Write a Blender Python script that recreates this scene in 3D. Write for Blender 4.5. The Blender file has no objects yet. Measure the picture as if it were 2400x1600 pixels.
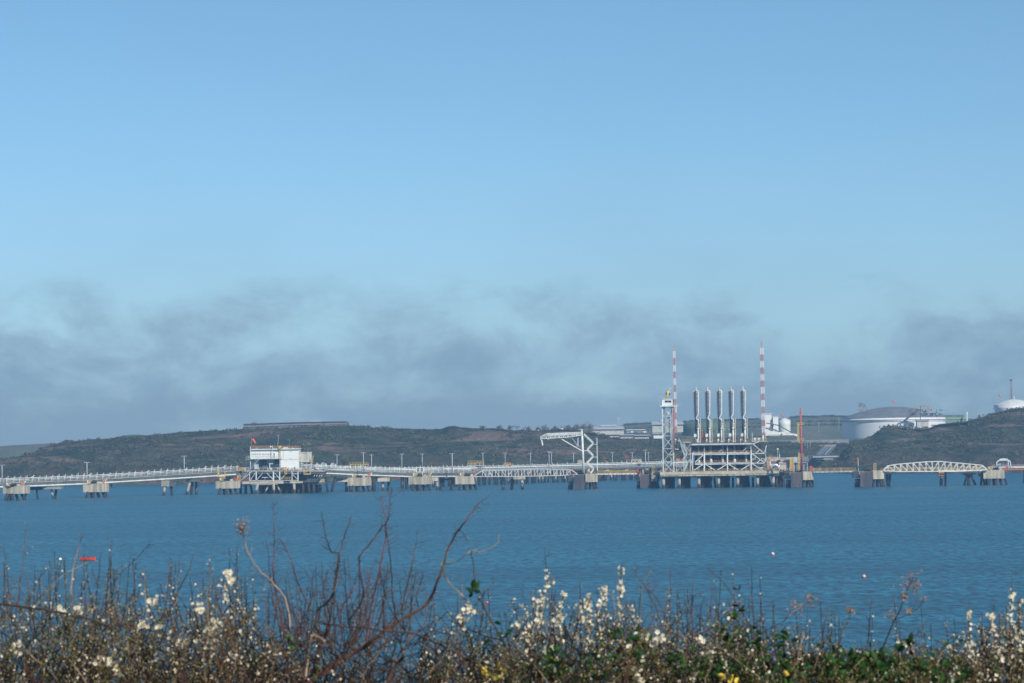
import bpy, bmesh, math, random
from mathutils import Vector, Matrix, noise
R = math.radians
sc = bpy.context.scene
col = sc.collection

# ---------------------------------------------------------------- camera
F = 6805.0          # focal length in photo pixels (photo is 2400 px wide)
H = 23.0            # eye height above the water, metres
TH = R(0.8)         # camera roll
ct, st = math.cos(TH), math.sin(TH)
cam_d = bpy.data.cameras.new('camera')
cam = bpy.data.objects.new('camera', cam_d); col.objects.link(cam)
cam_d.sensor_width = 36.0
cam_d.sensor_fit = 'HORIZONTAL'
cam_d.lens = F / 2400.0 * 36.0
cam_d.shift_y = 230.0 / 2400.0
cam_d.clip_start = 0.5
cam_d.clip_end = 12000.0
cam_d.dof.use_dof = True
cam_d.dof.focus_distance = 1350.0
cam_d.dof.aperture_fstop = 15.0
cam.matrix_world = Matrix.Translation((0, 0, H)) @ Matrix.Rotation(TH, 4, 'Y') @ Matrix.Rotation(R(90), 4, 'X')
sc.camera = cam

# ---------------------------------------------------------------- light
SUN_EL, SUN_AZ = R(36), R(147)      # azimuth measured from +Y (view direction) clockwise
sv = Vector((math.sin(SUN_AZ) * math.cos(SUN_EL), math.cos(SUN_AZ) * math.cos(SUN_EL), math.sin(SUN_EL)))
sd = bpy.data.lights.new('sun', 'SUN'); sun = bpy.data.objects.new('sun', sd); col.objects.link(sun)
sd.energy = 4.7; sd.angle = R(0.5); sd.color = (1.0, 0.95, 0.87)
sun.rotation_euler = sv.to_track_quat('Z', 'Y').to_euler()

w = bpy.data.worlds.new('World'); sc.world = w; w.use_nodes = True
nt = w.node_tree; nt.nodes.clear()
def N(t, typ, **kw):
    n = t.nodes.new(typ)
    for k, v in kw.items(): setattr(n, k, v)
    return n
def mth(t, op, a, b=None, clamp=False):
    n = N(t, 'ShaderNodeMath', operation=op); n.use_clamp = clamp
    for i, v in enumerate((a, b)):
        if v is None: continue
        if isinstance(v, (int, float)): n.inputs[i].default_value = v
        else: t.links.new(v, n.inputs[i])
    return n.outputs[0]
def mapr(t, v, a, b, c, d, smooth=True):
    n = N(t, 'ShaderNodeMapRange'); n.interpolation_type = 'SMOOTHSTEP' if smooth else 'LINEAR'
    t.links.new(v, n.inputs[0])
    for i, q in enumerate((a, b, c, d)): n.inputs[i + 1].default_value = q
    return n.outputs[0]
def mixc(t, f, a, b, blend='MIX'):
    n = N(t, 'ShaderNodeMix', data_type='RGBA', blend_type=blend)
    if isinstance(f, (int, float)): n.inputs[0].default_value = f
    else: t.links.new(f, n.inputs[0])
    for i, v in ((6, a), (7, b)):
        if isinstance(v, tuple): n.inputs[i].default_value = (*v[:3], 1)
        else: t.links.new(v, n.inputs[i])
    return n.outputs[2]
sky = N(nt, 'ShaderNodeTexSky', sky_type='NISHITA')
sky.sun_disc = False; sky.sun_elevation = SUN_EL; sky.sun_rotation = SUN_AZ
sky.altitude = 0; sky.air_density = 1.0; sky.dust_density = 0.15; sky.ozone_density = 3.0
tc = N(nt, 'ShaderNodeTexCoord'); sep = N(nt, 'ShaderNodeSeparateXYZ'); nt.links.new(tc.outputs['Generated'], sep.inputs[0])
def skynoise(sx, sz, det, off, rough=0.55, dist=0.0):
    cb = N(nt, 'ShaderNodeCombineXYZ')
    nt.links.new(mth(nt, 'MULTIPLY', sep.outputs[0], sx), cb.inputs[0])
    nt.links.new(mth(nt, 'MULTIPLY', sep.outputs[2], sz), cb.inputs[1])
    nt.links.new(mth(nt, 'ADD', mth(nt, 'MULTIPLY', sep.outputs[1], sx), off), cb.inputs[2])
    n = N(nt, 'ShaderNodeTexNoise'); n.inputs['Scale'].default_value = 1.0
    n.inputs['Detail'].default_value = det; n.inputs['Roughness'].default_value = rough
    n.inputs['Distortion'].default_value = dist
    nt.links.new(cb.outputs[0], n.inputs['Vector']); return n.outputs['Fac']
n1 = skynoise(26, 44, 9, 5.3, 0.63, 0.25)
n2 = skynoise(8, 14, 3, 11.0, 0.5)
grad = mapr(nt, sep.outputs[2], 0.008, 0.060, 1.05, 0.0, False)
cv = mth(nt, 'ADD', grad, mth(nt, 'MULTIPLY', mth(nt, 'SUBTRACT', n1, 0.5), mapr(nt, sep.outputs[2], 0.040, 0.075, 2.6, 0.0, False)))
cv = mth(nt, 'ADD', cv, mth(nt, 'MULTIPLY', mth(nt, 'SUBTRACT', n2, 0.5), 1.0))
cv = mth(nt, 'SUBTRACT', cv, mth(nt, 'SUBTRACT', mth(nt, 'MULTIPLY', sep.outputs[0], 0.6), 0.10))
gap = mth(nt, 'MULTIPLY', mapr(nt, mth(nt, 'ABSOLUTE', mth(nt, 'SUBTRACT', sep.outputs[2], 0.0185)), 0.0, 0.008, 1.0, 0.0), mapr(nt, mth(nt, 'ABSOLUTE', mth(nt, 'SUBTRACT', sep.outputs[0], 0.005)), 0.02, 0.09, 1.0, 0.0))
cv = mth(nt, 'SUBTRACT', cv, mth(nt, 'MULTIPLY', gap, 0.38))
cover = mapr(nt, cv, 0.05, 1.25, 0.0, 1.0)
veil = mth(nt, 'MULTIPLY', mapr(nt, n2, 0.40, 0.80, 0.0, 0.22), mapr(nt, sep.outputs[2], 0.16, 0.05, 0.0, 1.0))
fac = mth(nt, 'MAXIMUM', mth(nt, 'MULTIPLY', cover, 0.84), veil)
SKY_TINT = (0.65, 0.87, 1.01); SKY_LOW = (0.65, 0.88, 1.17)
CLOUD = (2.55, 3.6, 4.7)
tint = mixc(nt, mapr(nt, sep.outputs[2], 0.03, 0.15, 0.0, 1.0, False), mixc(nt, mapr(nt, sep.outputs[2], 0.0, 0.05, 0.0, 1.0), (0.55, 0.80, 1.16), SKY_LOW), SKY_TINT)
skyc = mixc(nt, 1.0, sky.outputs[0], tint, 'MULTIPLY')
final = mixc(nt, fac, skyc, CLOUD)
bg = N(nt, 'ShaderNodeBackground'); bg.inputs[1].default_value = 0.1
nt.links.new(final, bg.inputs[0])
wo = N(nt, 'ShaderNodeOutputWorld'); nt.links.new(bg.outputs[0], wo.inputs[0])

sc.view_settings.view_transform = 'Standard'; sc.view_settings.look = 'None'
sc.view_settings.exposure = 0.0; sc.view_settings.gamma = 1.0
sc.cycles.volume_step_rate = 4.0
sc.cycles.volume_bounces = 1
sc.cycles.max_bounces = 6

# ---------------------------------------------------------------- helpers
def W(x, y, D):
    """world point seen at photo pixel (x, y) and standing D metres out"""
    dx, dy = x - 1200.0, 1030.0 - y
    return Vector(((dx * ct + dy * st) / F * D, D, H + (-dx * st + dy * ct) / F * D))
def G(x, D, z):
    """world point in photo column x, D metres out, at height z"""
    Z = (z - H) * F / D; dx = x - 1200.0
    dy = (Z + dx * st) / ct
    return Vector(((dx * ct + dy * st) / F * D, D, z))
def lerp(tab, x):
    if x <= tab[0][0]: return tab[0][1]
    for (a, p), (b, q) in zip(tab, tab[1:]):
        if x <= b: return p + (q - p) * (x - a) / (b - a)
    return tab[-1][1]
def ME(D): return D / F       # metres per photo pixel at distance D

class MB:
    def __init__(s): s.v = []; s.f = []; s.ch = []
    def add(s, vs, fs):
        o = len(s.v); s.ch.append((o, len(s.f))); s.v += [tuple(v) for v in vs]; s.f += [tuple(i + o for i in f) for f in fs]; return s
    def hexa(s, p):     # 8 points: bottom 0-3, top 4-7
        return s.add(p, [(3, 2, 1, 0), (4, 5, 6, 7), (0, 1, 5, 4), (1, 2, 6, 5), (2, 3, 7, 6), (3, 0, 4, 7)])
    def box(s, a, b):
        x0, y0, z0 = a; x1, y1, z1 = b
        return s.hexa([(x0, y0, z0), (x1, y0, z0), (x1, y1, z0), (x0, y1, z0), (x0, y0, z1), (x1, y0, z1), (x1, y1, z1), (x0, y1, z1)])
    def pbox(s, x0, y0, x1, y1, D, dep, skew=0.0):
        """box whose front face fills that photo rectangle at distance D, dep metres deep"""
        c = W((x0 + x1) / 2, (y0 + y1) / 2, D); m = ME(D)
        hw, hh = abs(x1 - x0) / 2 * m, abs(y1 - y0) / 2 * m
        k = skew * hw
        return s.hexa([(c.x - hw, D - k, c.z - hh), (c.x + hw, D + k, c.z - hh), (c.x + hw, D + k + dep, c.z - hh), (c.x - hw, D - k + dep, c.z - hh),
                       (c.x - hw, D - k, c.z + hh), (c.x + hw, D + k, c.z + hh), (c.x + hw, D + k + dep, c.z + hh), (c.x - hw, D - k + dep, c.z + hh)])
    def beam(s, p, q, w_, h_=None):
        p, q = Vector(p), Vector(q); h_ = h_ or w_
        d = (q - p).normalized(); up = Vector((0, 0, 1)) if abs(d.z) < 0.9 else Vector((0, 1, 0))
        a = d.cross(up).normalized() * w_ / 2; b = a.cross(d).normalized() * h_ / 2
        return s.hexa([p - a - b, p + a - b, q + a - b, q - a - b, p - a + b, p + a + b, q + a + b, q - a + b])
    def tube(s, p, q, r0, r1=None, n=8):
        p, q = Vector(p), Vector(q); r1 = r0 if r1 is None else r1
        d = (q - p).normalized(); up = Vector((0, 0, 1)) if abs(d.z) < 0.9 else Vector((0, 1, 0))
        a = d.cross(up).normalized(); b = a.cross(d).normalized(); vs = []
        for k in range(n):
            t = 2 * math.pi * k / n; o = a * math.cos(t) + b * math.sin(t); vs += [p + o * r0, q + o * r1]
        fs = [(2 * k, 2 * k + 1, (2 * k + 3) % (2 * n), (2 * k + 2) % (2 * n)) for k in range(n)]
        fs += [tuple(range(0, 2 * n, 2)), tuple(range(2 * n - 1, 0, -2))]
        return s.add(vs, fs)
    def path(s, pts, r, r1=None, n=8):
        """continuous tube through the points"""
        pts = [Vector(p) for p in pts]; r1 = r if r1 is None else r1; m = len(pts); vs = []; fs = []; a = None
        for i, p in enumerate(pts):
            d = (pts[min(i + 1, m - 1)] - pts[max(i - 1, 0)])
            if d.length < 1e-9: d = Vector((0, 0, 1))
            d.normalize()
            if a is None:
                up = Vector((0, 0, 1)) if abs(d.z) < 0.9 else Vector((0, 1, 0)); a = d.cross(up).normalized()
            else:
                a = (a - d * a.dot(d))
                a = a.normalized() if a.length > 1e-6 else d.orthogonal().normalized()
            b = d.cross(a); rr = r + (r1 - r) * i / max(1, m - 1)
            for k in range(n):
                t = 2 * math.pi * k / n; vs.append(p + (a * math.cos(t) + b * math.sin(t)) * rr)
        for i in range(m - 1):
            for k in range(n):
                fs.append((i * n + k, i * n + (k + 1) % n, (i + 1) * n + (k + 1) % n, (i + 1) * n + k))
        fs += [tuple(range(n - 1, -1, -1)), tuple(range((m - 1) * n, m * n))]
        return s.add(vs, fs)
    def lathe(s, c, prof, n=24):
        """prof: (radius, z above c)"""
        c = Vector(c); m = len(prof); vs = []; fs = []
        for r, z in prof:
            for k in range(n):
                t = 2 * math.pi * k / n; vs.append((c.x + r * math.cos(t), c.y + r * math.sin(t), c.z + z))
        for i in range(m - 1):
            for k in range(n):
                fs.append((i * n + k, i * n + (k + 1) % n, (i + 1) * n + (k + 1) % n, (i + 1) * n + k))
        if prof[0][0] > 1e-4: fs.append(tuple(range(n - 1, -1, -1)))
        if prof[-1][0] > 1e-4: fs.append(tuple(range((m - 1) * n, m * n)))
        return s.add(vs, fs)
    def ball(s, c, r, n=12, sz=1.0):
        return s.lathe(c, [(max(1e-5, r * math.sin(math.pi * i / (n // 2))), -r * sz * math.cos(math.pi * i / (n // 2))) for i in range(n // 2 + 1)], n)
    def sweep(s, pts, z0, z1, y0, y1):
        """bar along the points: z0..z1 above them, y0..y1 metres behind them"""
        for p, q in zip(pts, pts[1:]):
            n = Vector((-(q.y - p.y), q.x - p.x, 0)).normalized()
            s.hexa([p + n * y0 + Vector((0, 0, z0)), q + n * y0 + Vector((0, 0, z0)), q + n * y1 + Vector((0, 0, z0)), p + n * y1 + Vector((0, 0, z0)),
                    p + n * y0 + Vector((0, 0, z1)), q + n * y0 + Vector((0, 0, z1)), q + n * y1 + Vector((0, 0, z1)), p + n * y1 + Vector((0, 0, z1))])
        return s
    def clusters(s):
        """groups of the added shapes that stand clear of each other"""
        k = len(s.ch); bx = []
        for i, (a, _) in enumerate(s.ch):
            b = s.ch[i + 1][0] if i + 1 < k else len(s.v)
            q = s.v[a:b]; bx.append((tuple(min(v[j] for v in q) for j in range(3)), tuple(max(v[j] for v in q) for j in range(3))))
        size = [math.dist(a, b) for a, b in bx]; g = list(range(k))
        def root(i):
            while g[i] != i: i = g[i]
            return i
        for i in range(k):
            for j in range(i):
                gap = math.sqrt(sum(max(0, bx[i][0][c] - bx[j][1][c], bx[j][0][c] - bx[i][1][c]) ** 2 for c in range(3)))
                if gap < .42 * max(size[i], size[j]):
                    a, b = root(i), root(j)
                    if a != b: g[a] = b
        out = {}
        for i in range(k): out.setdefault(root(i), []).append(i)
        return list(out.values())
    def build(s, name, m, parent=None, smooth=False):
        if parent is not None and 1 < len(s.ch) <= 260:
            cl = s.clusters()
            if 1 < len(cl) <= 40:
                first = None
                for ids in cl:
                    mb = MB()
                    for i in ids:
                        a, fa = s.ch[i]; b, fb = s.ch[i + 1] if i + 1 < len(s.ch) else (len(s.v), len(s.f))
                        mb.add(s.v[a:b], [tuple(q - a for q in f) for f in s.f[fa:fb]])
                    mb.ch = mb.ch[:1]
                    o = mb.build(name, m, parent, smooth); first = first or o
                return first
        o0 = Vector((0, 0, 0)); r = parent
        while r is not None:
            o0 += r.location; r = r.parent
        me = bpy.data.meshes.new(name)
        me.from_pydata([(v[0] - o0.x, v[1] - o0.y, v[2] - o0.z) for v in s.v], [], s.f)
        me.update()
        if m: me.materials.append(m)
        if smooth: me.polygons.foreach_set('use_smooth', [True] * len(me.polygons))
        o = bpy.data.objects.new(name, me); col.objects.link(o)
        if parent: o.parent = parent
        return o
def tag(o, label=None, cat=None, group=None, kind=None):
    if label: o['label'] = label
    if cat: o['category'] = cat
    if group: o['group'] = group
    if kind: o['kind'] = kind
    return o
def thing(name, label, cat, loc, group=None):
    o = bpy.data.objects.new(name, None); col.objects.link(o); o.location = loc; o.empty_display_size = 0.5
    return tag(o, label, cat, group)

_mats = {}
def mat(name, c, rough=0.6, var=0.25, scale=0.4, metal=0.0, c2=None, streak=False, spec=0.5, trans=0.0):
    if name in _mats: return _mats[name]
    m = bpy.data.materials.new(name); m.use_nodes = True; t = m.node_tree; b = t.nodes['Principled BSDF']
    b.inputs['Roughness'].default_value = rough; b.inputs['Metallic'].default_value = metal
    b.inputs['Specular IOR Level'].default_value = spec
    g = N(t, 'ShaderNodeNewGeometry')
    mp = N(t, 'ShaderNodeMapping'); t.links.new(g.outputs['Position'], mp.inputs[0])
    mp.inputs['Scale'].default_value = (scale, scale, scale * (0.12 if streak else 1.0))
    n = N(t, 'ShaderNodeTexNoise'); n.inputs['Detail'].default_value = 5; n.inputs['Scale'].default_value = 1; t.links.new(mp.outputs[0], n.inputs['Vector'])
    f = mapr(t, n.outputs['Fac'], 0.3, 0.7, 0, 1)
    lo = c2 if c2 else tuple(v * (1 - var) for v in c)
    cc = mixc(t, f, lo, tuple(min(1, v * (1 + var * 0.35)) for v in c))
    t.links.new(cc, b.inputs['Base Color'])
    _mats[name] = m; return m
WHITE = mat('white_paint', (0.74, 0.75, 0.69), 0.5, 0.18, 0.5)
GREYP = mat('pale_grey_paint', (0.50, 0.55, 0.55), 0.5, 0.25, 0.5)
STEEL = mat('galvanised_steel', (0.42, 0.45, 0.46), 0.5, 0.3, 0.8, 0.3)
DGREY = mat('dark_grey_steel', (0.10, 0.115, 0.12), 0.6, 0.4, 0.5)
BLACK = mat('black_rubber', (0.02, 0.022, 0.025), 0.7, 0.3, 0.8)
CONC = mat('weathered_concrete', (0.54, 0.47, 0.355), 0.85, 0.42, 0.6, streak=True)
CONCD = mat('stained_concrete', (0.36, 0.33, 0.27), 0.85, 0.35, 0.5, streak=True)
TAN = mat('tan_concrete', (0.52, 0.45, 0.33), 0.85, 0.25, 0.4)
YEL = mat('safety_yellow_paint', (0.62, 0.42, 0.11), 0.5, 0.25, 0.8)
ORG = mat('rusty_orange_paint', (0.50, 0.26, 0.10), 0.6, 0.35, 0.8)
RED = mat('signal_red_paint', (0.66, 0.05, 0.04), 0.5, 0.2, 1.0)
FADED = mat('faded_red_paint', (0.52, 0.09, 0.10), 0.5, 0.2, 0.4)
BRICKR = mat('red_lead_paint', (0.40, 0.13, 0.11), 0.6, 0.2, 0.4)
BLUE = mat('blue_paint', (0.04, 0.13, 0.33), 0.5, 0.2, 0.8)
CREAM = mat('cream_cladding', (0.60, 0.57, 0.47), 0.6, 0.12, 0.2)
PANEL = mat('white_cladding', (0.80, 0.80, 0.75), 0.55, 0.08, 0.15)
ARMD = mat('arm_shade_dark', (0.045, 0.05, 0.062), 0.7, 0.3, 0.8)  # shaded left side of the arms put into a near-black colour
RUST = mat('rusted_fender_steel', (0.11, 0.085, 0.085), 0.7, 0.4, 0.35, c2=(0.035, 0.045, 0.06), streak=True)
GLASS = mat('dark_glass', (0.03, 0.04, 0.05), 0.15, 0.2, 0.5)
SILV = mat('silver_lagging', (0.62, 0.64, 0.66), 0.35, 0.15, 0.6, 0.35)
LAV = mat('grey_lattice_paint', (0.24, 0.22, 0.26), 0.6, 0.25, 0.8)
GREENC = mat('green_cladding', (0.19, 0.27, 0.19), 0.7, 0.1, 0.1)
# piles: pale concrete above, dark weed-grown band at the waterline
def pile_material(name, c):
    m = bpy.data.materials.new(name); m.use_nodes = True; t = m.node_tree; b = t.nodes['Principled BSDF']
    b.inputs['Roughness'].default_value = 0.85
    g = N(t, 'ShaderNodeNewGeometry'); s_ = N(t, 'ShaderNodeSeparateXYZ'); t.links.new(g.outputs['Position'], s_.inputs[0])
    n = N(t, 'ShaderNodeTexNoise'); n.inputs['Scale'].default_value = 0.7; n.inputs['Detail'].default_value = 5; t.links.new(g.outputs['Position'], n.inputs['Vector'])
    z = mth(t, 'ADD', s_.outputs[2], mth(t, 'MULTIPLY', n.outputs['Fac'], 1.4))
    c1 = mixc(t, mapr(t, z, 1.9, 2.9, 0, 1), tuple(min(.055, v * .6 + .012) for v in c), c)
    c2 = mixc(t, mapr(t, n.outputs['Fac'], 0.35, 0.7, 0.25, 0.0), c1, (0.1, 0.08, 0.06))
    t.links.new(c2, b.inputs['Base Color']); return m
PILE = pile_material('pile_concrete', (0.40, 0.37, 0.32))
PILED = pile_material('pile_shade_dark', (0.022, 0.024, 0.028))  # near-black: shade under caps and decks is put into the pile colour
PILER = pile_material('pile_red_steel', (0.18, 0.08, 0.07))

# ---------------------------------------------------------------- water
def make_water():
    mb = MB()
    xs = [-1500 + 3000 * i / 60 for i in range(61)]; ys = [40 + 3560 * (j / 90) ** 1.6 for j in range(91)]
    vs = [(x, y, 0) for y in ys for x in xs]; n = len(xs)
    mb.add(vs, [(j * n + i, j * n + i + 1, (j + 1) * n + i + 1, (j + 1) * n + i) for j in range(len(ys) - 1) for i in range(n - 1)])
    m = bpy.data.materials.new('sea_water'); m.use_nodes = True; t = m.node_tree; b = t.nodes['Principled BSDF']
    b.inputs['Roughness'].default_value = 0.32; b.inputs['IOR'].default_value = 1.333; b.inputs['Specular IOR Level'].default_value = 0.3
    g = N(t, 'ShaderNodeNewGeometry')
    def nz(sx, sy, det, dist=0.0, rough=0.5, off=0):
        mp = N(t, 'ShaderNodeMapping'); t.links.new(g.outputs['Position'], mp.inputs[0]); mp.inputs['Scale'].default_value = (sx, sy, 1); mp.inputs['Location'].default_value = (off, off, 0)
        mp.inputs['Rotation'].default_value = (0, 0, R(12))
        q = N(t, 'ShaderNodeTexNoise'); q.inputs['Scale'].default_value = 1; q.inputs['Detail'].default_value = det; q.inputs['Distortion'].default_value = dist; q.inputs['Roughness'].default_value = rough
        t.links.new(mp.outputs[0], q.inputs['Vector']); return q.outputs['Fac']
    ripple = nz(0.62, 0.24, 6, 0.3, 0.72)
    swell = nz(0.16, 0.10, 3, 0.2, 0.5, 31)
    patch = nz(0.006, 0.022, 4, 0.4, 0.6, 77)
    hsum = mth(t, 'ADD', mth(t, 'MULTIPLY', ripple, 0.55), mth(t, 'MULTIPLY', swell, 1.2))
    bp = N(t, 'ShaderNodeBump'); bp.inputs['Distance'].default_value = 1.0
    t.links.new(mapr(t, patch, 0.3, 0.7, 0.6, 1.0), bp.inputs['Strength'])
    t.links.new(hsum, bp.inputs['Height']); t.links.new(bp.outputs[0], b.inputs['Normal'])
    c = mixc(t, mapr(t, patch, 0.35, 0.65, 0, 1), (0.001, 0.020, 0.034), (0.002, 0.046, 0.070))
    c = mixc(t, mapr(t, ripple, 0.41, 0.59, 0.0, 1.0), c, (0.016, 0.180, 0.262))  # bright and dark wave facets painted into the base colour
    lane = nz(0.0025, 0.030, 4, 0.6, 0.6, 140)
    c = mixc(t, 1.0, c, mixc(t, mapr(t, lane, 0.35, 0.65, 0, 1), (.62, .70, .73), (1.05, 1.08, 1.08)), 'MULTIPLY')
    t.links.new(c, b.inputs['Base Color'])
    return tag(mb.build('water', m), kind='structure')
make_water()

# ---------------------------------------------------------------- land
def land_material(name, greens, browns, rock, rock_amt, sc_=1.0, field=False):
    m = bpy.data.materials.new(name); m.use_nodes = True; t = m.node_tree; b = t.nodes['Principled BSDF']
    b.inputs['Roughness'].default_value = 0.95; b.inputs['Specular IOR Level'].default_value = 0.1
    g = N(t, 'ShaderNodeNewGeometry'); s_ = N(t, 'ShaderNodeSeparateXYZ'); t.links.new(g.outputs['Position'], s_.inputs[0])
    def nz(s3, det, rough=0.6, off=0.0, dist=0.3):
        mp = N(t, 'ShaderNodeMapping'); t.links.new(g.outputs['Position'], mp.inputs[0]); mp.inputs['Scale'].default_value = s3; mp.inputs['Location'].default_value = (off, off, off)
        q = N(t, 'ShaderNodeTexNoise'); q.inputs['Scale'].default_value = 1; q.inputs['Detail'].default_value = det; q.inputs['Roughness'].default_value = rough; q.inputs['Distortion'].default_value = dist
        t.links.new(mp.outputs[0], q.inputs['Vector']); return q.outputs['Fac']
    big = nz((0.02 * sc_, 0.012 * sc_, 0.09 * sc_), 5, 0.6, 5)
    mid = nz((0.09 * sc_, 0.06 * sc_, 0.22 * sc_), 5, 0.65, 17)
    fine = nz((0.5, 0.35, 0.6), 4, 0.7, 40)
    c = mixc(t, mapr(t, mid, 0.38, 0.62, 0, 1), greens[0], greens[1])
    c = mixc(t, mapr(t, big, 0.47, 0.66, 0, 0.9), c, browns[0])
    c = mixc(t, mth(t, 'MULTIPLY', mapr(t, mid, 0.52, 0.68, 0, 0.8), mapr(t, fine, 0.35, 0.65, 0, 1)), c, browns[1])
    band = nz((0.012, 0.006, 0.16), 4, 0.55, 71, 0.8)
    c = mixc(t, mth(t, 'MULTIPLY', mapr(t, band, 0.54, 0.62, 0, 0.75), mapr(t, s_.outputs[2], 9, 16, 0, 1)), c, browns[2])
    low = mapr(t, mth(t, 'ADD', s_.outputs[2], mth(t, 'MULTIPLY', mth(t, 'SUBTRACT', mid, 0.5), 26)), 14, 3, 0.0, 1.0)
    sel = mapr(t, nz((0.05, 0.03, 0.05), 5, 0.7, 90, 1.0), 0.44, 0.60, 0, rock_amt)
    c = mixc(t, mth(t, 'MULTIPLY', low, sel), c, rock)
    if rock_amt > .5:   # two red sandstone scars in the cliff
        for X0, zt, k_ in ((70, 17, .30), (56, 15, .20)):
            dz = mth(t, 'SUBTRACT', zt, s_.outputs[2]); off = mth(t, 'ABSOLUTE', mth(t, 'SUBTRACT', mth(t, 'SUBTRACT', s_.outputs[0], X0), mth(t, 'MULTIPLY', dz, .35)))
            e = mth(t, 'SUBTRACT', mth(t, 'ADD', mth(t, 'MULTIPLY', dz, k_), mth(t, 'MULTIPLY', mth(t, 'SUBTRACT', fine, .5), 4.0)), off)
            c = mixc(t, mth(t, 'MULTIPLY', mapr(t, e, -.4, 1.0, 0, .8), mapr(t, dz, -.5, 1.0, 0, 1)), c, (.34, .13, .10))
    c = mixc(t, mapr(t, fine, 0.30, 0.70, 0.45, 0.0), c, (0.015, 0.02, 0.012))
    t.links.new(c, b.inputs['Base Color'])
    bp = N(t, 'ShaderNodeBump'); bp.inputs['Strength'].default_value = 0.9; bp.inputs['Distance'].default_value = 1.6
    t.links.new(mth(t, 'ADD', fine, mid), bp.inputs['Height']); t.links.new(bp.outputs[0], b.inputs['Normal'])
    return m
HILL = land_material('gorse_hillside', ((0.030, 0.050, 0.036), (0.062, 0.082, 0.048)), ((0.10, 0.092, 0.065), (0.17, 0.165, 0.11), (0.24, 0.17, 0.14)), (0.24, 0.13, 0.115), 0.7)
FIELD = land_material('coastal_fields', ((0.14, 0.165, 0.12), (0.19, 0.22, 0.15)), ((0.16, 0.17, 0.12), (0.25, 0.24, 0.18), (0.22, 0.20, 0.16)), (0.2, 0.15, 0.12), 0.2, 0.5)  # greens lightened so the colour carries some of the far haze

def ridge(name, crest, x0, x1, step, shoreD, crestD, backD, backz, m, rows=46, amp=1.0, foot=0.0, seed=0.0, power=0.62, backrows=14):
    """hillside from a shore up to a crest traced in the photo and on to the land behind"""
    mb = MB(); xs = []; x = x0
    while x <= x1: xs.append(x); x += step
    vs = []; nr = rows + backrows
    for x in xs:
        D0, D1 = shoreD(x), crestD(x); top = W(x, crest(x), D1).z
        for j in range(nr + 1):
            if j <= rows:
                t = j / rows; D = D0 + (D1 - D0) * t
                z = foot + (top - foot) * (t ** power) if t > 0 else foot
            else:
                t = (j - rows) / backrows; D = D1 + (backD - D1) * t; z = top + (backz(x) - top) * t - 1.2 * math.sin(math.pi * t)
            p = G(x, D, z); w_ = 1.0 if j > rows else min(1, 5 * (j / rows)) 
            ww = w_ * (1.0 if j < rows - 2 or j > rows else 0.35)
            a = noise.fractal(Vector((p.x * 0.022 + seed, p.y * 0.014, seed)), 0.9, 2.1, 5)
            b = noise.noise(Vector((p.x * 0.16 + seed, p.y * 0.10, 3.0 + seed))) + 0.6 * noise.noise(Vector((p.x * 0.37, p.y * 0.2 + seed, 1.0)))
            edge = math.sin(math.pi * min(1.0, j / rows)) if j <= rows else 0
            p.z += amp * (a * 5.0 * edge + b * 0.75 * ww)
            p.y -= amp * 14.0 * noise.fractal(Vector((p.x * 0.012 + 9 + seed, 0.3 * p.z * 0.05, seed)), 1.0, 2.0, 4) * (1 if j < rows - 1 else 0)
            if j == 0: p.z = min(p.z, -0.6)
            vs.append(p)
    n = nr + 1
    mb.add(vs, [(i * n + j, (i + 1) * n + j, (i + 1) * n + j + 1, i * n + j + 1) for i in range(len(xs) - 1) for j in range(nr)])
    return tag(mb.build(name, m, smooth=True), kind='structure')

CR_L = [(-260, 1100), (-120, 1086), (0, 1075), (51, 1067), (82, 1057), (109, 1044), (145, 1035), (182, 1031), (230, 1027), (247, 1027.5), (290, 1022), (340, 1019), (400, 1014), (428, 1011), (479, 1008.5), (530, 1006), (571, 1004),
        (649, 1002), (700, 999), (760, 997), (812, 995.5), (839, 997), (873, 1001), (958, 1003), (1009, 1005), (1035, 1004), (1052, 998), (1065, 996), (1082, 1000), (1120, 1002), (1156, 1002), (1182, 1005), (1224, 1007.6), (1267, 1008.5),
        (1301, 1005), (1326, 1004.6), (1352, 1007), (1386, 1013), (1420, 1020), (1438, 1025), (1464, 1029), (1502, 1031.5), (1553, 1033), (1620, 1034), (1700, 1035), (1800, 1036), (1900, 1037), (1960, 1038), (2060, 1040), (2500, 1040)]
ridge('headland', lambda x: lerp(CR_L, x), -260, 2110, 4,
      lambda x: lerp([(-300, 1700), (470, 1705), (1300, 1740), (1700, 1800), (1850, 1880), (1960, 1900), (2110, 1860)], x),
      lambda x: lerp([(-300, 1860), (1300, 1900), (1700, 1940), (1850, 2000), (2110, 2010)], x),
      2300, lambda x: lerp([(-300, 8), (0, 11), (300, 22), (571, 30), (812, 32), (1300, 27), (1500, 24), (1860, 22), (1940, 15), (2110, 15)], x), HILL)
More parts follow.
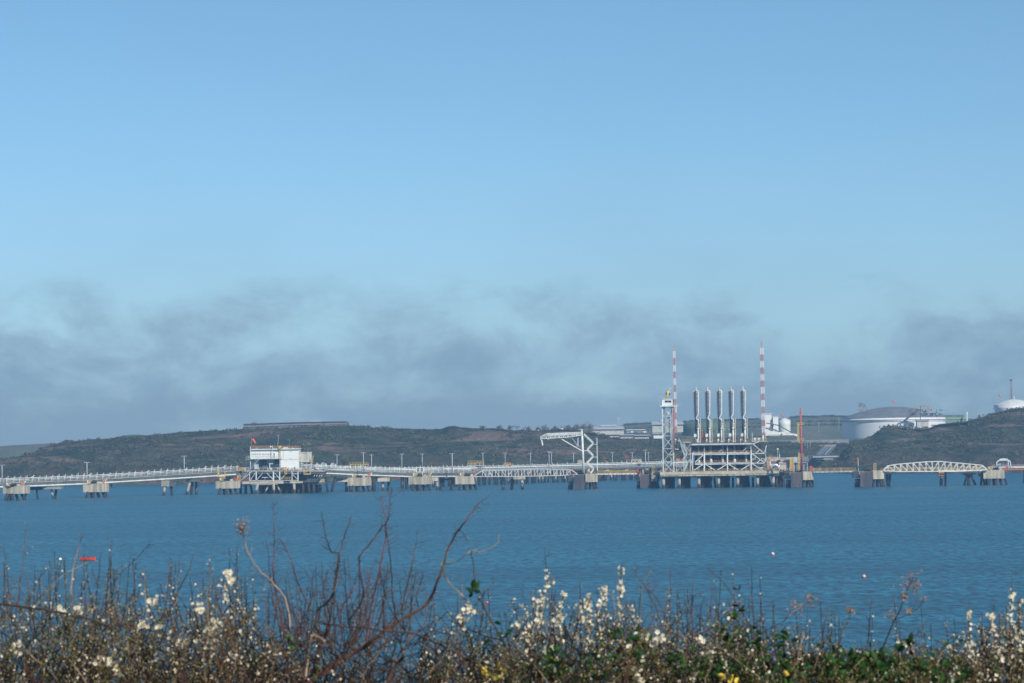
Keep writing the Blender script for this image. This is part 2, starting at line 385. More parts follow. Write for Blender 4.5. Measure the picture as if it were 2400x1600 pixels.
# the land behind, rising to the far skyline
SKY_L = [(1100, 1020), (1300, 1006), (1387, 1000), (1464, 995), (1515, 992), (1604, 988), (1650, 983), (1700, 984), (1760, 982), (1853, 978), (1868, 975.5), (1909, 976), (1934, 974), (1984, 975.5), (2060, 977), (2300, 980), (2700, 985)]
def plateau():
    mb = MB(); xs = list(range(1080, 2700, 6)); Ds = [2050 + 1250 * j / 40 for j in range(41)]; vs = []
    for x in xs:
        top = W(x, lerp(SKY_L, x), 3100).z; z0 = lerp([(1860, 20), (1940, 15.5)], x); pw = lerp([(1860, 1.25), (1940, 2.6)], x)
        for D in Ds:
            t = (D - 2050) / 1050
            z = z0 + (top - z0) * max(0, min(1, t)) ** pw if t <= 1 else top - 6 * (t - 1)
            p = G(x, D, z); p.z += noise.fractal(Vector((p.x * 0.02, p.y * 0.01, 4)), 1, 2, 4) * (1.6 if D < 3000 else 1.0); vs.append(p)
    n = len(Ds); mb.add(vs, [(i * n + j, (i + 1) * n + j, (i + 1) * n + j + 1, i * n + j + 1) for i in range(len(xs) - 1) for j in range(n - 1)])
    tag(mb.build('plateau', FIELD, smooth=True), kind='structure')
plateau()
CR_R = [(1925, 1103), (1945, 1091), (1975, 1062), (1990, 1040), (2000, 1031), (2019, 1029), (2044, 1019), (2073, 998), (2086, 996), (2101, 997), (2122, 1001), (2142, 1003), (2178, 1001), (2201, 992), (2258, 987), (2277, 982.5), (2325, 969), (2363, 958), (2400, 953), (2480, 945), (2760, 935)]
ridge('promontory', lambda x: lerp(CR_R, x), 1925, 2740, 4, lambda x: lerp([(1925, 1835), (1990, 1760), (2200, 1700), (2740, 1640)], x),
      lambda x: lerp([(1925, 1850), (1990, 1850), (2100, 1880), (2740, 1900)], x), 2350, lambda x: lerp([(1925, 0), (1990, 18), (2060, 16), (2130, 20), (2740, 40)], x), HILL, seed=7.3, power=0.75)
CR_F = [(-400, 1048), (0, 1044), (30, 1042), (110, 1038), (200, 1036), (250, 1027), (300, 1017.5), (325, 1017), (360, 1020), (450, 1026), (600, 1040)]
ridge('distant_hill', lambda x: lerp(CR_F, x), -400, 600, 6, lambda x: 2500, lambda x: 2800, 3200, lambda x: 15, FIELD, rows=20, amp=0.6, seed=3.1)
# ================================================================= JETTY
rnd = random.Random(11)
DJ = [(0, 1250), (40, 1256), (225, 1286), (390, 1305), (530, 1320), (700, 1338), (845, 1352), (980, 1352), (1088, 1352), (1250, 1342), (1370, 1334), (1500, 1334), (1700, 1324), (1885, 1298), (2030, 1288), (2330, 1290)]
def Dj(x): return lerp(DJ, x)
def pile(mb_or_parent, xt, yt, xb, D, r=0.45, m=None, taper=1.0, name='pile'):
    a = W(xt, yt, D); b = G(xb, D, -2.0)
    k = (a.z + 2.0) / max(0.5, a.z)
    b = a + (G(xb, D, 0) - a) * k
    return MB().tube(a, b, r * taper, r, 10).build(name, m or PILE, mb_or_parent, True)
def prism(mb, plan, z0, z1):
    n = len(plan); vs = [(x, y, z0) for x, y in plan] + [(x, y, z1) for x, y in plan]
    return mb.add(vs, [tuple(range(n - 1, -1, -1)), tuple(range(n, 2 * n))] + [(i, (i + 1) % n, n + (i + 1) % n, n + i) for i in range(n)])
def rail(mb, pts, h=1.1, n_rails=2, gap=2.2, w_=0.07):
    """handrail along points"""
    for p, q in zip(pts, pts[1:]):
        L = (q - p).length; k = max(1, int(L / gap))
        for i in range(k + 1):
            a = p.lerp(q, i / k); mb.beam(a, a + Vector((0, 0, h)), w_)
        for j in range(n_rails):
            zz = Vector((0, 0, h * (j + 1) / n_rails)); mb.beam(p + zz, q + zz, w_)
    return mb
def hooks(root, x, y, D, s=1.0):
    c = W(x, y, D); b = MB()
    b.box((c.x - 1.3 * s, c.y - .5, c.z), (c.x + 1.3 * s, c.y + .7, c.z + .45))
    for i in (-1, 0, 1):
        b.hexa([(c.x + i * .85 - .28, c.y - .9, c.z + .4), (c.x + i * .85 + .28, c.y - .9, c.z + .4), (c.x + i * .85 + .28, c.y + .5, c.z + .4), (c.x + i * .85 - .28, c.y + .5, c.z + .4),
                (c.x + i * .85 - .18, c.y - 1.1, c.z + .85), (c.x + i * .85 + .18, c.y - 1.1, c.z + .85), (c.x + i * .85 + .2, c.y + .3, c.z + 1.25), (c.x + i * .85 - .2, c.y + .3, c.z + 1.25)])
    b.build('mooring_hook', BLACK, root)
def ladder_frame(x0, y0, x1, y1, D, m, root, name='ladder_frame', k=4, lean=0):
    b = MB(); 
    for x in (x0, x1): b.beam(W(x, y1, D), W(x + lean, y0, D), .28)
    for i in range(k):
        t = (i + .6) / k; b.beam(W(x0 + lean * t, y1 + (y0 - y1) * t, D), W(x1 + lean * t, y1 + (y0 - y1) * t, D), .2)
    return b.build(name, m, root)

def dolphin(x0, x1, x2, yt, yb, yw, label, opts, D=None):
    D = D or Dj((x0 + x1) / 2); m = ME(D)
    B = W(x1, yt, D); A = W(x0, yt, D); C = W(x2, yt, D)
    zt = (A.z + B.z) / 2; zb = zt - (yb - yt) * m
    wa, wc = B.x - A.x, C.x - B.x
    dA, dC = wc, wa
    plan = [(A.x, D + dA), (B.x, D), (C.x, D + dC), (A.x + C.x - B.x, D + dA + dC)]
    cx = (A.x + C.x) / 2; cy = D + (dA + dC) / 2
    t = thing('mooring_dolphin', label, 'mooring dolphin', (cx, cy, 0), 'concrete mooring dolphins of the jetty')
    b = MB(); prism(b, plan, zb, zt)
    e = []
    for px, py in plan: e.append((cx + (px - cx) * 1.012, cy + (py - cy) * 1.012))
    prism(b, e, zt + .003, zt + .22)
    b.build('pile_cap', CONC, t)
    for i, f in enumerate((0.30, 0.46, 0.60, 0.78)):
        xx = x0 + (x1 - x0) * f; side = (-4, 2, -2, 4)[i]
        pile(t, xx, yb - 1, xx + side, D + (1.6, 3.0, 1.6, 3.0)[i], .62, PILED)
    pile(t, x1 + (x2 - x1) * .2, yb - 1, x1 + (x2 - x1) * .45 + 3, D + dC * .7, .55, PILED)
    ytop = yt - 1
    if 'rail' in opts:
        ladder_frame(x0 + 16, ytop - 9, x0 + 21, ytop, D + 1.0, YEL, t, 'ladder_frame', 5)
        r = MB(); rail(r, [W(x0 + 2, ytop, D + dA * .85), W(x0 + 16, ytop, D + 1.2)], 1.2); r.build('handrail', YEL, t)
    if 'tall' in opts:
        b = MB(); 
        b.beam(W(x0 + 8, ytop - 10, D + 1), W(x0 + 8, ytop - 28, D + 1), .7); b.beam(W(x0 + 23, ytop, D + 1), W(x0 + 23, ytop - 21, D + 1), .4)
        b.beam(W(x0 + 7, ytop - 11, D + 1), W(x0 + 24, ytop - 11, D + 1), .55); b.beam(W(x0 + 16, ytop, D + 1), W(x0 + 16, ytop - 11, D + 1), .35); b.beam(W(x0 + 19, ytop, D + 1), W(x0 + 19, ytop - 11, D + 1), .3)
        b.build('access_gantry', YEL, t)
    hooks(t, x0 + 27, ytop, D + 1.4)
    b = MB(); b.pbox(x0 + 11, ytop - 8, x0 + 15, ytop - 2.5, D + 1.2, .9); b.pbox(x0 + 12.5, ytop - 3, x0 + 13.5, ytop, D + 1.4, .3); b.build('navigation_light', WHITE, t)
    b = MB(); b.pbox(x0 + 36, ytop - 5, x0 + 42, ytop, D + 1.0, 1.2); b.build('winch_box', TAN, t)
    if 'buoy' in opts:
        c = W(x1 + 5, ytop - 5, D + 2); b = MB(); b.box((c.x - .45, c.y, c.z - .5), (c.x + .45, c.y + .35, c.z + .6)); b.beam(c + Vector((0, .2, -1)), c + Vector((0, .2, -.4)), .15); b.build('lifebuoy_locker', RED, t)
    if 'ramp' in opts:
        b = MB()
        for o in (0, 4):
            b.beam(W(x1 + o, ytop - 0, D + 2 + o), W(x1 + 9 + o * .5, ytop - 12, D + 2 + o), .3)
        for i in range(4):
            f = .15 + i * .25; b.beam(W(x1 + 9 * f, ytop - 12 * f, D + 2), W(x1 + 4 + 7 * f, ytop - 12 * f, D + 6), .22)
        b.build('access_ramp', YEL if 'white' not in opts else WHITE, t)
        b = MB(); b.beam(W(x1 + 5, ytop, D + 6), W(x1 + 13, ytop - 12, D + 6.4), .25); b.build('ramp_handrail', WHITE, t)
    return t
dolphin(4, 47, 63, 1139, 1156, 1171, 'concrete mooring dolphin at the far left edge, below the rising road', ('rail', 'buoy', 'ramp'))
dolphin(193, 238, 249, 1133, 1152, 1165, 'isolated concrete mooring dolphin in front of the left road, second from the left', ('rail', 'buoy', 'ramp'))
dolphin(504, 548, 559, 1127, 1143.5, 1158, 'concrete mooring dolphin with tall yellow gantry left of the braced service platform', ('tall', 'buoy'))
dolphin(814, 859.5, 868, 1119, 1137, 1151, 'concrete mooring dolphin just right of the service platform', ('rail', 'ramp', 'buoy'))
dolphin(957, 1000.6, 1011, 1116.5, 1134, 1149, 'concrete mooring dolphin directly below the white display board', ('ramp', 'rail'))
dolphin(1067, 1109.5, 1118, 1115.6, 1133.5, 1147, 'concrete mooring dolphin at the left end of the long flat white gangway', ('rail', 'buoy'))
dolphin(2306, 2354, 2361, 1101, 1120, 1135.5, 'concrete mooring dolphin at the right end of the arched gangway', ('rail', 'buoy'))

def breasting(xl, f0, f1, xr, yt, yb, yw, label, opts=()):
    D = Dj((f0 + f1) / 2); m = ME(D)
    zt = W(f0, yt, D).z; zb = zt - (yb - yt) * m
    def X(x, d=0): return W(x, yt, D).x * (D + d) / D
    t = thing('breasting_dolphin', label, 'breasting dolphin', (X(f1), D + 5, 0), 'fendered breasting dolphins of the jetty')
    b = MB(); prism(b, [(X(xl), D + 4.2), (X(f0) - .3, D + 1.5), (X(f1) + .1, D + 1.5), (X(f1) + .1, D + 9), (X(xl), D + 9)], zb + .6, zt)
    b.build('fender_block', CONCD, t)
    wr = X(xr) - X(f1)
    b = MB(); plan = [(X(f1) + .15, D + 1.7), (X(f1) + .5, D + .3), (X(f1) + wr * .70, D + .3), (X(xr), D + 3.2), (X(xr), D + 9.5), (X(f1) + .15, D + 10)]
    prism(b, plan, zb, zt + .35); b.build('pile_cap', CONC, t)
    b = MB(); b.box((X(f0), D - .6, .25), (X(f1) - .1, D + .2, zt - .1))
    for i in range(1, 5):
        zz = .25 + (zt - .4) * i / 5; b.box((X(f0) - .05, D - .68, zz - .07), (X(f1) - .05, D - .6, zz + .07))
    for i in range(1, 4):
        xx = X(f0) + (X(f1) - X(f0)) * i / 4; b.box((xx - .05, D - .66, .3), (xx + .05, D - .6, zt - .12))
    b.build('fender_panel', RUST, t)
    b = MB()
    for zz in (zt - 1.4, zt - 3.2): b.tube((X((f0 + f1) / 2), D + .2, zz), (X((f0 + f1) / 2), D + 1.6, zz), .8, .8, 14)
    b.build('rubber_buffer', BLACK, t, True)
    for i, (fx, bx, dd) in enumerate(((xl + 4, xl + 3, 5), (xl + 10, xl + 9, 6), (f1 + (xr - f1) * .18, f1 + (xr - f1) * .10, 2), (f1 + (xr - f1) * .42, f1 + (xr - f1) * .42, 3.5), (f1 + (xr - f1) * .62, f1 + (xr - f1) * .74, 2.4), (xr - 6, xr - 3, 6))):
        pile(t, fx, yb - 1.5, bx, D + dd, .62, PILE if i == 0 else PILED)
    hooks(t, f0 + 17, yt - .5, D + 3)
    if 'ladder' in opts: ladder_frame(f1 + 5, yt - 20, f1 + 10, yt - 2, D + 1.5, YEL, t, 'ladder_cage', 5)
    if 'red' in opts:
        c = W(f0 - 5, yt - 8, D + 4); b = MB(); b.box((c.x - .5, c.y, c.z - .5), (c.x + .5, c.y + .4, c.z + .7)); b.beam(c + Vector((0, .2, -1.6)), c + Vector((0, .2, -.4)), .16); b.build('lifebuoy_locker', RED, t)
    b = MB(); z_ = Vector((0, 0, .3)); rail(b, [W(xl + 1, yt, D + 5), W(f0, yt, D + 2)], 1.2); rail(b, [W(f1 + (xr - f1) * .68, yt - 2, D + 1.2), W(xr - 1, yt - 2, D + 4)], 1.2); b.build('handrail', YEL, t)
    return t
breasting(1331, 1345.5, 1370, 1401, 1111, 1129, 1144, 'dark fendered dolphin carrying the white mast with the lattice boom', ('red',))
breasting(1492, 1500, 1524.5, 1546, 1110, 1127.5, 1143, 'dark fendered dolphin touching the left end of the loading platform', ('red', 'ladder'))
breasting(1842, 1853, 1879, 1908, 1106, 1124, 1140, 'dark fendered dolphin at the foot of the tall red pole', ())
breasting(2003, 2016, 2043, 2074, 1104, 1122, 1137, 'dark fendered dolphin at the left end of the arched gangway', ('ladder',))

# ---------------------------------------------------------------- roads on piles
def road(name, label, cat, pts, crossheads, piles, ticks=15, z_up=4.2, pipes=3, gap=None):
    P_ = [W(*p) for p in pts]; mid = P_[len(P_) // 2]
    t = thing(name, label, cat, (mid.x, mid.y, 0), 'roads on piles over the water')
    MB().sweep(P_, 0, .5, -.2, .2).build('edge_beam', WHITE, t)
    MB().sweep(P_, .5, 1.65, .12, .5).build('girder', DGREY, t)
    MB().sweep(P_, 0, 1.5, 7.6, 8.0).build('girder', DGREY, t)
    MB().sweep(P_, 1.65, 2.0, -.05, 8.4).build('deck_slab', CONCD, t)
    up = Vector((0, 0, 1)); nrm = Vector((0, 1, 0))
    for k in range(pipes):
        pp = [p + up * (2.55 + .62 * k) + nrm * (1.6 + 1.1 * k) for p in P_]
        MB().path(pp, (.17, .24, .14)[k % 3], n=8).build('pipe', (STEEL, GREYP, WHITE)[k % 3], t, True)
    b = MB(); rail(b, [p + up * 2.0 + nrm * .2 for p in P_], 1.15, 2, 2.6, .085); b.build('handrail', GREYP, t)
    # pipe supports, each a little goalpost with a stub above the pipes
    x = pts[0][0]; tot = pts[-1][0]; k = 0
    tabx = [(p[0], i) for i, p in enumerate(pts)]
    n = 0
    while x < tot - 4 and n < 95:
        y = lerp([(p[0], p[1]) for p in pts], x); D = lerp([(p[0], p[2]) for p in pts], x); c = W(x, y, D)
        b = MB(); hh = z_up + rnd.uniform(-.25, .35)
        b.beam(c + Vector((0, .9, 2)), c + Vector((0, .9, hh)), .22); b.beam(c + Vector((0, 4.6, 2)), c + Vector((0, 4.6, hh + .6)), .2)
        b.beam(c + Vector((0, .8, 2.9)), c + Vector((0, 4.7, 2.9)), .2)
        if k % 3 == 0: b.beam(c + Vector((-.7, .9, hh - .5)), c + Vector((1.1, .9, hh + .35)), .16)
        b.build('pipe_support', WHITE, t); x += ticks; k += 1; n += 1
    for (x0, y0, x1, y1, D, dp, m) in crossheads: MB().pbox(x0, y0, x1, y1, D, dp).build('crosshead', m, t)
    for q in piles: pile(t, *q)
    return t
road('approach_road', 'left road on piles climbing from the left edge to the service platform', 'jetty road',
     [(-60, 1143, 1262), (87, 1138, 1277), (190, 1133.8, 1292), (265, 1129.5, 1302), (400, 1121.5, 1322), (470, 1117, 1332), (566, 1110.5, 1346)],
     [(99, 1139.5, 144, 1145, 1281, 6, CONCD), (66, 1140, 98, 1147, 1284, 6, DGREY), (245, 1133, 259, 1142, 1302, 6, DGREY), (378, 1124.5, 396, 1138.5, 1318, 3, CONCD), (399, 1127, 413, 1138, 1324, 5, DGREY), (436, 1122, 470, 1127.5, 1330, 7, DGREY), (525, 1117, 566, 1124, 1345, 6, DGREY)],
     [(64, 1145, 57, 1280, .5, PILED), (86, 1146, 88.5, 1281, .5, PILED), (120, 1145, 125, 1283, .5, PILE), (132, 1145, 129, 1285, .5, PILED), (20, 1146, 17, 1270, .5, PILED), (247, 1140, 248, 1304, .6, PILED), (-30, 1148, -34, 1266, .5, PILED),
      (386, 1138, 384, 1319, .62, PILE), (401, 1137, 403, 1326, .6, PILED), (446, 1126, 437, 1331, .6, PILE), (451, 1126, 448, 1333, .6, PILED), (460, 1126, 460, 1335, .6, PILER)])
road('berth_road', 'right road on piles sloping down from the service platform past two dolphins', 'jetty road',
     [(706, 1105.5, 1352), (728, 1107, 1356), (822, 1111.5, 1364), (958, 1116.5, 1370), (1067, 1116, 1368), (1104, 1116, 1366)],
     [(742, 1121, 760, 1130, 1352, 3, CONC), (788, 1119.5, 816, 1128, 1366, 4, CONC), (885, 1118, 913, 1127, 1368, 4, CONC), (1013, 1117.5, 1027, 1126, 1368, 4, CONC), (862, 1117, 884, 1122, 1374, 4, DGREY), (1030, 1120, 1064, 1124, 1372, 5, DGREY)],
     [(749, 1130, 752, 1353, .75, PILE), (762.5, 1117, 768.5, 1362, .55, PILED), (785.5, 1117, 777, 1364, .55, PILED), (812, 1127, 812, 1368, .7, PILED), (819, 1127, 820, 1372, .45, PILE), (877, 1119, 876, 1366, 1.0, PILED), (897, 1126, 897.7, 1370, .55, PILE),
      (911.5, 1126, 909, 1374, .55, PILED), (1024, 1126, 1026, 1369, .6, PILE), (1038, 1122, 1032, 1372, .6, PILED), (1062, 1122, 1057, 1372, .6, PILED)], ticks=11.5, z_up=4.0)

# the long pipe trestle that runs away to the far shore
TR = [(735, 1368, 7.3), (850, 1398, 6.9), (960, 1430, 6.4), (1110, 1500, 6.0), (1250, 1545, 6.0), (1480, 1618, 6.0), (1570, 1650, 6.0), (1700, 1715, 6.0), (1895, 1830, 6.2)]
def trestle_pt(x):
    return G(x, lerp([(p[0], p[1]) for p in TR], x), lerp([(p[0], p[2]) for p in TR], x))
def pipe_trestle():
    P_ = [trestle_pt(p[0]) for p in TR]; up = Vector((0, 0, 1)); nrm = Vector((0, 1, 0))
    t = thing('pipe_trestle', 'long trestle of white pipes on many dark piles running to the far shore', 'pipe trestle', (P_[4].x, P_[4].y, 0))
    MB().sweep(P_, 0, 1.0, 0, .5).build('girder', DGREY, t)
    MB().sweep(P_, 1.0, 1.35, -.1, 9).build('deck_slab', CONCD, t)
    for k, (z, y, r, m) in enumerate(((1.8, 1.0, .26, STEEL), (1.9, 2.4, .30, SILV), (2.8, 1.6, .34, WHITE), (2.9, 3.0, .34, GREYP), (3.6, 2.2, .16, WHITE))):
        MB().path([p + up * z + nrm * y for p in P_], r, n=8).build('pipe', m, t, True)
    b = MB(); rail(b, [p + up * 1.35 - nrm * .05 for p in P_], 1.1, 2, 2.8, .08); b.build('handrail', GREYP, t)
    x = 760; n = 0
    while x < 1885 and n < 98:
        c = trestle_pt(x); b = MB(); h = 4.3 + rnd.uniform(-.2, .5)
        b.beam(c + Vector((0, .6, 1.35)), c + Vector((0, .6, h)), .2); b.beam(c + Vector((0, 3.8, 1.35)), c + Vector((0, 3.8, h - .5)), .2); b.beam(c + Vector((0, .5, 3.3)), c + Vector((0, 3.9, 3.3)), .2); b.beam(c + Vector((0, .5, 2.35)), c + Vector((0, 3.9, 2.35)), .18)
        b.build('pipe_support', WHITE, t); x += 9.0 + (0 if x < 1150 else 2.6); n += 1
    x = 945; n = 0
    while x < 1880 and n < 96:
        c = trestle_pt(x); D = c.y
        m_ = rnd.choice([PILED, PILED, PILED, PILE, PILER])
        lean = rnd.choice([-3, -2, 0, 2, 3])
        a = c + Vector((0, rnd.uniform(.6, 7), .2)); bt = a + Vector((lean * .22, 0, -a.z - 2))
        MB().tube(a, bt, .45, .45, 8).build('pile', m_, t, True)
        x += rnd.choice([6, 8, 9, 14, 17]); n += 1
    b = MB(); x = 940
    while x < 1885:
        c = trestle_pt(x); a = c + Vector((0, rnd.uniform(1, 8), .2)); bt = a + Vector((rnd.choice([-3, -2, 0, 2, 3]) * .22, 0, -a.z - 2)); b.tube(a, bt, .45, .45, 8); x += rnd.choice([4, 6, 8, 11])
    b.ch = b.ch[:1]; tag(b.build('rear_piles', PILED, t, True), kind='stuff')
    for x in range(960, 1880, 46):
        c = trestle_pt(x); MB().box((c.x - 1.8, c.y + .2, c.z - .9), (c.x + 1.8, c.y + 8, c.z - .003)).build('crosshead', CONCD, t)
pipe_trestle()

def walkway(name, label, x0, y0, D0, x1, y1, D1, group='yellow railed walkways between dolphins'):
    a, b_ = W(x0, y0, D0), W(x1, y1, D1); c = (a + b_) / 2
    t = thing(name, label, 'walkway', (c.x, c.y, 0), group)
    MB().sweep([a, b_], -.55, .1, 0, .35).build('edge_beam', WHITE, t)
    MB().sweep([a, b_], .1, .3, -.1, 2.4).build('deck', TAN, t)
    for k, yy in enumerate((0, 2.3)):
        r = MB(); rail(r, [a + Vector((0, yy, .3)), b_ + Vector((0, yy, .3))], 1.15, 3, 2.9, .14); r.build('handrail', YEL, t)
    k = 9
    for i in range(k):
        p = a.lerp(b_, (i + .5) / k); MB().beam(p + Vector((0, -.1, -.6)), p + Vector((0, -.1, .12)), .2).build('bracket', ORG, t)
walkway('walkway', 'yellow railed walkway between the boom dolphin and the loading platform', 1401, 1108.5, 1338, 1493, 1107.5, 1338)
walkway('walkway', 'yellow railed walkway over open water right of the tall red pole', 1907, 1103.5, 1302, 2005, 1102, 1294)
walkway('walkway', 'yellow railed walkway seen through the arched gangway', 2074, 1102, 1296, 2306, 1099.5, 1298)
def pipe_walk():
    a, b_ = W(2330, 1099, 1330), W(2520, 1097, 1340); t = thing('pipe_bridge', 'low pipe bridge with red brown pipe leaving the right edge', 'pipe bridge', (a.x, a.y, 0))
    MB().sweep([a, b_], -.3, .1, 0, .4).build('girder', BRICKR, t)
    for k in range(3): MB().tube(a + Vector((0, 1 + k, .5 + .35 * k)), b_ + Vector((0, 1 + k, .5 + .35 * k)), .25).build('pipe', (ORG, WHITE, GREYP)[k], t, True)
    r = MB(); rail(r, [a + Vector((0, 4, .3)), b_ + Vector((0, 4, .3))], 1.7, 3, 3); r.build('handrail', WHITE, t)
    for xx in (2401, 2440, 2480): pile(t, xx, 1100, xx, 1334, .5, PILED)
pipe_walk()
def pipe_loop():
    D = 1318; t = thing('pipe_expansion_loop', 'white pipe expansion loop frame above the right end dolphin', 'pipe loop', W(2350, 1098, D))
    for k, (xa, xb, yt_, dd) in enumerate(((2336, 2368, 1077, 0), (2339, 2363, 1074.5, 2))):
        MB().path([W(xa, 1098, D + dd), W(xa, 1082, D + dd), W(xa + 3, yt_ + 2, D + dd), W(xa + 7, yt_, D + dd), W(xb - 6, yt_, D + dd), W(xb - 2, yt_ + 2, D + dd), W(xb, 1082, D + dd), W(xb, 1098, D + dd)], .28).build('pipe', WHITE, t, True)
    b = MB()
    for x in (2344, 2351, 2360): b.beam(W(x, 1098, D + 1), W(x, 1075, D + 1), .22)
    b.beam(W(2342, 1079, D + 1), W(2362, 1079, D + 1), .22); b.beam(W(2330, 1088, D + 1), W(2346, 1087, D + 1), .5); b.beam(W(2361, 1080, D + 1), W(2361, 1071.5, D + 1), .2); b.build('support_frame', STEEL, t)
pipe_loop()

# ---------------------------------------------------------------- truss gangways
def truss(label, top, bot, x0, x1, step, D0, D1, wch, diag, width=2.4):
    def D(x): return D0 + (D1 - D0) * (x - x0) / (x1 - x0)
    c = W((x0 + x1) / 2, lerp(bot, (x0 + x1) / 2), D((x0 + x1) / 2)); t = thing('truss_gangway', label, 'gangway bridge', c, 'white truss gangways between dolphins')
    xs = [x0 + i * step for i in range(int((x1 - x0) / step) + 1)]
    for yy, nm in ((0, 'side_truss'), (width, 'side_truss')):
        b = MB(); o = Vector((0, yy, 0))
        for line in (top, bot):
            pts = [W(x, y, D(x)) + o for x, y in line]
            for p, q in zip(pts, pts[1:]): b.beam(p, q, wch)
        for i, x in enumerate(xs):
            if x <= top[0][0] or x >= top[-1][0]: continue
            b.beam(W(x, lerp(bot, x), D(x)) + o, W(x, lerp(top, x), D(x)) + o, wch * .62)
            x2 = x + step
            if x2 < top[-1][0] + step * .4:
                x2 = min(x2, top[-1][0]); d = diag(i, x)
                if d > 0: b.beam(W(x, lerp(bot, x), D(x)) + o, W(x2, lerp(top, x2), D(x2)) + o, wch * .5)
                elif d < 0: b.beam(W(x, lerp(top, x), D(x)) + o, W(x2, lerp(bot, x2), D(x2)) + o, wch * .5)
        b.build(nm, WHITE, t)
    p = [W(x, y, D(x)) for x, y in bot]
    MB().sweep(p, -.1, .12, .25, width - .25).build('deck', GREYP, t)
    b = MB(); rail(b, [W(x, y, D(x)) + Vector((0, .5, .1)) for x, y in bot], 1.1, 2, 2.5, .07); b.build('handrail', ORG, t)
    return t
truss('long flat white truss gangway left of the lattice boom mast', [(1112, 1113), (1131, 1101), (1190, 1100), (1264, 1097.5), (1323, 1098.6), (1341, 1100), (1354, 1111)], [(1106, 1115.5), (1180, 1115), (1240, 1114.5), (1300, 1113), (1352, 1111)],
      1131, 1341, 7.6, 1352, 1338, .36, lambda i, x: 0 if i % 2 else (-1 if x < 1190 else 1))
truss('arched white truss gangway at the right side of the jetty', [(2071, 1101), (2082, 1090), (2105, 1086.5), (2175, 1080.5), (2205, 1080), (2250, 1084), (2285, 1087), (2303, 1089), (2313, 1099)], [(2071, 1102), (2100, 1103), (2240, 1103.5), (2290, 1101), (2315, 1099.5)],
      2082, 2303, 14.8, 1290, 1290, .34, lambda i, x: -1 if x < 2185 else 1)
def bent(label, heads, piles, m=CONCD):
    c = W(heads[0][0], heads[0][1], heads[0][4]); t = thing('pile_bent', label, 'pile bent', (c.x, c.y, 0), 'pile bents under the gangways')
    for x0, y0, x1, y1, D, dp, mm in heads: MB().pbox(x0, y0, x1, y1, D, dp).build('crosshead', mm, t)
    for q in piles: pile(t, *q)
bent('pale pile bent under the middle of the long flat gangway', [(1170, 1116.5, 1184, 1124, 1352, 3, CONCD), (1203, 1116, 1231, 1122, 1354, 3, CONC), (1184, 1118, 1203, 1122, 1358, 4, DGREY)], [(1180, 1122, 1180, 1353, .75, PILE), (1201.6, 1121, 1199, 1357, .7, PILED), (1223, 1121, 1224.6, 1355, .7, PILE)])
bent('rusty pile bent under the crown of the arched gangway', [(2200, 1104.5, 2214, 1114, 1296, 2.5, ORG), (2199, 1108, 2217, 1112.5, 1299, 2, DGREY)], [(2206, 1113, 2206, 1297, .75, PILER), (2216, 1104, 2216, 1302, .5, PILED)])
bent('dark splayed tripod bent near the right end of the arched gangway', [(2257, 1107, 2287, 1111, 1300, 3, CONCD), (2262, 1111.003, 2281, 1113, 1300.5, 2, DGREY)], [(2266, 1112, 2260, 1301, .5, PILED), (2270, 1112, 2270, 1302, .7, PILED), (2276, 1112, 2286, 1301, .5, PILED)])
bent('short rusty bent beside the right end dolphin', [(2295, 1103, 2306, 1115, 1298, 3, DGREY)], [(2301, 1114, 2299, 1299, .5, PILED), (2303, 1114, 2308, 1301, .5, PILED), (2312, 1114, 2312, 1303, .5, PILED)])
bent('dark pile bent beside the left foot of the arched gangway', [(2076, 1104.5, 2090, 1111, 1300, 3, CONCD)], [(2078, 1110, 2081, 1301, .6, PILED), (2086, 1110, 2083, 1302, .6, PILED)])

# ---------------------------------------------------------------- lamp posts
def lamp(x, yt, yb, D, label, s=1.0):
    base = W(x, yb, D); top = W(x, yt, D); top.x = base.x + (top.x - base.x) * .3
    t = thing('lamp_post', label, 'lamp post', base, 'lamp posts along the jetty')
    MB().tube(base - Vector((0, 0, 1.0)), top, .2 * s, .12 * s, 8).build('pole', GREYP, t, True)
    b = MB(); b.beam(top + Vector((-.75 * s, 0, -.05)), top + Vector((.75 * s, 0, -.05)), .14); b.build('crossarm', GREYP, t)
    for k in (-1, 1): MB().box((top.x + k * .7 * s - .28, top.y - .3, top.z - .22), (top.x + k * .7 * s + .28, top.y + .3, top.z + .08)).build('lamp_head', STEEL, t)
lamp(5, 1088, 1121, 1268, 'grey lamp post at the left edge of the picture', 1.25)
lamp(204, 1082, 1117, 1298, 'tall grey lamp post above the isolated second dolphin', 1.25)
lamp(432, 1067, 1107, 1332, 'tall grey lamp post on the climbing road left of the white building', 1.25)
for x, yt, yb, D, lb, s in ((852, 1059, 1099, 1360, 'tall pale lamp post above the dolphin with the yellow ramp, beside a thinner one', 1.1), (1060, 1061, 1101, 1364, 'thick pale lamp post left of the long flat gangway', 1.3)):
    lamp(x, yt, yb, D, lb, s)
def on_trestle(x): return lerp([(p[0], p[1]) for p in TR], x)
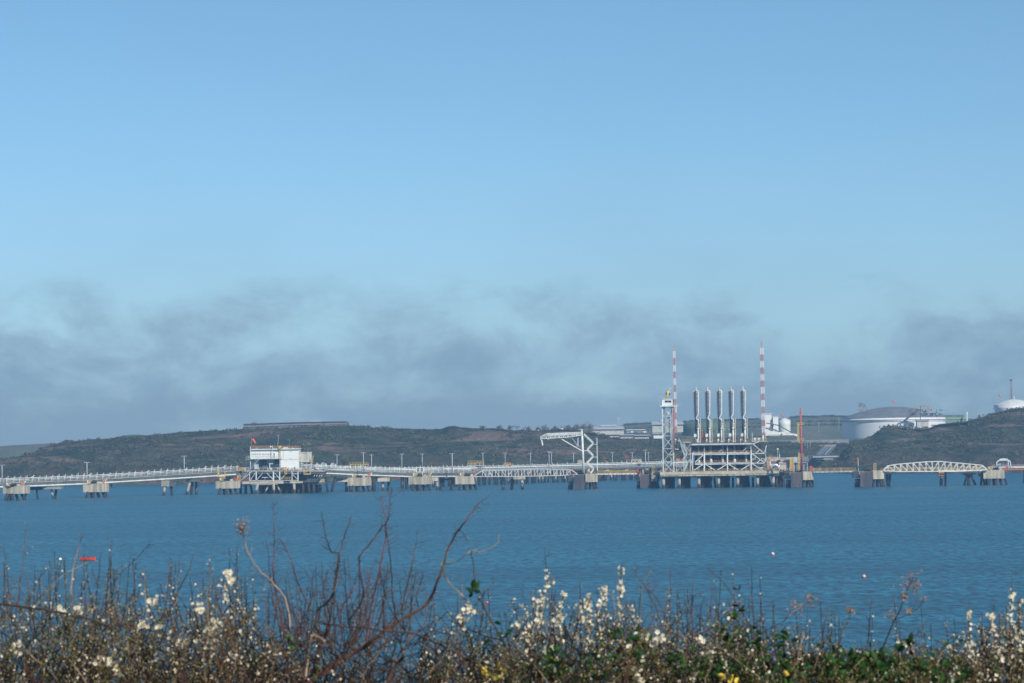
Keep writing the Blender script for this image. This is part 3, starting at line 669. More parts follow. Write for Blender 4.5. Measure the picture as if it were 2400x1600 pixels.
for x, yt, yb, lb, s in ((790, 1064, 1098, 'thin lamp post nearest to the right of the service platform', 1), (871, 1064, 1096, 'thin lamp post close to the right of a taller thicker one', 1), (942, 1062, 1096, 'lamp post left of the white display board', 1.1), (990, 1062, 1095, 'lamp post rising behind the white display board', 1),
                  (1132, 1060, 1092, 'lamp post beside the pale yellow gantry on the trestle', 1), (1184, 1060, 1086, 'lamp post beside the orange deck machine', 1), (1243.5, 1060, 1091, 'lone thin lamp post in the middle above the long gangway', 1), (1287, 1057, 1097, 'tall lamp post of a close pair under the lattice boom', 1.1), (1292.5, 1059, 1090, 'shorter lamp post of a close pair under the lattice boom', 1),
                  (1344.5, 1060, 1088, 'thin lamp post just left of the white boom mast', 1), (1435.5, 1059, 1086, 'thin lamp post right of the boom mast stairs', .9), (1482, 1059, 1080, 'thin lamp post behind the small tan trestle cabin', .9), (1513, 1053, 1095, 'tall twin headed lamp post left of the cabin tower', 1.2), (1520, 1058, 1084, 'thin lamp post immediately left of the cabin tower', .9)):
    lamp(x, yt, yb, on_trestle(x) + (1 if s < 1.05 else -.5), lb, s)

# things standing on the roads
def signboard():
    D = 1359; c = W(984, 1103, D); t = thing('display_board', 'white framed board with four dark panels above a dolphin', 'display board', W(984, 1112, D))
    b = MB(); b.pbox(974.5, 1093.5, 993.5, 1104.8, D, .5); b.build('board', WHITE, t)
    for xa in (977.3, 985.6):
        for ya in (1096, 1100.6): MB().pbox(xa, ya - .2, xa + 5.9, ya + 2.9, D - .06, .05).build('display_panel', BLACK, t)
    b = MB()
    for x in (978, 990): b.beam(W(x, 1113, D + .3), W(x, 1104, D + .3), .25)
    b.build('post', WHITE, t)
signboard()
def crane_box(x0, y0, x1, y1, label, m, name, cat):
    D = on_trestle((x0 + x1) / 2) + 2; t = thing(name, label, cat, W((x0 + x1) / 2, y1, D))
    w_ = x1 - x0
    b = MB(); b.pbox(x0, y0 + (y1 - y0) * .1, x0 + w_ * .38, y1, D, 2); b.pbox(x0 + w_ * .42, y0 + (y1 - y0) * .35, x1, y0 + (y1 - y0) * .85, D + .3, 1.6); b.build('body', m, t)
    b = MB(); b.beam(W(x0 + w_ * .4, y0, D + 1), W(x1, y0 + (y1 - y0) * .2, D + 1), .35)
    for q in (.45, .7, .97): b.beam(W(x0 + w_ * q, y1 + 1, D + 1), W(x0 + w_ * q, y0 + 1, D + 1), .25)
    b.build('frame', m, t)
crane_box(1181, 1082, 1198, 1091, 'small orange deck machine on the trestle above the long gangway', ORG, 'deck_machine', 'deck machine')
crane_box(1354, 1076.5, 1364, 1085, 'small tan valve housing just left of the boom mast', TAN, 'valve_housing', 'valve housing')
def gantry(x0, y0, x1, y1, label, D=None):
    D = D or on_trestle((x0 + x1) / 2) + 1.5; t = thing('pipe_gantry', label, 'gantry', W((x0 + x1) / 2, y1, D), 'yellow gantries over the trestle')
    b = MB(); n = 5
    for i in range(n):
        x = x0 + (x1 - x0) * i / (n - 1); b.beam(W(x, y1, D), W(x, y0 + 2, D), .3); b.beam(W(x, y1, D + 3), W(x, y0 + 2, D + 3), .3)
    b.beam(W(x0, (y0 + y1) / 2 + 1, D), W(x1, (y0 + y1) / 2 + 1, D), .4); b.build('frame', TAN, t)
    b = MB(); b.pbox(x0, y0 + 1, x1, y0 + 2.6, D - .3, 4)
    b.build('platform', YEL, t)
    r = MB(); rail(r, [W(x0, y0 + 1, D), W(x1, y0 + 1, D)], 1.1, 2, 1.6, .12); r.build('handrail', YEL, t)
gantry(1096, 1082, 1134, 1094, 'pale yellow gantry platform left of the long gangway')
gantry(818, 1086, 863, 1097, 'low yellow gantry behind the tall pale lamp post')
def cabin():
    D = on_trestle(1493); t = thing('trestle_cabin', 'small tan cabin with roof rails on the trestle left of the cabin tower', 'cabin', W(1492, 1087, D))
    MB().pbox(1480, 1076, 1503, 1086, D, 4).build('walls', TAN, t)
    MB().pbox(1479, 1074.6, 1504, 1075.9, D - .3, 4.6).build('roof', GREYP, t)
    b = MB(); b.pbox(1483, 1078.5, 1487, 1081, D - .08, .07); b.pbox(1490, 1078.5, 1495, 1081, D - .08, .07); b.build('window', GLASS, t)
    r = MB(); rail(r, [W(1480, 1074.5, D), W(1502, 1074.5, D)], 1.2, 2, 2)
    r.build('roof_rail', STEEL, t)
cabin()
# ================================================================= SERVICE PLATFORM (left)
D0 = 1334
def service_platform():
    t = thing('service_platform', 'dark undercroft service platform with white bracing below the white building', 'jetty platform', (W(650, 1100, D0).x, D0 + 12, 0))
    a, b_ = W(566, 1101.5, D0), W(760, 1101.5, D0)
    MB().sweep([a, b_], -.55, .25, 0, 26).build('deck', CONCD, t)
    MB().sweep([a + Vector((0, 0, -.56)), b_ + Vector((0, 0, -.56))], -.9, 0, .35, .9).build('girder', DGREY, t)
    # lower concrete cap, two tan stretches with a dark grey gap
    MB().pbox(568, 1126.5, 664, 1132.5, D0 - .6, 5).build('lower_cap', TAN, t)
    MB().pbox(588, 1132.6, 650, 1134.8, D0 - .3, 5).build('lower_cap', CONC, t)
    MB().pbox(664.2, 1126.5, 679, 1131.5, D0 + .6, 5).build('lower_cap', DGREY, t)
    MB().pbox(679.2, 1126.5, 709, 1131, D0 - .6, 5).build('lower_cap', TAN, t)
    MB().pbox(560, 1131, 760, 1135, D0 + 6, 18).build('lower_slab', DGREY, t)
    b = MB()
    for x, w_ in ((585, .25), (600.5, .5), (641, .6), (655.5, .5), (684.5, .35), (698.5, .45)): b.beam(W(x, 1126, D0 + .2), W(x, 1104, D0 + .2), w_)
    b.build('column', WHITE, t)
    b = MB()
    for xa, ya, xb, yb in ((563, 1126, 592, 1102), (587, 1124, 598, 1107), (602, 1123, 616, 1107), (625, 1107, 640, 1122), (644, 1107, 656, 1121), (658, 1122, 670, 1109), (686, 1111, 698, 1122), (685, 1109, 699, 1109)):
        b.beam(W(xa, ya, D0 + .1), W(xb, yb, D0 + .1), .32)
    b.beam(W(585, 1124.8, D0 + .1), W(700, 1124.0, D0 + .1), .3)
    b.build('brace', GREYP, t)
    for nm, m_, n_, hh in (('deck_unit', GREYP, 22, 7), ('deck_unit', WHITE, 12, 5), ('deck_drum', ORG, 7, 3), ('deck_locker', RED, 3, 3.5), ('deck_duct', DGREY, 16, 8)):
        b = MB()
        for k in range(n_):
            x = rnd.uniform(569, 584) if rnd.random() < .2 else rnd.uniform(603, 757); h_ = rnd.uniform(1.5, hh); b.pbox(x, 1100 - h_, x + rnd.uniform(1.5, 5), 1100.3, D0 + rnd.uniform(.6, 2.6), 1)
        b.build(nm, m_, t)
    b = MB(); b.pbox(614, 1116.3, 632, 1118.3, D0 + .8, 1); b.tube(W(633, 1117, D0 + 1), W(654, 1116, D0 + 1), .25); b.beam(W(621, 1118, D0 + 1), W(621, 1123, D0 + 1), .2); b.build('pipework', SILV, t)
    r = MB(); rail(r, [W(657, 1122.5, D0 + .5), W(684, 1122.5, D0 + .5)], 1.2, 3, .9, .1); r.build('lower_handrail', YEL, t)
    r = MB(); rail(r, [W(566, 1100, D0 + .2), W(760, 1100, D0 + .2)], 1.15, 2, 2, .09); r.build('handrail', GREYP, t)
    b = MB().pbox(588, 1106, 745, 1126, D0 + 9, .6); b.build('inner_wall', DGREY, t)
    b = MB()
    for k in range(26):
        x = rnd.uniform(575, 748); y = rnd.uniform(1108, 1121); b.pbox(x, y, x + rnd.uniform(2, 9), y + rnd.uniform(1.5, 5), D0 + rnd.uniform(5, 8.6), 1.2)
    b.build('service_equipment', DGREY, t)
    for i, (xt, xb, dd, r_, m_) in enumerate(((564, 564, 8, .6, PILED), (576, 576, 6, .6, PILED), (587, 591, 4, .6, PILED), (604, 599, -.2, .62, PILE), (641, 642, -.2, .62, PILE), (689, 690, -.2, .62, PILE), (631, 620, 1.5, .4, PILE), (648, 658, 1.5, .4, PILE))):
        pile(t, xt, 1132, xb, D0 + dd, r_, m_)
    n = 0
    for row in range(6):
        for k in range(11):
            x = 610 + k * 12.5 + row * 2.3
            if x > 742: continue
            pile(t, x, 1132, x + rnd.uniform(-3, 3), D0 + 4 + row * 3.6, .62, PILED); n += 1
    # stair from the dolphin up to the building level
    b = MB()
    for o in (0, 1.1):
        b.beam(W(563, 1126, D0 - 1 + o), W(606, 1075, D0 - 1 + o), .3)
    for i in range(22):
        f = (i + .5) / 22; b.beam(W(563 + 43 * f, 1126 - 51 * f, D0 - 1), W(563 + 43 * f, 1126 - 51 * f, D0 + .1), .22, .06)
    for o in (0, 1.1): b.beam(W(563, 1120, D0 - 1 + o), W(606, 1069, D0 - 1 + o), .1)
    b.build('stair', STEEL, t)
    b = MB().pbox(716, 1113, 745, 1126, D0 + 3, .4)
    b.build('side_screen', DGREY, t)
    for x in (736, 741.5, 748, 753): MB().beam(W(x, 1115, D0 + .2), W(x + 2.2, 1111.6, D0 + .2), .28).build('bracket', WHITE, t)
    return t
service_platform()
def control_building():
    D = D0 + 3; t = thing('control_building', 'white two storey control building with railed roof and ribbon windows', 'building', W(643, 1100, D))
    MB().pbox(586.5, 1052.6, 657.5, 1074, D, 12).build('upper_storey', PANEL, t)
    MB().pbox(658, 1053.5, 700, 1100.5, D - .4, 13).build('stair_block', PANEL, t)
    MB().pbox(587, 1074.2, 657.6, 1100.5, D + 4.5, 7).build('lower_storey', GREYP, t)
    b = MB(); b.pbox(585.5, 1050, 701, 1052.3, D - .9, 14); b.build('roof', WHITE, t)
    b = MB(); b.pbox(641, 1052.4, 700.5, 1053.6, D - .7, .25); b.build('gutter', DGREY, t)
    for i in range(8):
        xa = 589.5 + i * 5.9 + (1.2 if i > 3 else 0)
        wn = MB().pbox(xa, 1061.3, xa + 5.1, 1067.6, D - .08, .07).build('window', WHITE, t)
        MB().pbox(xa + .35, 1062.0, xa + 4.75, 1063.1, D - .16, .07).build('pane', GLASS, wn)
    MB().pbox(641.3, 1060.5, 643.6, 1072, D - .1, .09).build('door', GLASS, t)
    b = MB(); b.pbox(577, 1073.6, 660, 1074.9, D - 1.7, 1.7); b.build('balcony', STEEL, t)
    r = MB(); rail(r, [W(577, 1073.5, D - 1.6), W(660, 1073.5, D - 1.6)], 1.2, 3, 1.1, .10); r.build('balcony_rail', GREYP, t)
    r = MB(); q = [W(588, 1050, D - .6), W(700, 1050, D - .6)]; rail(r, q, 1.25, 3, .8, .10); rail(r, [p + Vector((0, 12, 0)) for p in q], 1.25, 3, 1.2, .08); r.build('roof_rail', ORG, t)
    b = MB()
    for x in (655.3, 657.6): b.beam(W(x, 1072, D - 1), W(x, 1043, D - 1), .14)
    for i in range(12): b.beam(W(655.3, 1046 + i * 2.3, D - 1), W(657.6, 1046 + i * 2.3, D - 1), .1)
    b.pbox(652.5, 1043, 659.5, 1050, D - 1.5, .5); b.build('ladder_cage', YEL, t)
    b = MB(); b.beam(W(656.5, 1100, D - 1.4), W(656.5, 1074, D - 1.4), .3); b.beam(W(587, 1100, D - .5), W(587, 1045, D - .5), .28); b.build('downpipe', WHITE, t)
    b = MB(); b.beam(W(638.4, 1073, D - 1.3), W(638.4, 1042.5, D - 1.3), .2); b.build('rooftop_pole', WHITE, t)
    b = MB(); b.ball(W(634, 1045.5, D - 1), .4, 12); b.beam(W(634, 1050, D - 1), W(634, 1045.5, D - 1), .12); b.build('satellite_dome', WHITE, t, True)
    b = MB(); b.beam(W(650.5, 1050, D), W(652.5, 1019, D), .13); b.beam(W(648.5, 1020, D), W(655, 1018.5, D), .12); b.beam(W(678, 1050, D + 4), W(678, 1026, D + 4), .06); b.beam(W(643, 1050, D + 3), W(644, 1034, D + 3), .06); b.build('antenna', GREYP, t)
    b = MB(); b.pbox(599, 1047.5, 603, 1050, D, 1); b.pbox(664, 1045.5, 675, 1049.6, D + 1, 2); b.pbox(684, 1047.5, 689, 1049.8, D + 1, 1.2); b.pbox(648, 1047.8, 651, 1049.8, D, .9); b.build('roof_unit', CREAM, t)
    b = MB()
    b.pbox(658.2, 1075.6, 700.1, 1076.1, D - .47, .06); b.pbox(678.5, 1056.6, 684, 1057.1, D - .47, .06); b.pbox(678.5, 1072.4, 684, 1072.9, D - .47, .06); b.pbox(663.5, 1055, 664, 1075, D - .46, .05)
    b.build('panel_joint', DGREY, t)
    b = MB(); b.pbox(596, 1082, 606, 1098, D + 1, 2); b.pbox(627, 1078, 637, 1080, D + .5, 2); b.pbox(630, 1084, 640, 1086.5, D + .3, 2); b.pbox(631, 1086.6, 633.5, 1098, D + .4, 1); b.build('machinery', GREYP, t)
    b = MB(); b.pbox(609, 1077, 624, 1094, D + 2.5, 1.5); b.pbox(615, 1090, 627, 1097, D + 1, 1.5); b.pbox(643, 1076, 655, 1087, D + 4, .4); b.pbox(648, 1086, 668, 1096, D + .3, .8); b.build('generator', DGREY, t)
    MB().tube(W(619.5, 1092, D + 2), W(619.5, 1077, D + 2), .5).build('tank', BLUE, t, True)
    MB().pbox(662, 1093, 665, 1098.5, D - 1, .5).build('extinguisher_box', RED, t)
control_building()
def windsock(pole, sock, label, big=1.0, parent_base=None):
    (xb, yb, yt, D), (x0, y0, x1, y1) = pole, sock
    base = W(xb, yb, D); t = thing('windsock', label, 'windsock', base, 'orange windsocks')
    top = W(xb, yt, D); MB().tube(base, top, .09 * big, .06 * big, 6).build('pole', GREYP, t, True)
    a, b_ = W(x0, y0, D - .1), W(x1, y1, D - .1); L = (b_ - a)
    m = _mats.get('sock') or mat('sock', (0.95, 0.13, 0.04), .7, .12, 1.0)
    mb = MB(); pts = [a + L * (i / 5) + Vector((0, 0, -.04 * i)) for i in range(6)]; mb.path(pts, .62 * big, .36 * big, 10); mb.build('sock', m, t, True)
windsock((589, 1046, 1025, D0 + 2.5), (591.5, 1027.5, 599, 1036.5), 'large orange windsock hanging above the roof of the white control building')
def container():
    D = D0 + 5; t = thing('equipment_cabin', 'beige equipment cabin raised on legs right of the white building', 'cabin', W(716, 1100, D))
    b = MB(); A, B, C = W(702, 1070, D + 2), W(720, 1070, D), W(730.5, 1070, D + 4.5); zt, zb = W(716, 1059.3, D).z, W(716, 1081.5, D).z
    prism(b, [(A.x, A.y), (B.x, B.y), (C.x, C.y), (A.x + C.x - B.x, A.y + C.y - B.y)], zb, zt); b.build('body', CREAM, t)
    b = MB(); prism(b, [(A.x - .25, A.y), (B.x, B.y - .3), (C.x + .25, C.y), (A.x + C.x - B.x, A.y + C.y - B.y + .3)], zt + .003, zt + .28); b.build('roof', WHITE, t)
    for x, d in ((706, 1.6), (719, .5), (728, 3.5)): MB().beam(W(x, 1100, D + d), W(x, 1082, D + d), .35).build('leg', STEEL, t)
    MB().pbox(701, 1067, 704, 1080, D + 1.4, .5).build('vent_duct', STEEL, t)
    b = MB()
    for x in (731, 734.5): b.beam(W(x - 2, 1086, D + 1), W(x, 1066, D + 1), .2)
    for i in range(5): b.beam(W(729.5 + i * .4, 1083 - i * 3.6, D + 1), W(733 + i * .4, 1083 - i * 3.6, D + 1), .2)
    b.build('ladder_cage', YEL, t)
container()
def basket(x0, y0, x1, y1, D, label):
    t = thing('yellow_basket', label, 'access basket', W((x0 + x1) / 2, y1, D)); b = MB()
    for dy in (0, 1.6):
        for x in (x0, x1): b.beam(W(x, y1, D + dy), W(x, y0, D + dy), .42)
        b.beam(W(x0, y1 - .8, D + dy), W(x1, y1 - .8, D + dy), .5)
        b.beam(W(x0 + 2, y0 + 3, D + dy), W(x1 - 3, y0 + 3, D + dy), .14); b.beam(W(x0 + 4, y1, D + dy), W(x0 + 6, y0, D + dy), .15)
    b.build('frame', YEL, t); MB().pbox(x0 + 1, y1 - 1.3, x1 - 1, y1 - .4, D + .3, 1.2).build('floor', TAN, t)
basket(712.5, 1098, 727.5, 1110.5, D0 - 1.4, 'yellow framed access basket hanging at the right end of the service platform')
def yframe(x0, y0, x1, y1, D, label):
    t = thing('yellow_walkway_frame', label, 'access frame', W((x0 + x1) / 2, y1, D), 'yellow access frames'); b = MB()
    n = max(2, int((x1 - x0) / 4)); 
    for i in range(n + 1):
        x = x0 + (x1 - x0) * i / n; b.beam(W(x, y1, D), W(x, y0, D), .3)
    b.beam(W(x0, y0, D), W(x1, y0, D), .3); b.beam(W(x0, (y0 + y1) / 2, D), W(x1, (y0 + y1) / 2, D), .2); b.build('frame', YEL, t)
    MB().pbox(x0, y1 - .7, x1, y1 + .5, D, 1.5).build('floor', TAN, t)
yframe(557, 1095, 572, 1101, D0 - .4, 'yellow access frame at the left corner of the service platform')
yframe(667, 1094, 672, 1110, D0 - .6, 'narrow upright yellow ladder frame below the white stair block')
yframe(557, 1112, 563, 1124, D0 - 2, 'small yellow frame beside the foot of the long stair')
def valves():
    for i, (x0, x1, y0, y1) in enumerate(((741, 745, 1083, 1094), (754, 761, 1082, 1093), (776, 783, 1083, 1094))):
        D = 1366; t = thing('valve_cabinet', ('slim grey valve cabinet nearest the beige raised cabin', 'squat blue grey cabinet in the middle of three on the road', 'blue grey cabinet furthest right of three on the road')[i], 'cabinet', W((x0 + x1) / 2, y1, D), 'blue grey cabinets on the road')
        MB().pbox(x0, y0, x1, y1 - 1, D, 1.5).build('body', mat('blue_grey_cabinet', (.25, .36, .42), .6, .15), t); MB().pbox(x0 + .5, y1 - 1, x1 - .5, y1 + 2, D + .2, 1).build('plinth', DGREY, t)
        b = MB(); c = W(x1 + 2.5, y1 - 3, D); b.tube(c + Vector((-.6, 0, 0)), c + Vector((.6, 0, 0)), .42); b.tube(c, c + Vector((0, 0, 1.1)), .15); b.build('valve', WHITE, t, True)
valves()

# ================================================================= BOOM MAST
def boom_mast():
    D = 1338; base = W(1368, 1110.5, D + 2); t = thing('boom_mast', 'white mast with horizontal lattice boom and zigzag stairs', 'mast crane', base)
    top = W(1364.5, 1019, D + 2)
    MB().tube(base, top, .52, .46, 14).build('mast', WHITE, t, True)
    b = MB(); b.tube(W(1363.5, 1018, D + 2), W(1363.5, 1008, D + 2), .55, .5, 12); b.pbox(1358.5, 1004.3, 1367.5, 1005.6, D + 1.4, 1.2); b.pbox(1362, 1005.7, 1365, 1009, D + 1.6, .8); b.build('slewing_head', WHITE, t)
    b = MB(); bd = 1.0
    tp = [(1270, 1020), (1282, 1014.5), (1362, 1011.5)]; bt = [(1269, 1026.5), (1283, 1026), (1330, 1023), (1362, 1018.5)]
    for yy in (0, 1.6):
        o = Vector((0, yy, 0))
        for line in (tp, bt):
            for p, q in zip(line, line[1:]): b.beam(W(*p, D + 1) + o, W(*q, D + 1) + o, .3)
        for i in range(19):
            x = 1270 + i * 5.1; b.beam(W(x, lerp(tp, x), D + 1) + o, W(x, lerp(bt, x), D + 1) + o, .19)
            x2 = min(1362, x + 5.1)
            b.beam(W(x, lerp(tp if i % 2 else bt, x), D + 1) + o, W(x2, lerp(bt if i % 2 else tp, x2), D + 1) + o, .17)
    b.build('lattice_boom', WHITE, t)
    b = MB(); b.sweep([W(1270, 1021, D + 1.1), W(1283, 1019, D + 1.1), W(1362, 1016.5, D + 1.1)], -.12, .12, 0, 1.4)
    b.sweep([W(1283, 1017, D + 1.0), W(1362, 1014.3, D + 1.0)], -.35, .35, 1.55, 1.62); b.build('boom_walkway', GREYP, t)
    b = MB(); b.path([W(1268, 1020, D + 1.5), W(1267.5, 1027, D + 1.5), W(1270, 1033, D + 1.5), W(1271.5, 1042.5, D + 1.5)], .3, .42); b.pbox(1282, 1025, 1288, 1028, D + 1, 1); b.build('hose_end', WHITE, t)
    b = MB(); b.beam(W(1317, 1028, D + 1.4), W(1364, 1055, D + 1.8), .42); b.build('strut', WHITE, t)
    b = MB(); b.beam(W(1338.5, 1022, D + 2), W(1353.5, 1043, D + 2), .22); b.beam(W(1354.7, 1043.5, D + 2), W(1354.7, 1024.5, D + 2), .5); b.beam(W(1350, 1044, D + 2), W(1362, 1044, D + 2), .2); b.build('hanging_ladder', GREYP, t)
    def flight(p, q):
        b = MB()
        a, c = W(*p, D + 2.5), W(*q, D + 2.5)
        for o in (0, 1.0):
            b.beam(a + Vector((0, o, 0)), c + Vector((0, o, 0)), .2); b.beam(a + Vector((0, o, 1.1)), c + Vector((0, o, 1.1)), .1); b.beam(a + Vector((0, o, .6)), c + Vector((0, o, .6)), .08)
        n = max(4, int((c - a).length / .45))
        for i in range(n + 1):
            r_ = a.lerp(c, i / n); b.beam(r_, r_ + Vector((0, 1, 0)), .25, .05); b.beam(r_, r_ + Vector((0, 0, 1.1)), .06)
        b.beam(a + Vector((0, .02, .6)), c + Vector((0, .02, .6)), .05, .4); b.build('stair_flight', WHITE, t)
    for p, q in (((1369, 1019), (1391, 1039.5)), ((1391, 1039.5), (1377, 1054)), ((1376, 1054), (1391, 1069.5)), ((1391, 1069.5), (1378, 1084)), ((1375, 1084), (1392, 1100)), ((1392, 1100), (1384, 1110))): flight(p, q)
    b = MB()
    for xa, xb, y in ((1391, 1400, 1039.5), (1369, 1378, 1054.3), (1391, 1399, 1069.5), (1370, 1378, 1084)): b.pbox(xa, y - .5, xb, y + .6, D + 2.3, 1.3)
    b.build('landing', WHITE, t)
    b = MB(); b.beam(W(1400.5, 1111, D + 3), W(1399, 1025, D + 3), .34); b.beam(W(1396, 1025.5, D + 3), W(1400, 1025, D + 3), .14); b.build('stair_post', WHITE, t)
boom_mast()
def deck_item(x0, y0, x1, y1, D, label, m, name, cat):
    t = thing(name, label, cat, W((x0 + x1) / 2, y1, D)); c = W((x0 + x1) / 2, (y0 + y1) / 2, D); m_ = ME(D)
    MB().tube(c + Vector((-(x1 - x0) * .3 * m_, 1, 0)), c + Vector(((x1 - x0) * .3 * m_, 1, 0)), (y1 - y0) * .42 * m_, n=14).build('drum', m, t)
    b = MB()
    for s_ in (-1, 1):
        xx = (x0 + x1) / 2 + s_ * (x1 - x0) * .36; b.beam(W(xx, y1, D), W(xx, (y0 + y1) / 2, D + 1), .3)
    b.build('frame', STEEL, t)
deck_item(1376, 1097, 1384, 1109, 1335, 'tan hose reel at the foot of the boom mast stairs', TAN, 'hose_reel', 'hose reel')

# ================================================================= LOADING PLATFORM (right)
DM = 1322
def loading_platform():
    t = thing('loading_platform', 'long tan concrete loading platform on big piles below the loading arms', 'jetty platform', (W(1700, 1110, DM).x, DM + 14, 0))
    a, b_ = W(1547, 1106.5, DM), W(1826, 1103.0, DM)
    MB().sweep([a, b_], -.95, .35, 0, 30).build('deck', TAN, t)
    MB().sweep([a + Vector((0, 0, -.96)), W(1806, 1103.3, DM) + Vector((0, 0, -.96))], -.72, 0, -.15, .5).build('fascia', CONC, t)
    b = MB(); a0 = Vector(a); n = 17
    for i in range(n):
        p = a.lerp(b_, (i + .5) / n * .92); b.box((p.x - .12, DM - .25, p.z - 1.75), (p.x + .12, DM - .16, p.z - 1.0)); b.box((p.x - 1.4, DM - .22, p.z - 1.1), (p.x + 2.6, DM - .161, p.z - .98))
    b.build('drain_pipe', DGREY, t)
    MB().sweep([a + Vector((0, 0, -1.7)), b_ + Vector((0, 0, -1.7))], -.4, 0, 1, 29).build('soffit_beam', DGREY, t)
    n = 0
    for x0 in (1555, 1592, 1638, 1684, 1729, 1775.5, 1812):
        for k in range(8):
            x = x0 + (0 if k == 0 else 5 + k * 2.6); pile(t, x, 1116 - (x - 1555) * .014, x + (0 if k < 6 else 2.5 if x0 > 1700 else 0), DM + 1.9 + k * 3.5, .70, PILE if k == 0 else PILED); n += 1
    for xt, xb, d in ((1662, 1667, 6), (1668, 1662, 9), (1708, 1708, 22), (1718, 1718, 22), (1674, 1677, 4), (1797, 1793, 12), (1800, 1806, 14), (1765, 1765, 20), (1820, 1820, 3), (1831, 1836, 9), (1828, 1826, 16)): pile(t, xt, 1117, xb, DM + d, .55, PILE if d > 19 else PILED)
    r = MB(); rail(r, [a + Vector((0, .3, .35)), b_ + Vector((0, .3, .35))], 1.1, 2, 2.4, .1); r.build('handrail', YEL, t)
    MB().pbox(1826.5, 1104.5, 1845, 1107, DM + 3, 3).build('link_slab', CONCD, t)
    for x in (1828, 1834): MB().pbox(x, 1107.2, x + 5, 1113, DM + 4, 3).build('bearing', DGREY, t)
loading_platform()

def module():
    D = DM + 1.5; t = thing('pipe_module', 'three storey open steel module with white bracing carrying the loading arms', 'steel module', W(1700, 1104, D))
    dep = 13
    def lv(y0, y1, x0=1620, x1=1762): return W(x0, y0, D), W(x1, y0 - (x1 - x0) * .0139, D), (y1 - y0) * ME(D)
    a, b_, h = lv(1038.5, 1042); MB().sweep([a, b_], -h, 0, -.9, dep).build('top_deck', GREYP, t)
    a, b_, h = lv(1062.3, 1065.4, 1622); MB().sweep([a, b_], -h, 0, 0, dep).build('floor', GREYP, t)
    MB().sweep([a + Vector((0, 0, .01)), b_ + Vector((0, 0, .01))], 0, .5, -.1, .2).build('kick_plate', TAN, t)
    a, b_, h = lv(1085.2, 1088, 1629); MB().sweep([a, b_], -h, 0, 0, dep).build('floor', GREYP, t)
    MB().sweep([a + Vector((0, 0, .01)), b_ + Vector((0, 0, .01))], 0, .4, -.1, .2).build('kick_plate', TAN, t)
    a, b_, h = lv(1102.2, 1105, 1625); MB().sweep([a, b_], -h, 0, -.1, .9).build('base_beam', STEEL, t)
    cols = ((1623.5, 1059, 1104, .38), (1650.8, 1059, 1103.5, .62), (1705, 1058, 1103, .55), (1760.5, 1053, 1102.5, .6))
    for x, yt, yb, w_ in cols: MB().beam(W(x, yb, D - .3), W(x, yt, D - .3), w_).build('column', WHITE, t)
    for x in (1650.8, 1705, 1760): MB().beam(W(x, 1062, D + .9), W(x, 1042, D + .9), .45).build('column', STEEL, t)
    b = MB()
    for xa, ya, xb, yb in ((1629, 1082, 1649, 1064), (1626, 1101, 1648, 1086.5), (1654, 1087, 1677, 1101), (1680, 1101, 1703, 1087), (1708, 1086.5, 1732, 1101), (1735, 1101, 1757, 1087)):
        b.beam(W(xa, ya, D - .2), W(xb, yb, D - .2), .34)
    for xa, ya, xb, yb in ((1645, 1060, 1651, 1058.5), (1672, 1058.5, 1680, 1061), (1680, 1061, 1692, 1052), (1725, 1058, 1735, 1061), (1735, 1061, 1757, 1041)): b.beam(W(xa, ya, D - .2), W(xb, yb, D + 2), .2)
    b.build('brace', WHITE, t)
    MB().pbox(1622, 1042.5, 1762, 1104, D + dep - .6, .5).build('shade_sheet', ARMD, t)  # added dark sheet standing in for the shade inside the module
    for i, x in enumerate((1637.5, 1665.5, 1693.5, 1721, 1748.5)):
        MB().tube(W(x, 1104, D + 3.2), W(x, 1041, D + 3.2), .52, n=12).build('riser_pipe', STEEL, t, True)
        b = MB(); c = W(x + 1, 1078.5, D + 2.2); b.lathe(c - Vector((0, 0, 1.6)), [(.3, 0), (.62, .3), (.72, 1.0), (.6, 1.9), (.42, 2.4), (.1, 2.6)], 12); b.build('valve_actuator', WHITE, t, True)
        c = W(x, 1097, D + 2.2); MB().ball(c, .48, 10, .6).build('valve', WHITE, t, True)
    b = MB()
    for k in range(70):
        lo, hi = rnd.choice(((1043, 1058), (1067, 1082), (1089, 1100))); x = rnd.uniform(1628, 1752); y = rnd.uniform(lo, hi)
        if rnd.random() < .5: b.pbox(x, y, x + rnd.uniform(1, 8), y + rnd.uniform(.6, 2.2), D + rnd.uniform(4.5, 9), 1)
        else: b.tube(W(x, y, D + 5), W(x + rnd.uniform(-2, 12), y + rnd.choice([0, 0, 6]), D + 6), .14, n=6)
    b.build('small_pipework', STEEL, t)
    b = MB()
    for k in range(26):
        lo, hi = rnd.choice(((1048, 1060), (1072, 1083))); x = rnd.uniform(1630, 1750); b.pbox(x, rnd.uniform(lo, hi - 3), x + rnd.uniform(4, 10), hi, D + 8, 3)
    b.build('process_equipment', DGREY, t)
    for y, xs in ((1061.4, 1624), (1084.4, 1630)):
        r = MB(); rail(r, [W(xs, y, D - .05), W(1761, y - (1761 - xs) * .0139, D - .05)], 1.15, 3, 1.2, .08); r.build('handrail', ORG, t)
    r = MB(); rail(r, [W(1622, 1038, D - .5), W(1762, 1036, D - .5)], 1.1, 2, 1.6, .08); r.build('handrail', ORG, t)
    MB().pbox(1624.5, 1055, 1628.2, 1086, D + .4, 1).build('duct', BLUE, t)
    MB().beam(W(1618.4, 1106, D - .8), W(1618.4, 1064, D - .8), .32).build('ladder_post', TAN, t)
    MB().beam(W(1614, 1062, D - .8), W(1622, 1062, D - .8), .4).build('ladder_head', TAN, t)
    # right hand bay
    a, b2 = W(1762.5, 1032.2, D), W(1797, 1031.6, D); MB().sweep([a, b2], -.35, .1, -.2, 8).build('bay_roof', TAN, t)
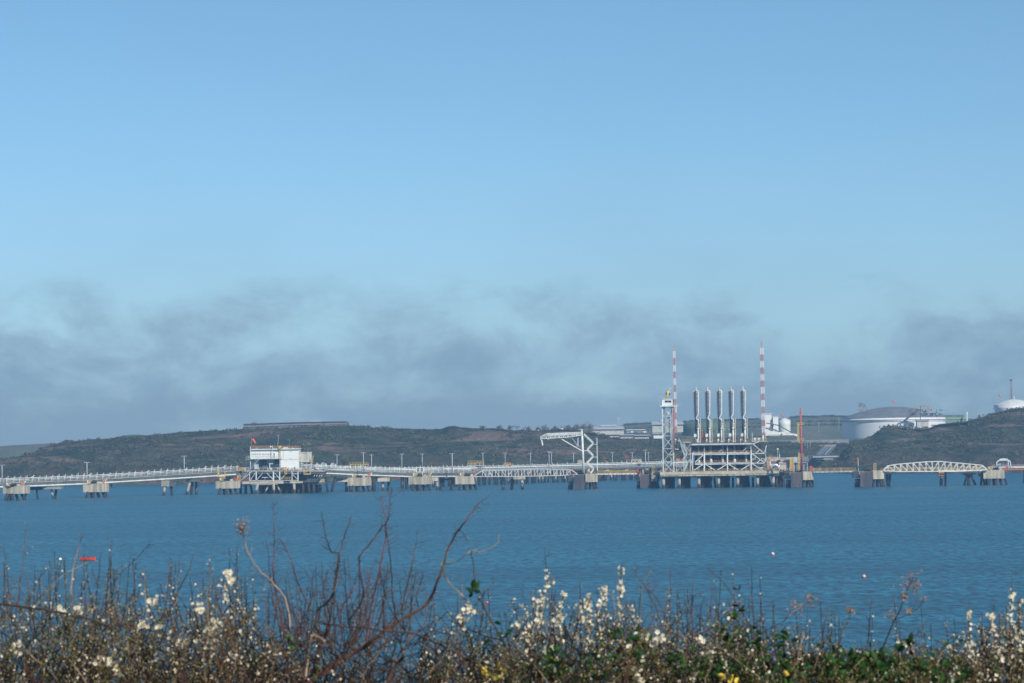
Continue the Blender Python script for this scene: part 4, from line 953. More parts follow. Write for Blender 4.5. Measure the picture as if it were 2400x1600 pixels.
    for x, yt, yb in ((1794.5, 1044, 1104), (1763, 1012, 1034)): MB().beam(W(x, yb, D), W(x, yt, D), .38).build('column', STEEL, t)
    b = MB()
    for xa, ya, xb, yb in ((1765, 1039, 1791, 1061), (1763, 1062, 1792, 1083), (1763, 1085, 1792, 1104), (1762, 1061.5, 1792, 1061), (1762, 1084, 1792, 1083.8), (1776, 1104, 1790, 1093), (1780, 1094.5, 1792, 1094), (1773, 1084, 1786, 1073), (1771, 1061, 1781, 1052), (1792, 1059, 1797, 1042), (1792, 1082, 1797, 1070), (1763, 1039, 1778, 1034)):
        b.beam(W(xa, ya, D - .1), W(xb, yb, D - .1), .28)
    b.build('brace', WHITE, t)
    b = MB()
    for k in range(40):
        x = rnd.uniform(1764, 1790); y = rnd.choice((rnd.uniform(1037, 1058), rnd.uniform(1065, 1081), rnd.uniform(1088, 1101))); b.pbox(x, y, x + rnd.uniform(1, 6), y + rnd.uniform(1, 5), D + rnd.uniform(3, 6), 2)
    b.build('process_equipment', DGREY, t)
    b = MB()
    for k in range(22):
        x = rnd.uniform(1766, 1791); y = rnd.choice((1058, 1080, 1101)) - rnd.uniform(0, 5); b.pbox(x, y - 1, x + rnd.uniform(1, 3), y, D + rnd.uniform(1.5, 3), .5)
    b.build('pipe_fittings', ORG, t)
    for i, (xa, xb, ya, m_) in enumerate(((1766.5, 1772.5, 1025, WHITE), (1776, 1782, 1025, WHITE), (1787, 1790.5, 1019, WHITE))): MB().pbox(xa, ya, xb, 1030.5, D + 1, 1.4).build('roof_unit', m_, t)
    r = MB(); rail(r, [W(1763, 1030.5, D), W(1797, 1030.2, D)], 1.2, 2, 1.5, .09); r.build('handrail', YEL, t)
    b = MB()
    for k, x in enumerate((1634, 1656, 1683, 1708, 1736)):
        c = W(x, 1036, D - .2); b.tube(c, c + Vector((0, 0, 1.2)), .27, n=8); b.ball(c + Vector((0, 0, 1.35)), .4, 8)
    b.build('deck_vent', WHITE, t, True)
    b = MB()
    for k in range(64):
        x = rnd.uniform(1626, 1756); y = 1035 - abs(rnd.gauss(0, 13)); b.pbox(x, y, x + rnd.uniform(1, 7), y + rnd.uniform(.8, 4), D + rnd.uniform(6, 10), 1)
        b.beam(W(x, 1037, D + 7), W(x, y, D + 7), .14)
    b.build('top_equipment', DGREY, t)
    b = MB()
    for k in range(24):
        x = rnd.uniform(1646, 1745); y = rnd.uniform(1002, 1033); b.pbox(x, y, x + rnd.uniform(4, 14), y + 1, D + rnd.uniform(7, 10), 1)
    b.build('top_pipework', GREYP, t)
    b = MB(); b.beam(W(1648, 1036, D + 5), W(1646, 1004, D + 5), .5); b.beam(W(1651, 1036, D + 5), W(1650, 1014, D + 5), .4); b.pbox(1644, 1020, 1652, 1024, D + 5, 1); b.build('red_frame', BRICKR, t)
module()

ARMX = (1631.5, 1658.5, 1686, 1713.3, 1741.3)
ORD = ('first', 'second', 'middle', 'fourth', 'last')
for i, ax in enumerate(ARMX):
    D = DM + 3.5; c0 = W(ax + 5, 1037, D)
    lbl = ('tall folded loading arm nearest the cabin tower, leftmost of the five', 'second folded loading arm from the cabin tower', 'middle folded loading arm of the row of five', 'fourth folded loading arm from the cabin tower', 'rightmost folded loading arm, nearest the striped lattice mast')[i]
    t = thing('marine_loader', lbl, 'loading arm', c0, 'five folded loading arms on the steel module')
    rs = .0139 * (ax - 1631.5)
    def P(x, y, d=0.0): return W(ax + x - (1037 - y) * .010, y - rs, D + d)
    b = MB(); b.tube(P(5, 1037), P(5, 1003), .44, .36, 12); b.build('riser', WHITE, t, True)
    b = MB(); b.tube(P(5, 1037), P(5, 1032), .75, n=12); b.tube(P(5, 1004), P(5, 1002), .68, n=12); b.build('flange', STEEL, t, True)
    b = MB(); b.beam(P(1.8, 1036, .7), P(.8, 978, .7), .85); b.beam(P(-1.4, 1014, 1), P(-1.4, 978, 1), .3); b.beam(P(3.2, 1010, .4), P(0, 985, .4), .8); b.beam(P(-3, 1036, 1), P(1, 1005, 1), .3); b.beam(P(9, 1036, 1), P(4, 1002, 1), .3); b.beam(P(-2, 1026, 1), P(8, 1026, 1), .22); b.build('support_column', ARMD, t)
    b = MB(); b.beam(P(-1.4, 977, 0), P(-2.4, 917, 0), .62, .9); b.beam(P(.2, 981, .4), P(-.9, 916, .4), .6, .9); b.build('inboard_arm', ARMD, t)
    b = MB(); b.beam(P(2.2, 971, .3), P(2.4, 916, .3), .62, .5); b.build('lattice_web', LAV, t)
    b = MB()
    for k in range(11):
        y = 919 + k * 5; b.beam(P(.2, y, -.1), P(4.4, y + (4 if k % 2 else -1), -.1), .11)
    b.build('web_strut', GREYP, t)
    b = MB(); b.path([P(1.5, 921), P(1.6, 916.5), P(3.2, 914), P(5, 915), P(6, 919), P(5.8, 940), P(5.4, 966), P(5, 971), P(2.2, 975), P(.8, 979), P(2.2, 982), P(5.2, 981.5), P(6, 985), P(6.0, 993)], .30, n=10); b.build('product_pipe', WHITE, t, True)
    b = MB()
    for k in range(4): b.tube(P(5.9, 992 + k * 3.0), P(5.9, 994 + k * 3.0), .56, n=10)
    b.ball(P(4.9, 1004, -.3), .52, 10); b.build('swivel_joint', WHITE, t, True)
    b = MB(); b.tube(P(1.0, 914), P(1.1, 907.5), .34, .30, 10); b.tube(P(1.1, 907.5), P(1.1, 905), .24, .2, 8); b.tube(P(1.0, 916), P(1.0, 912), .55, .42, 10); b.build('apex_sheave', GREYP, t, True)
    b = MB(); b.beam(P(-4.3, 979, .2), P(-4.8, 921, .2), .15); b.beam(P(-5, 921, .2), P(-1, 919, .2), .12); b.beam(P(-5, 979, .2), P(-2, 979, .2), .12); b.build('cable', WHITE, t)
    b = MB(); b.pbox(ax - 6.5, 914.5 - rs, ax - 3.4, 919.5 - rs, D, .8); b.pbox(ax + 6.3, 914 - rs, ax + 7.8, 920 - rs, D, .8); b.build('apex_platform', YEL, t)
    b = MB(); b.pbox(ax - 5, 1015.5 - rs, ax + .8, 1022.5 - rs, D - .4, 1.1); b.build('control_cabinet', WHITE, t)
    b = MB(); b.beam(P(-2.5, 1023, -.2), P(.5, 1033, -.2), .28); b.build('cabinet_bracket', ORG, t)
    b = MB(); b.beam(P(10.5, 1036, 1.5), P(10.5, 979, 1.5), .42); 
    for k in range(7): b.beam(P(7, 984 + k * 8, 1.2), P(10.5, 984 + k * 8, 1.5), .14)
    b.build('ladder', TAN, t)
    b = MB(); b.pbox(ax - 1.2, 986 - rs, ax + 3.2, 1002 - rs, D + 1.3, 1.2); b.pbox(ax + 5, 1009 - rs, ax + 8.6, 1013 - rs, D + .9, .8); b.build('counterweight', DGREY, t)
    b = MB(); b.pbox(ax - .4, 980 - rs, ax + 1.4, 990 - rs, D + .35, .3); b.build('elbow_guard', BRICKR, t)

# ---------------------------------------------------------------- cabin tower (left of arms)
def gang_tower():
    D = DM + 2; t = thing('gangway_tower', 'tall lattice steel tower topped by a white cabin', 'tower', W(1566, 1105, D))
    legs = ((1554.5, 0), (1579.5, 0), (1557.5, 6), (1575.5, 6))
    def T(x, y, d): return W(x - (1105 - y) * .016, y, D + d)
    for x, d in legs: MB().beam(T(x, 1106, d), T(x + .5, 951, d), .40 if d == 0 else .3).build('leg', WHITE if d == 0 else STEEL, t)
    MB().beam(T(1558.3, 1047, .6), T(1558.5, 953, .6), .95).build('cable_tray', mat('tray_blue_grey', (.13, .21, .27), .6, .2), t)
    MB().beam(T(1570.5, 1102, 3.5), T(1570.5, 976, 3.5), .45).build('dark_shaft', mat('tray_blue_grey', (.13, .21, .27)), t)  # dark upright added to paint the gloom inside the tower
    lv = (953, 974, 995, 1020, 1050, 1080, 1106)
    for ya, yb in zip(lv, lv[1:]):
        b = MB()
        b.beam(T(1555, ya, .1), T(1579.5, ya, .1), .26)
        b.beam(T(1555, ya, .1), T(1579.5, yb, .1), .22); b.beam(T(1579.5, ya, .15), T(1555, yb, .15), .22)
        b.beam(T(1557.5, ya, 5.8), T(1576, yb, 5.8), .18); b.beam(T(1576, ya, 5.9), T(1557.5, yb, 5.9), .18)
        b.beam(T(1555, ya, .1), T(1557.5, yb, 5.8), .18); b.beam(T(1579.5, ya, .1), T(1576, yb, 5.8), .18)
        b.build('bracing_panel', GREYP, t)
    b = MB()
    for k in range(15):
        y = 962 + k * 9.3; s_ = 1 if k % 2 else -1; b.beam(T(1567 - 5 * s_, y, 3), T(1567 + 5 * s_, y + 9.3, 3), .35, .12)
        b.beam(T(1567 - 5 * s_, y - 5, 3), T(1567 + 5 * s_, y + 4.3, 3), .08)
    b.build('inner_stair', DGREY, t)
    MB().tube(T(1581, 1058, -.3), T(1582, 953, -.3), .40, n=10).build('red_riser', BRICKR, t, True)
    MB().beam(T(1578.6, 1080, -.25), T(1579, 953, -.25), .32).build('guide_rail', GREYP, t)
    MB().pbox(1562.5, 960, 1568.5, 974, D + 1, 1).build('counter_box', WHITE, t)
    MB().pbox(1546, 949, 1588, 951.3, D - 1.2, 9).build('cabin_floor', WHITE, t)
    cb = MB().pbox(1551.5, 933.5, 1576.5, 948.9, D - .3, 5).build('cabin', PANEL, t)
    for xa in (1558.3, 1566.2): MB().pbox(xa, 937, xa + 7.2, 941.6, D - .4, .09).build('window', GLASS, t)
    b = MB(); b.pbox(1558, 942.4, 1565.4, 948.4, D - .36, .05); b.pbox(1566, 942.4, 1573.6, 948.4, D - .36, .05); b.build('cabin_panel', WHITE, t)
    MB().pbox(1576.8, 935, 1579.5, 948.9, D + 1, 2.5).build('cabin_annex', DGREY, t)
    MB().pbox(1550.5, 932, 1577.5, 933.3, D - .6, 5.6).build('cabin_roof', GREYP, t)
    r = MB(); rail(r, [W(1545.5, 949, D - 1), W(1550.5, 949, D - 1)], 3.8, 5, .7, .07); rail(r, [W(1577, 949, D - 1), W(1591, 949.5, D - 1)], 1.3, 3, 1.0, .07); rail(r, [W(1546, 932, D + 1), W(1578, 932, D + 1)], 1.2, 2, 1.5, .06); r.build('handrail', GREYP, t)
    b = MB(); b.beam(W(1588, 951, D - .5), W(1597, 944, D - .5), .12); b.build('jib', GREYP, t)
    MB().pbox(1569, 1062.5, 1581, 1066, D - .6, 2).build('landing', YEL, t)
    MB().beam(T(1578, 1050, 0), T(1592, 1051.5, 0), .3).build('tie_beam', WHITE, t)
    b = MB()
    for k in range(30):
        x = rnd.uniform(1556, 1577); y = rnd.uniform(1082, 1103); b.beam(W(x, y, D + 3), W(x + rnd.uniform(-5, 5), y + rnd.uniform(-6, 6), D + 4), .16)
    b.build('base_pipework', SILV, t)
gang_tower()
def fire_monitor():
    D = DM + 3; t = thing('fire_monitor', 'yellow fire monitor standing on the roof of the cabin tower', 'fire monitor', W(1564, 932, D))
    b = MB(); b.path([W(1563, 931.5, D), W(1563.5, 926, D), W(1565, 920, D), W(1564.6, 914, D)], .45, .62, 10); b.tube(W(1562, 926, D), W(1567, 922, D), .5, .35, 8); b.build('nozzle_body', mat('bright_yellow_paint', (.75, .50, .06), .5, .2), t, True)
    b = MB(); b.pbox(1560.3, 919, 1562.3, 924, D + .3, .5); b.pbox(1567.6, 919, 1570.4, 925, D + .2, .6); b.build('hydraulic_box', BLACK, t)
    b = MB(); b.beam(W(1569, 920, D), W(1570.5, 909, D), .13); b.beam(W(1568, 909.5, D), W(1573.5, 908, D), .22); b.build('antenna', WHITE, t)
fire_monitor()
def stair_tower():
    D = DM + 2; t = thing('stair_tower', 'grey steel stair tower between the cabin tower and the steel module', 'stair tower', W(1603, 1105, D))
    b = MB()
    for x in (1586, 1602, 1605, 1617.5):
        for d in (0, 4): b.beam(W(x, 1105, D + d), W(x, 1038 if x > 1600 else 1081, D + d), .26)
    b.build('post', GREYP, t)
    b = MB(); b.pbox(1600, 1033.5, 1620, 1036, D - .3, 4.6); b.pbox(1584, 1079, 1617, 1080.3, D - .1, 4.5); b.build('platform', TAN, t)
    def fl(p, q):
        b = MB(); a, c = W(*p, D - .4), W(*q, D - .4)
        for o in (0, 1.1):
            b.beam(a + Vector((0, o, 0)), c + Vector((0, o, 0)), .28); b.beam(a + Vector((0, o, 1.1)), c + Vector((0, o, 1.1)), .1); b.beam(a + Vector((0, o, .6)), c + Vector((0, o, .6)), .08)
        for i in range(16): r_ = a.lerp(c, i / 15); b.beam(r_, r_ + Vector((0, 1.1, 0)), .25, .05); b.beam(r_, r_ + Vector((0, 0, 1.1)), .06)
        b.build('stair_flight', GREYP, t)
    fl((1591, 1031), (1611, 1062)); fl((1611, 1062), (1600, 1080)); fl((1593, 1033), (1604, 1068)); fl((1602, 1104), (1614, 1081))
    b = MB()
    for xa, ya, xb, yb in ((1604, 1058, 1617, 1041), (1604, 1041, 1617, 1058), (1605, 1078, 1617, 1060), (1605, 1060, 1617, 1078), (1605, 1104, 1613, 1082), (1586, 1104, 1602, 1082), (1586, 1082, 1602, 1104), (1613, 1104, 1613, 1082), (1586, 1092, 1602, 1092)): b.beam(W(xa, ya, D), W(xb, yb, D), .17)
    b.build('brace', GREYP, t)
    b = MB()
    for k in range(34):
        x = rnd.uniform(1583, 1600); y = rnd.uniform(1045, 1074); b.pbox(x, y, x + rnd.uniform(1, 5), y + rnd.uniform(1, 5), D + rnd.uniform(2, 6), 1.2)
    b.build('equipment', DGREY, t)
    MB().pbox(1613.5, 1081, 1619, 1102, D + 3, 1.5).build('dark_screen', DGREY, t)
    MB().pbox(1584, 1073, 1594, 1078.6, D - .1, 1).build('locker', ORG, t); MB().pbox(1595.5, 1073.5, 1599.5, 1078.5, D - .3, .7).build('lifebuoy_locker', RED, t)
    b = MB(); b.ball(W(1583.5, 1029, D), .45, 8); b.ball(W(1590, 1032, D), .4, 8); b.beam(W(1583.5, 1040, D), W(1583.5, 1030, D), .14); b.build('floodlight', WHITE, t, True)
    r = MB(); rail(r, [W(1600, 1033, D), W(1620, 1033, D)], 1.1, 2, 1.4, .08); r.build('handrail', YEL, t)
stair_tower()

# ---------------------------------------------------------------- equipment at the right end of the platform
def right_gear():
    D = DM + 4
    t = thing('metering_shelter', 'beige slatted shelter behind silver pipes at the right end of the loading platform', 'shelter', W(1835, 1103, D))
    MB().pbox(1826, 1078.5, 1851, 1102.5, D + 2, 5).build('walls', mat('beige_cladding', (.50, .45, .40), .7, .15), t)
    b = MB(); b.pbox(1804, 1076.4, 1852, 1078.3, D + 1.6, 6); b.build('roof', GREYP, t)
    b = MB(); b.pbox(1804.5, 1080.3, 1826, 1081.6, D + 1.8, .5); b.pbox(1804.5, 1085, 1850.5, 1086.2, D + 1.8, .15); b.pbox(1805, 1089.5, 1822, 1090.5, D + 1.8, .4); b.build('slat', BRICKR, t)
    MB().pbox(1804, 1079.2, 1806.4, 1102.5, D + 1.5, 1).build('post', WHITE, t); MB().pbox(1806.6, 1082, 1825.8, 1089, D + 2.6, 1).build('wall_panel', PANEL, t)
    t = thing('silver_manifold', 'silver lagged pipe elbows with a black valve at the right end of the platform', 'pipe manifold', W(1820, 1103, D - 2))
    b = MB(); b.path([W(1806, 1103, D - 2), W(1806.5, 1093, D - 2), W(1812, 1089, D - 2), W(1820, 1088, D - 2), W(1823, 1092, D - 2), W(1823, 1103, D - 2)], .65, n=10); b.tube(W(1822, 1098, D - 3), W(1827, 1088, D - 3), .5, .4, 10); b.build('lagged_pipe', SILV, t, True)
    b = MB(); b.path([W(1821, 1084, D - 2), W(1824, 1079, D - 2), W(1829, 1078.5, D - 2)], .55, .4, 8); b.build('black_valve', BLACK, t, True)
    b = MB(); b.pbox(1807, 1091.5, 1809, 1103, D - 1.6, .4); b.build('support', WHITE, t)
    t = thing('orange_skid', 'rusty orange pump skid between bracing and beige shelter', 'pump skid', W(1815, 1103, D - 3)); b = MB()
    for k in range(24):
        x = rnd.uniform(1798, 1850); h_ = rnd.uniform(1, 4) if x > 1806 else rnd.uniform(2, 6); b.pbox(x, 1102.5 - h_, x + rnd.uniform(1.2, 4), 1103, D - 3 + rnd.uniform(0, 1.4), .8)
    b.pbox(1797.5, 1072, 1803, 1102, D + 1, .8); b.build('skid', ORG, t)
    b = MB()
    for k in range(9): x = 1800 + k * 6; c = W(x, 1099, D - 3); b.tube(c, c + Vector((.8, 0, .2)), .3, n=8)
    b.build('valve', STEEL, t, True)
    t = thing('yellow_service_frame', 'tall yellow service frame right of the beige shelter', 'access frame', W(1857, 1104, D))
    b = MB()
    for x in (1852, 1855.5, 1859): b.beam(W(x, 1104, D), W(x, 1071, D), .42)
    for k in range(8): b.beam(W(1852, 1101 - k * 4.2, D), W(1859, 1101 - k * 4.2, D), .28)
    b.pbox(1843, 1071, 1861, 1073, D - .2, 2.4); b.build('frame', YEL, t)
    MB().pbox(1849, 1096, 1860, 1102.5, D - 1.5, 2).build('crate', ORG, t)
    t = thing('yellow_rooftop_frame', 'low yellow frame with floodlight pole on the shelter roof', 'lighting frame', W(1825, 1077, D + 4))
    b = MB()
    for k in range(7): x = 1800 + k * 4.6; b.beam(W(x, 1077, D + 4), W(x, 1068 + rnd.uniform(0, 4), D + 4), .35)
    b.beam(W(1800, 1072, D + 4), W(1829, 1071.5, D + 4), .4); b.pbox(1826, 1063, 1828.5, 1076, D + 4, .6); b.build('frame', TAN, t)
    b = MB(); b.beam(W(1822.5, 1077, D + 4), W(1822.5, 1053, D + 4), .16); b.beam(W(1826.4, 1066, D + 4), W(1825.6, 1054, D + 4), .12); b.build('pole', GREYP, t)
    MB().ball(W(1822.5, 1051.2, D + 4), .42, 10).build('lamp_globe', mat('bright_white', (.92, .92, .9), .4, .02), t, True)
    b = MB()
    for k in range(5): x = 1802 + k * 4; b.beam(W(x, 1074, D + 5), W(x + 3, 1068, D + 5), .5)
    b.build('hose_saddle', BRICKR, t)
    t = thing('transformer_unit', 'grey transformer box on legs left of the red pole', 'transformer', W(1865, 1104, D + 3))
    MB().pbox(1858.5, 1070.5, 1869, 1082, D + 3, 2.5).build('box', GREYP, t); b = MB(); b.pbox(1857, 1082.3, 1890, 1083.6, D + 3, 2.5)
    for x in (1862, 1868, 1884, 1892): b.beam(W(x, 1104, D + 4), W(x, 1083, D + 4), .4)
    b.build('stand', STEEL, t)
    b = MB()
    for k in range(16): x = rnd.uniform(1858, 1900); y = rnd.uniform(1084, 1098); b.pbox(x, y, x + rnd.uniform(2, 5), y + rnd.uniform(2, 5), D + 4, 1)
    b.build('control_gear', DGREY, t)
    b = MB(); c = W(1901, 1095, 1302); b.box((c.x - .5, c.y, c.z - .5), (c.x + .5, c.y + .4, c.z + .8)); b.beam(c + Vector((0, .2, -2)), c + Vector((0, .2, -.4)), .16)
    tag(b.build('lifebuoy_locker', RED), 'bright red lifebuoy locker right of the tall red pole', 'lifebuoy locker')
right_gear()
def red_pole():
    D = 1302; base = W(1879.5, 1105, D + 2); top = W(1876, 958, D + 2); t = thing('tall_red_pole', 'tall faded red pole with yellow ladder platforms', 'pole', base)
    MB().tube(base, top, .52, .38, 14).build('pole', FADED, t, True)
    MB().tube(base, base + Vector((0, 0, .9)), 1.0, .85, 14).build('base_flange', BLACK, t)
    MB().tube(top, top + Vector((0, 0, .5)), .3, n=8).build('cap', DGREY, t)
    for (xa, xb, y) in ((1868, 1883, 993.5), (1868, 1884.5, 1031), (1871, 1884, 1067.5), (1873, 1883, 962)):
        b = MB(); b.pbox(xa, y, xb, y + 1.1, D + 1.2, 1.8); rail(b, [W(xa, y, D + 1.2), W(xb, y, D + 1.2)], .9, 2, 1, .13)
        b.beam(W(xa + .5, y + 1, D + 1.6), W((xa + xb) / 2, y + 6, D + 1.6), .12); b.beam(W(xb - .5, y + 1, D + 1.6), W((xa + xb) / 2, y + 6, D + 1.6), .12); b.build('ladder_platform', YEL, t)
    for ya, yb, x in ((992, 1031, 1871), (1059, 1103, 1873)):
        b = MB()
        for dx in (-1.6, 1.6): b.beam(W(x + dx, yb, D + 1.2), W(x + dx - .6, ya, D + 1.2), .2)
        for k in range(int((yb - ya) / 2.4)): b.beam(W(x - 1.8, ya + 1 + k * 2.4, D + 1.2), W(x + 1.5, ya + 1 + k * 2.4, D + 1.2), .14, .22)
        b.build('ladder_cage', YEL, t)
red_pole()
def beacon():
    D = 1292; t = thing('warning_beacon', 'slim white beacon post with orange lamps on the dolphin left of the arched gangway', 'beacon', W(2012, 1103, D))
    MB().beam(W(2012, 1103, D), W(2011, 1076, D), .2).build('post', WHITE, t)
    b = MB(); b.pbox(2009.7, 1071, 2012.3, 1075.5, D - .2, .5); b.pbox(2009.9, 1080, 2013, 1086, D - .2, .5); b.build('lamp', ORG, t); MB().pbox(2011.2, 1090, 2013.5, 1096, D - .2, .5).build('box', BLUE, t)
beacon()
# ================================================================= FAR SHORE BUILDINGS, TANKS, MASTS
TANKW = mat('tank_white_paint', (0.80, 0.80, 0.80), .5, .07, .05, streak=True)
DOME = mat('tank_roof_grey', (0.17, 0.18, 0.195), .9, .25, .15)
STONE = mat('grey_fort_stone', (0.22, 0.21, 0.22), .9, .25, .12)
SHEDR = mat('pale_grey_sheeting', (0.42, 0.43, 0.46), .6, .12, .08)
SHEDW = mat('cream_sheeting', (0.55, 0.53, 0.46), .7, .12, .1)
TGREEN = mat('green_tank_paint', (0.095, 0.15, 0.10), .8, .15, .05)
ROADM = mat('pale_track', (0.26, 0.27, 0.27), .9, .2, .05)
def fort():
    a, b_ = W(571, 1006, 1990), W(812, 1000, 1990); t = thing('long_building', 'long flat grey stone building on the left hill crest', 'building', (a + b_) / 2)
    p = [W(571, 1006, 1985), W(700, 1001, 1985), W(812, 998, 1985)]; tops = (993, 988.5, 986.5); b = MB()
    for i in range(2):
        z0a, z0b = p[i].z - 2, p[i + 1].z - 2; z1a, z1b = W((571, 700)[i], tops[i], 1985).z, W((700, 812)[i], tops[i + 1], 1985).z
        b.hexa([(p[i].x, 1985, z0a), (p[i + 1].x, 1985, z0b), (p[i + 1].x, 2015, z0b), (p[i].x, 2015, z0a), (p[i].x, 1985, z1a), (p[i + 1].x, 1985, z1b), (p[i + 1].x, 2015, z1b), (p[i].x, 2015, z1a)])
    b.build('walls', STONE, t)
    b = MB()
    for i in range(2): b.beam(W((571, 700)[i], tops[i] - .2, 1984.6), W((700, 812)[i], tops[i + 1] - .2, 1984.6), .5, .5)
    b.build('parapet', DGREY, t)
    b = MB()
    for i in range(2): b.beam(W((572, 700)[i], tops[i] + 5, 1984.6), W((700, 811)[i], tops[i + 1] + 5, 1984.6), .3, .7)
    b.build('string_course', mat('dull_course_stone', (.27, .26, .26), .9, .2), t)
    b = MB(); b.pbox(589, 989, 600, 992.5, 1990, 5); b.build('roof_hut', DGREY, t); b = MB(); b.pbox(728, 984.5, 752, 987.6, 1990, 5); b.build('roof_hut', SHEDR, t)
    for x in (598, 640, 680, 757, 783): MB().pbox(x, lerp([(571, 995.5), (700, 991), (812, 989)], x), x + 1.2, lerp([(571, 1001), (700, 996), (812, 994)], x), 1984.8, .15).build('window', GLASS, t)
    MB().pbox(759, 987.5, 761.5, 996, 1984.2, .7).build('buttress', DGREY, t)
fort()
def tank(xc, xr, ybase, yrim, yapex, D, label, mw, md, extra=0, cat='storage tank', name='storage_tank', walk=True):
    r = (xr) * D / F; c = W(xc, ybase, D); c.y = D + r
    # keep the silhouette where it was measured
    k = (D + r) / D; c.x *= k; cz = W(xc, ybase, D).z; zr = W(xc, yrim, D).z; za = W(xc, yapex, D + r).z; r *= k
    c.z = cz - extra; hr = zr - c.z; ha = za - c.z
    t = thing(name, label, cat, c)
    MB().lathe(c, [(r, 0), (r, hr * .25), (r, hr * .5), (r, hr * .75), (r, hr)], 96).build('shell', mw, t, True)
    n = 8; prof = [(r * 1.004, hr + .002)] + [(r * math.cos(math.pi / 2 * i / n), hr + .15 + (ha - hr) * math.sin(math.pi / 2 * i / n) ** 1.25) for i in range(1, n)] + [(.01, ha)]
    prof[0] = (r * 1.002, hr)
    prof = [(r * 1.002, hr - .001)] + [(r * q, hr + .1 + (ha - hr) * (1 - q * q)) for q in (1.0, .9, .8, .65, .5, .35, .2, .1, .001)]
    MB().lathe(c, prof, 96).build('dome_roof', md, t, True)
    if walk:
        for f, wd in ((.86, .55),):
            z = hr * f; MB().lathe(c, [(r + .02, z), (r + wd, z), (r + wd, z + .2), (r + .02, z + .22)], 96).build('walkway', STEEL, t)
            b = MB()
            for i in range(96):
                a = 2 * math.pi * i / 96; p = c + Vector(((r + wd) * math.cos(a), (r + wd) * math.sin(a), z)); b.beam(p, p + Vector((0, 0, 1.3)), .14)
            b.lathe(c, [(r + wd, z + 1.25), (r + wd + .1, z + 1.25), (r + wd + .1, z + 1.4), (r + wd, z + 1.4)], 96); b.build('handrail', STEEL, t)
    return t, c, r, hr, ha
t, c, r, hr, ha = tank(2095, 120, 1031, 977.5, 952, 2290, 'huge low white storage tank with a grey dome, partly behind the hill', TANKW, DOME, 2)
b = MB(); D = 2275
b.beam(W(2143, 962, D), W(2143, 951.5, D), .7); b.beam(W(2143, 951.5, D), W(2178, 949.5, D), .8); b.beam(W(2176, 950, D), W(2176, 959, D), 1.2); b.build('roof_crane', ORG, t)
b = MB()
for k in range(34):
    x = rnd.uniform(2130, 2203); y = rnd.uniform(956, 971); b.pbox(x, y, x + rnd.uniform(1.5, 9), y + rnd.uniform(.8, 3), D + rnd.uniform(-1, 3), 1.5)
for x in (2135, 2146, 2158, 2170, 2183, 2195): b.beam(W(x, 977, D), W(x, 957, D), .35)
b.beam(W(2128, 969, D), W(2200, 967, D), .5); b.build('roof_pipework', DGREY, t)
b = MB()
for k in range(16):
    x = rnd.uniform(2148, 2196); y = rnd.uniform(958, 969); b.pbox(x, y, x + rnd.uniform(1, 6), y + rnd.uniform(.8, 3), D - 2, 1)
b.build('roof_equipment', SILV, t)
b = MB()
for (xa, ya), (xb, yb) in (((2142, 966), (2119, 985)), ((2119, 985), (2137, 996)), ((2137, 996), (2125, 1003)), ((2152, 960), (2138, 972))): b.beam(W(xa, ya, D - 4), W(xb, yb, D - 4), .45, 1.5)
b.beam(W(2157, 950, D - 4), W(2157, 983, D - 4), .5); b.build('zigzag_stair', DGREY, t)
b = MB()
for x in (2013.5, 2019, 2024): b.beam(W(x, 964, D + 12), W(x, 940 + (x - 2013) * .5, D + 12), .4)
for k in range(6): b.beam(W(2012, 943 + k * 3.6, D + 12), W(2026 + k * .8, 944.5 + k * 3.6, D + 12), .35)
for k in range(12): x = rnd.uniform(2013, 2026); y = rnd.uniform(943, 961); b.pbox(x, y, x + rnd.uniform(1, 4), y + rnd.uniform(1, 3), D + 12.5, 1.5)
b.beam(W(2026, 946, D + 12), W(2036, 966, D + 12), .4, 1.0); b.build('roof_tower', mat('brown_grey_steel', (.27, .23, .23), .8, .3), t)
t, c, r, hr, ha = tank(2377, 45, 967, 948.5, 934.5, 2140, 'white domed tank on top of the right hill at the picture edge', TANKW, WHITE, 3, walk=False)
D = 2140 + 14
b = MB()
for dx in (-3, 3): b.beam(W(2369.5 + dx, 936, D), W(2369.5 + dx * .45, 890, D), .28)
for k in range(13): y = 890 + k * 3.6; w_ = 1.6 + k * .12; b.beam(W(2369.5 - w_, y, D), W(2369.5 + w_, y + 3.6, D), .16); b.beam(W(2369.5 + w_, y, D), W(2369.5 - w_, y + 3.6, D), .16)
b.tube(W(2371.5, 936, D), W(2371, 905, D), .55, n=8); b.build('flare_tower', mat('brown_grey_steel', (.27, .23, .23)), t)
MB().pbox(2366.5, 887, 2372, 891, D - .5, 1.4).build('tower_head', DGREY, t)
b = MB(); b.beam(W(2377, 936, D), W(2377, 926, D), .5); b.build('vent', WHITE, t)
b = MB(); b.path([W(2331, 960, 2140), W(2328.5, 956, 2140), W(2331.5, 953, 2140), W(2329, 950, 2140), W(2332, 947.5, 2140)], .35, n=6); b.build('spiral_stair', DGREY, t)
tank(1660, 62, 1024, 993, 981.5, 2330, 'dark green domed tank behind the loading arms', TGREEN, TGREEN, 3, walk=False)
t, c, r, hr, ha = tank(1839, 14, 1013, 984, 979, 2280, 'small white round tank with shallow dome beside two white slab towers', WHITE, WHITE, 2, walk=False)
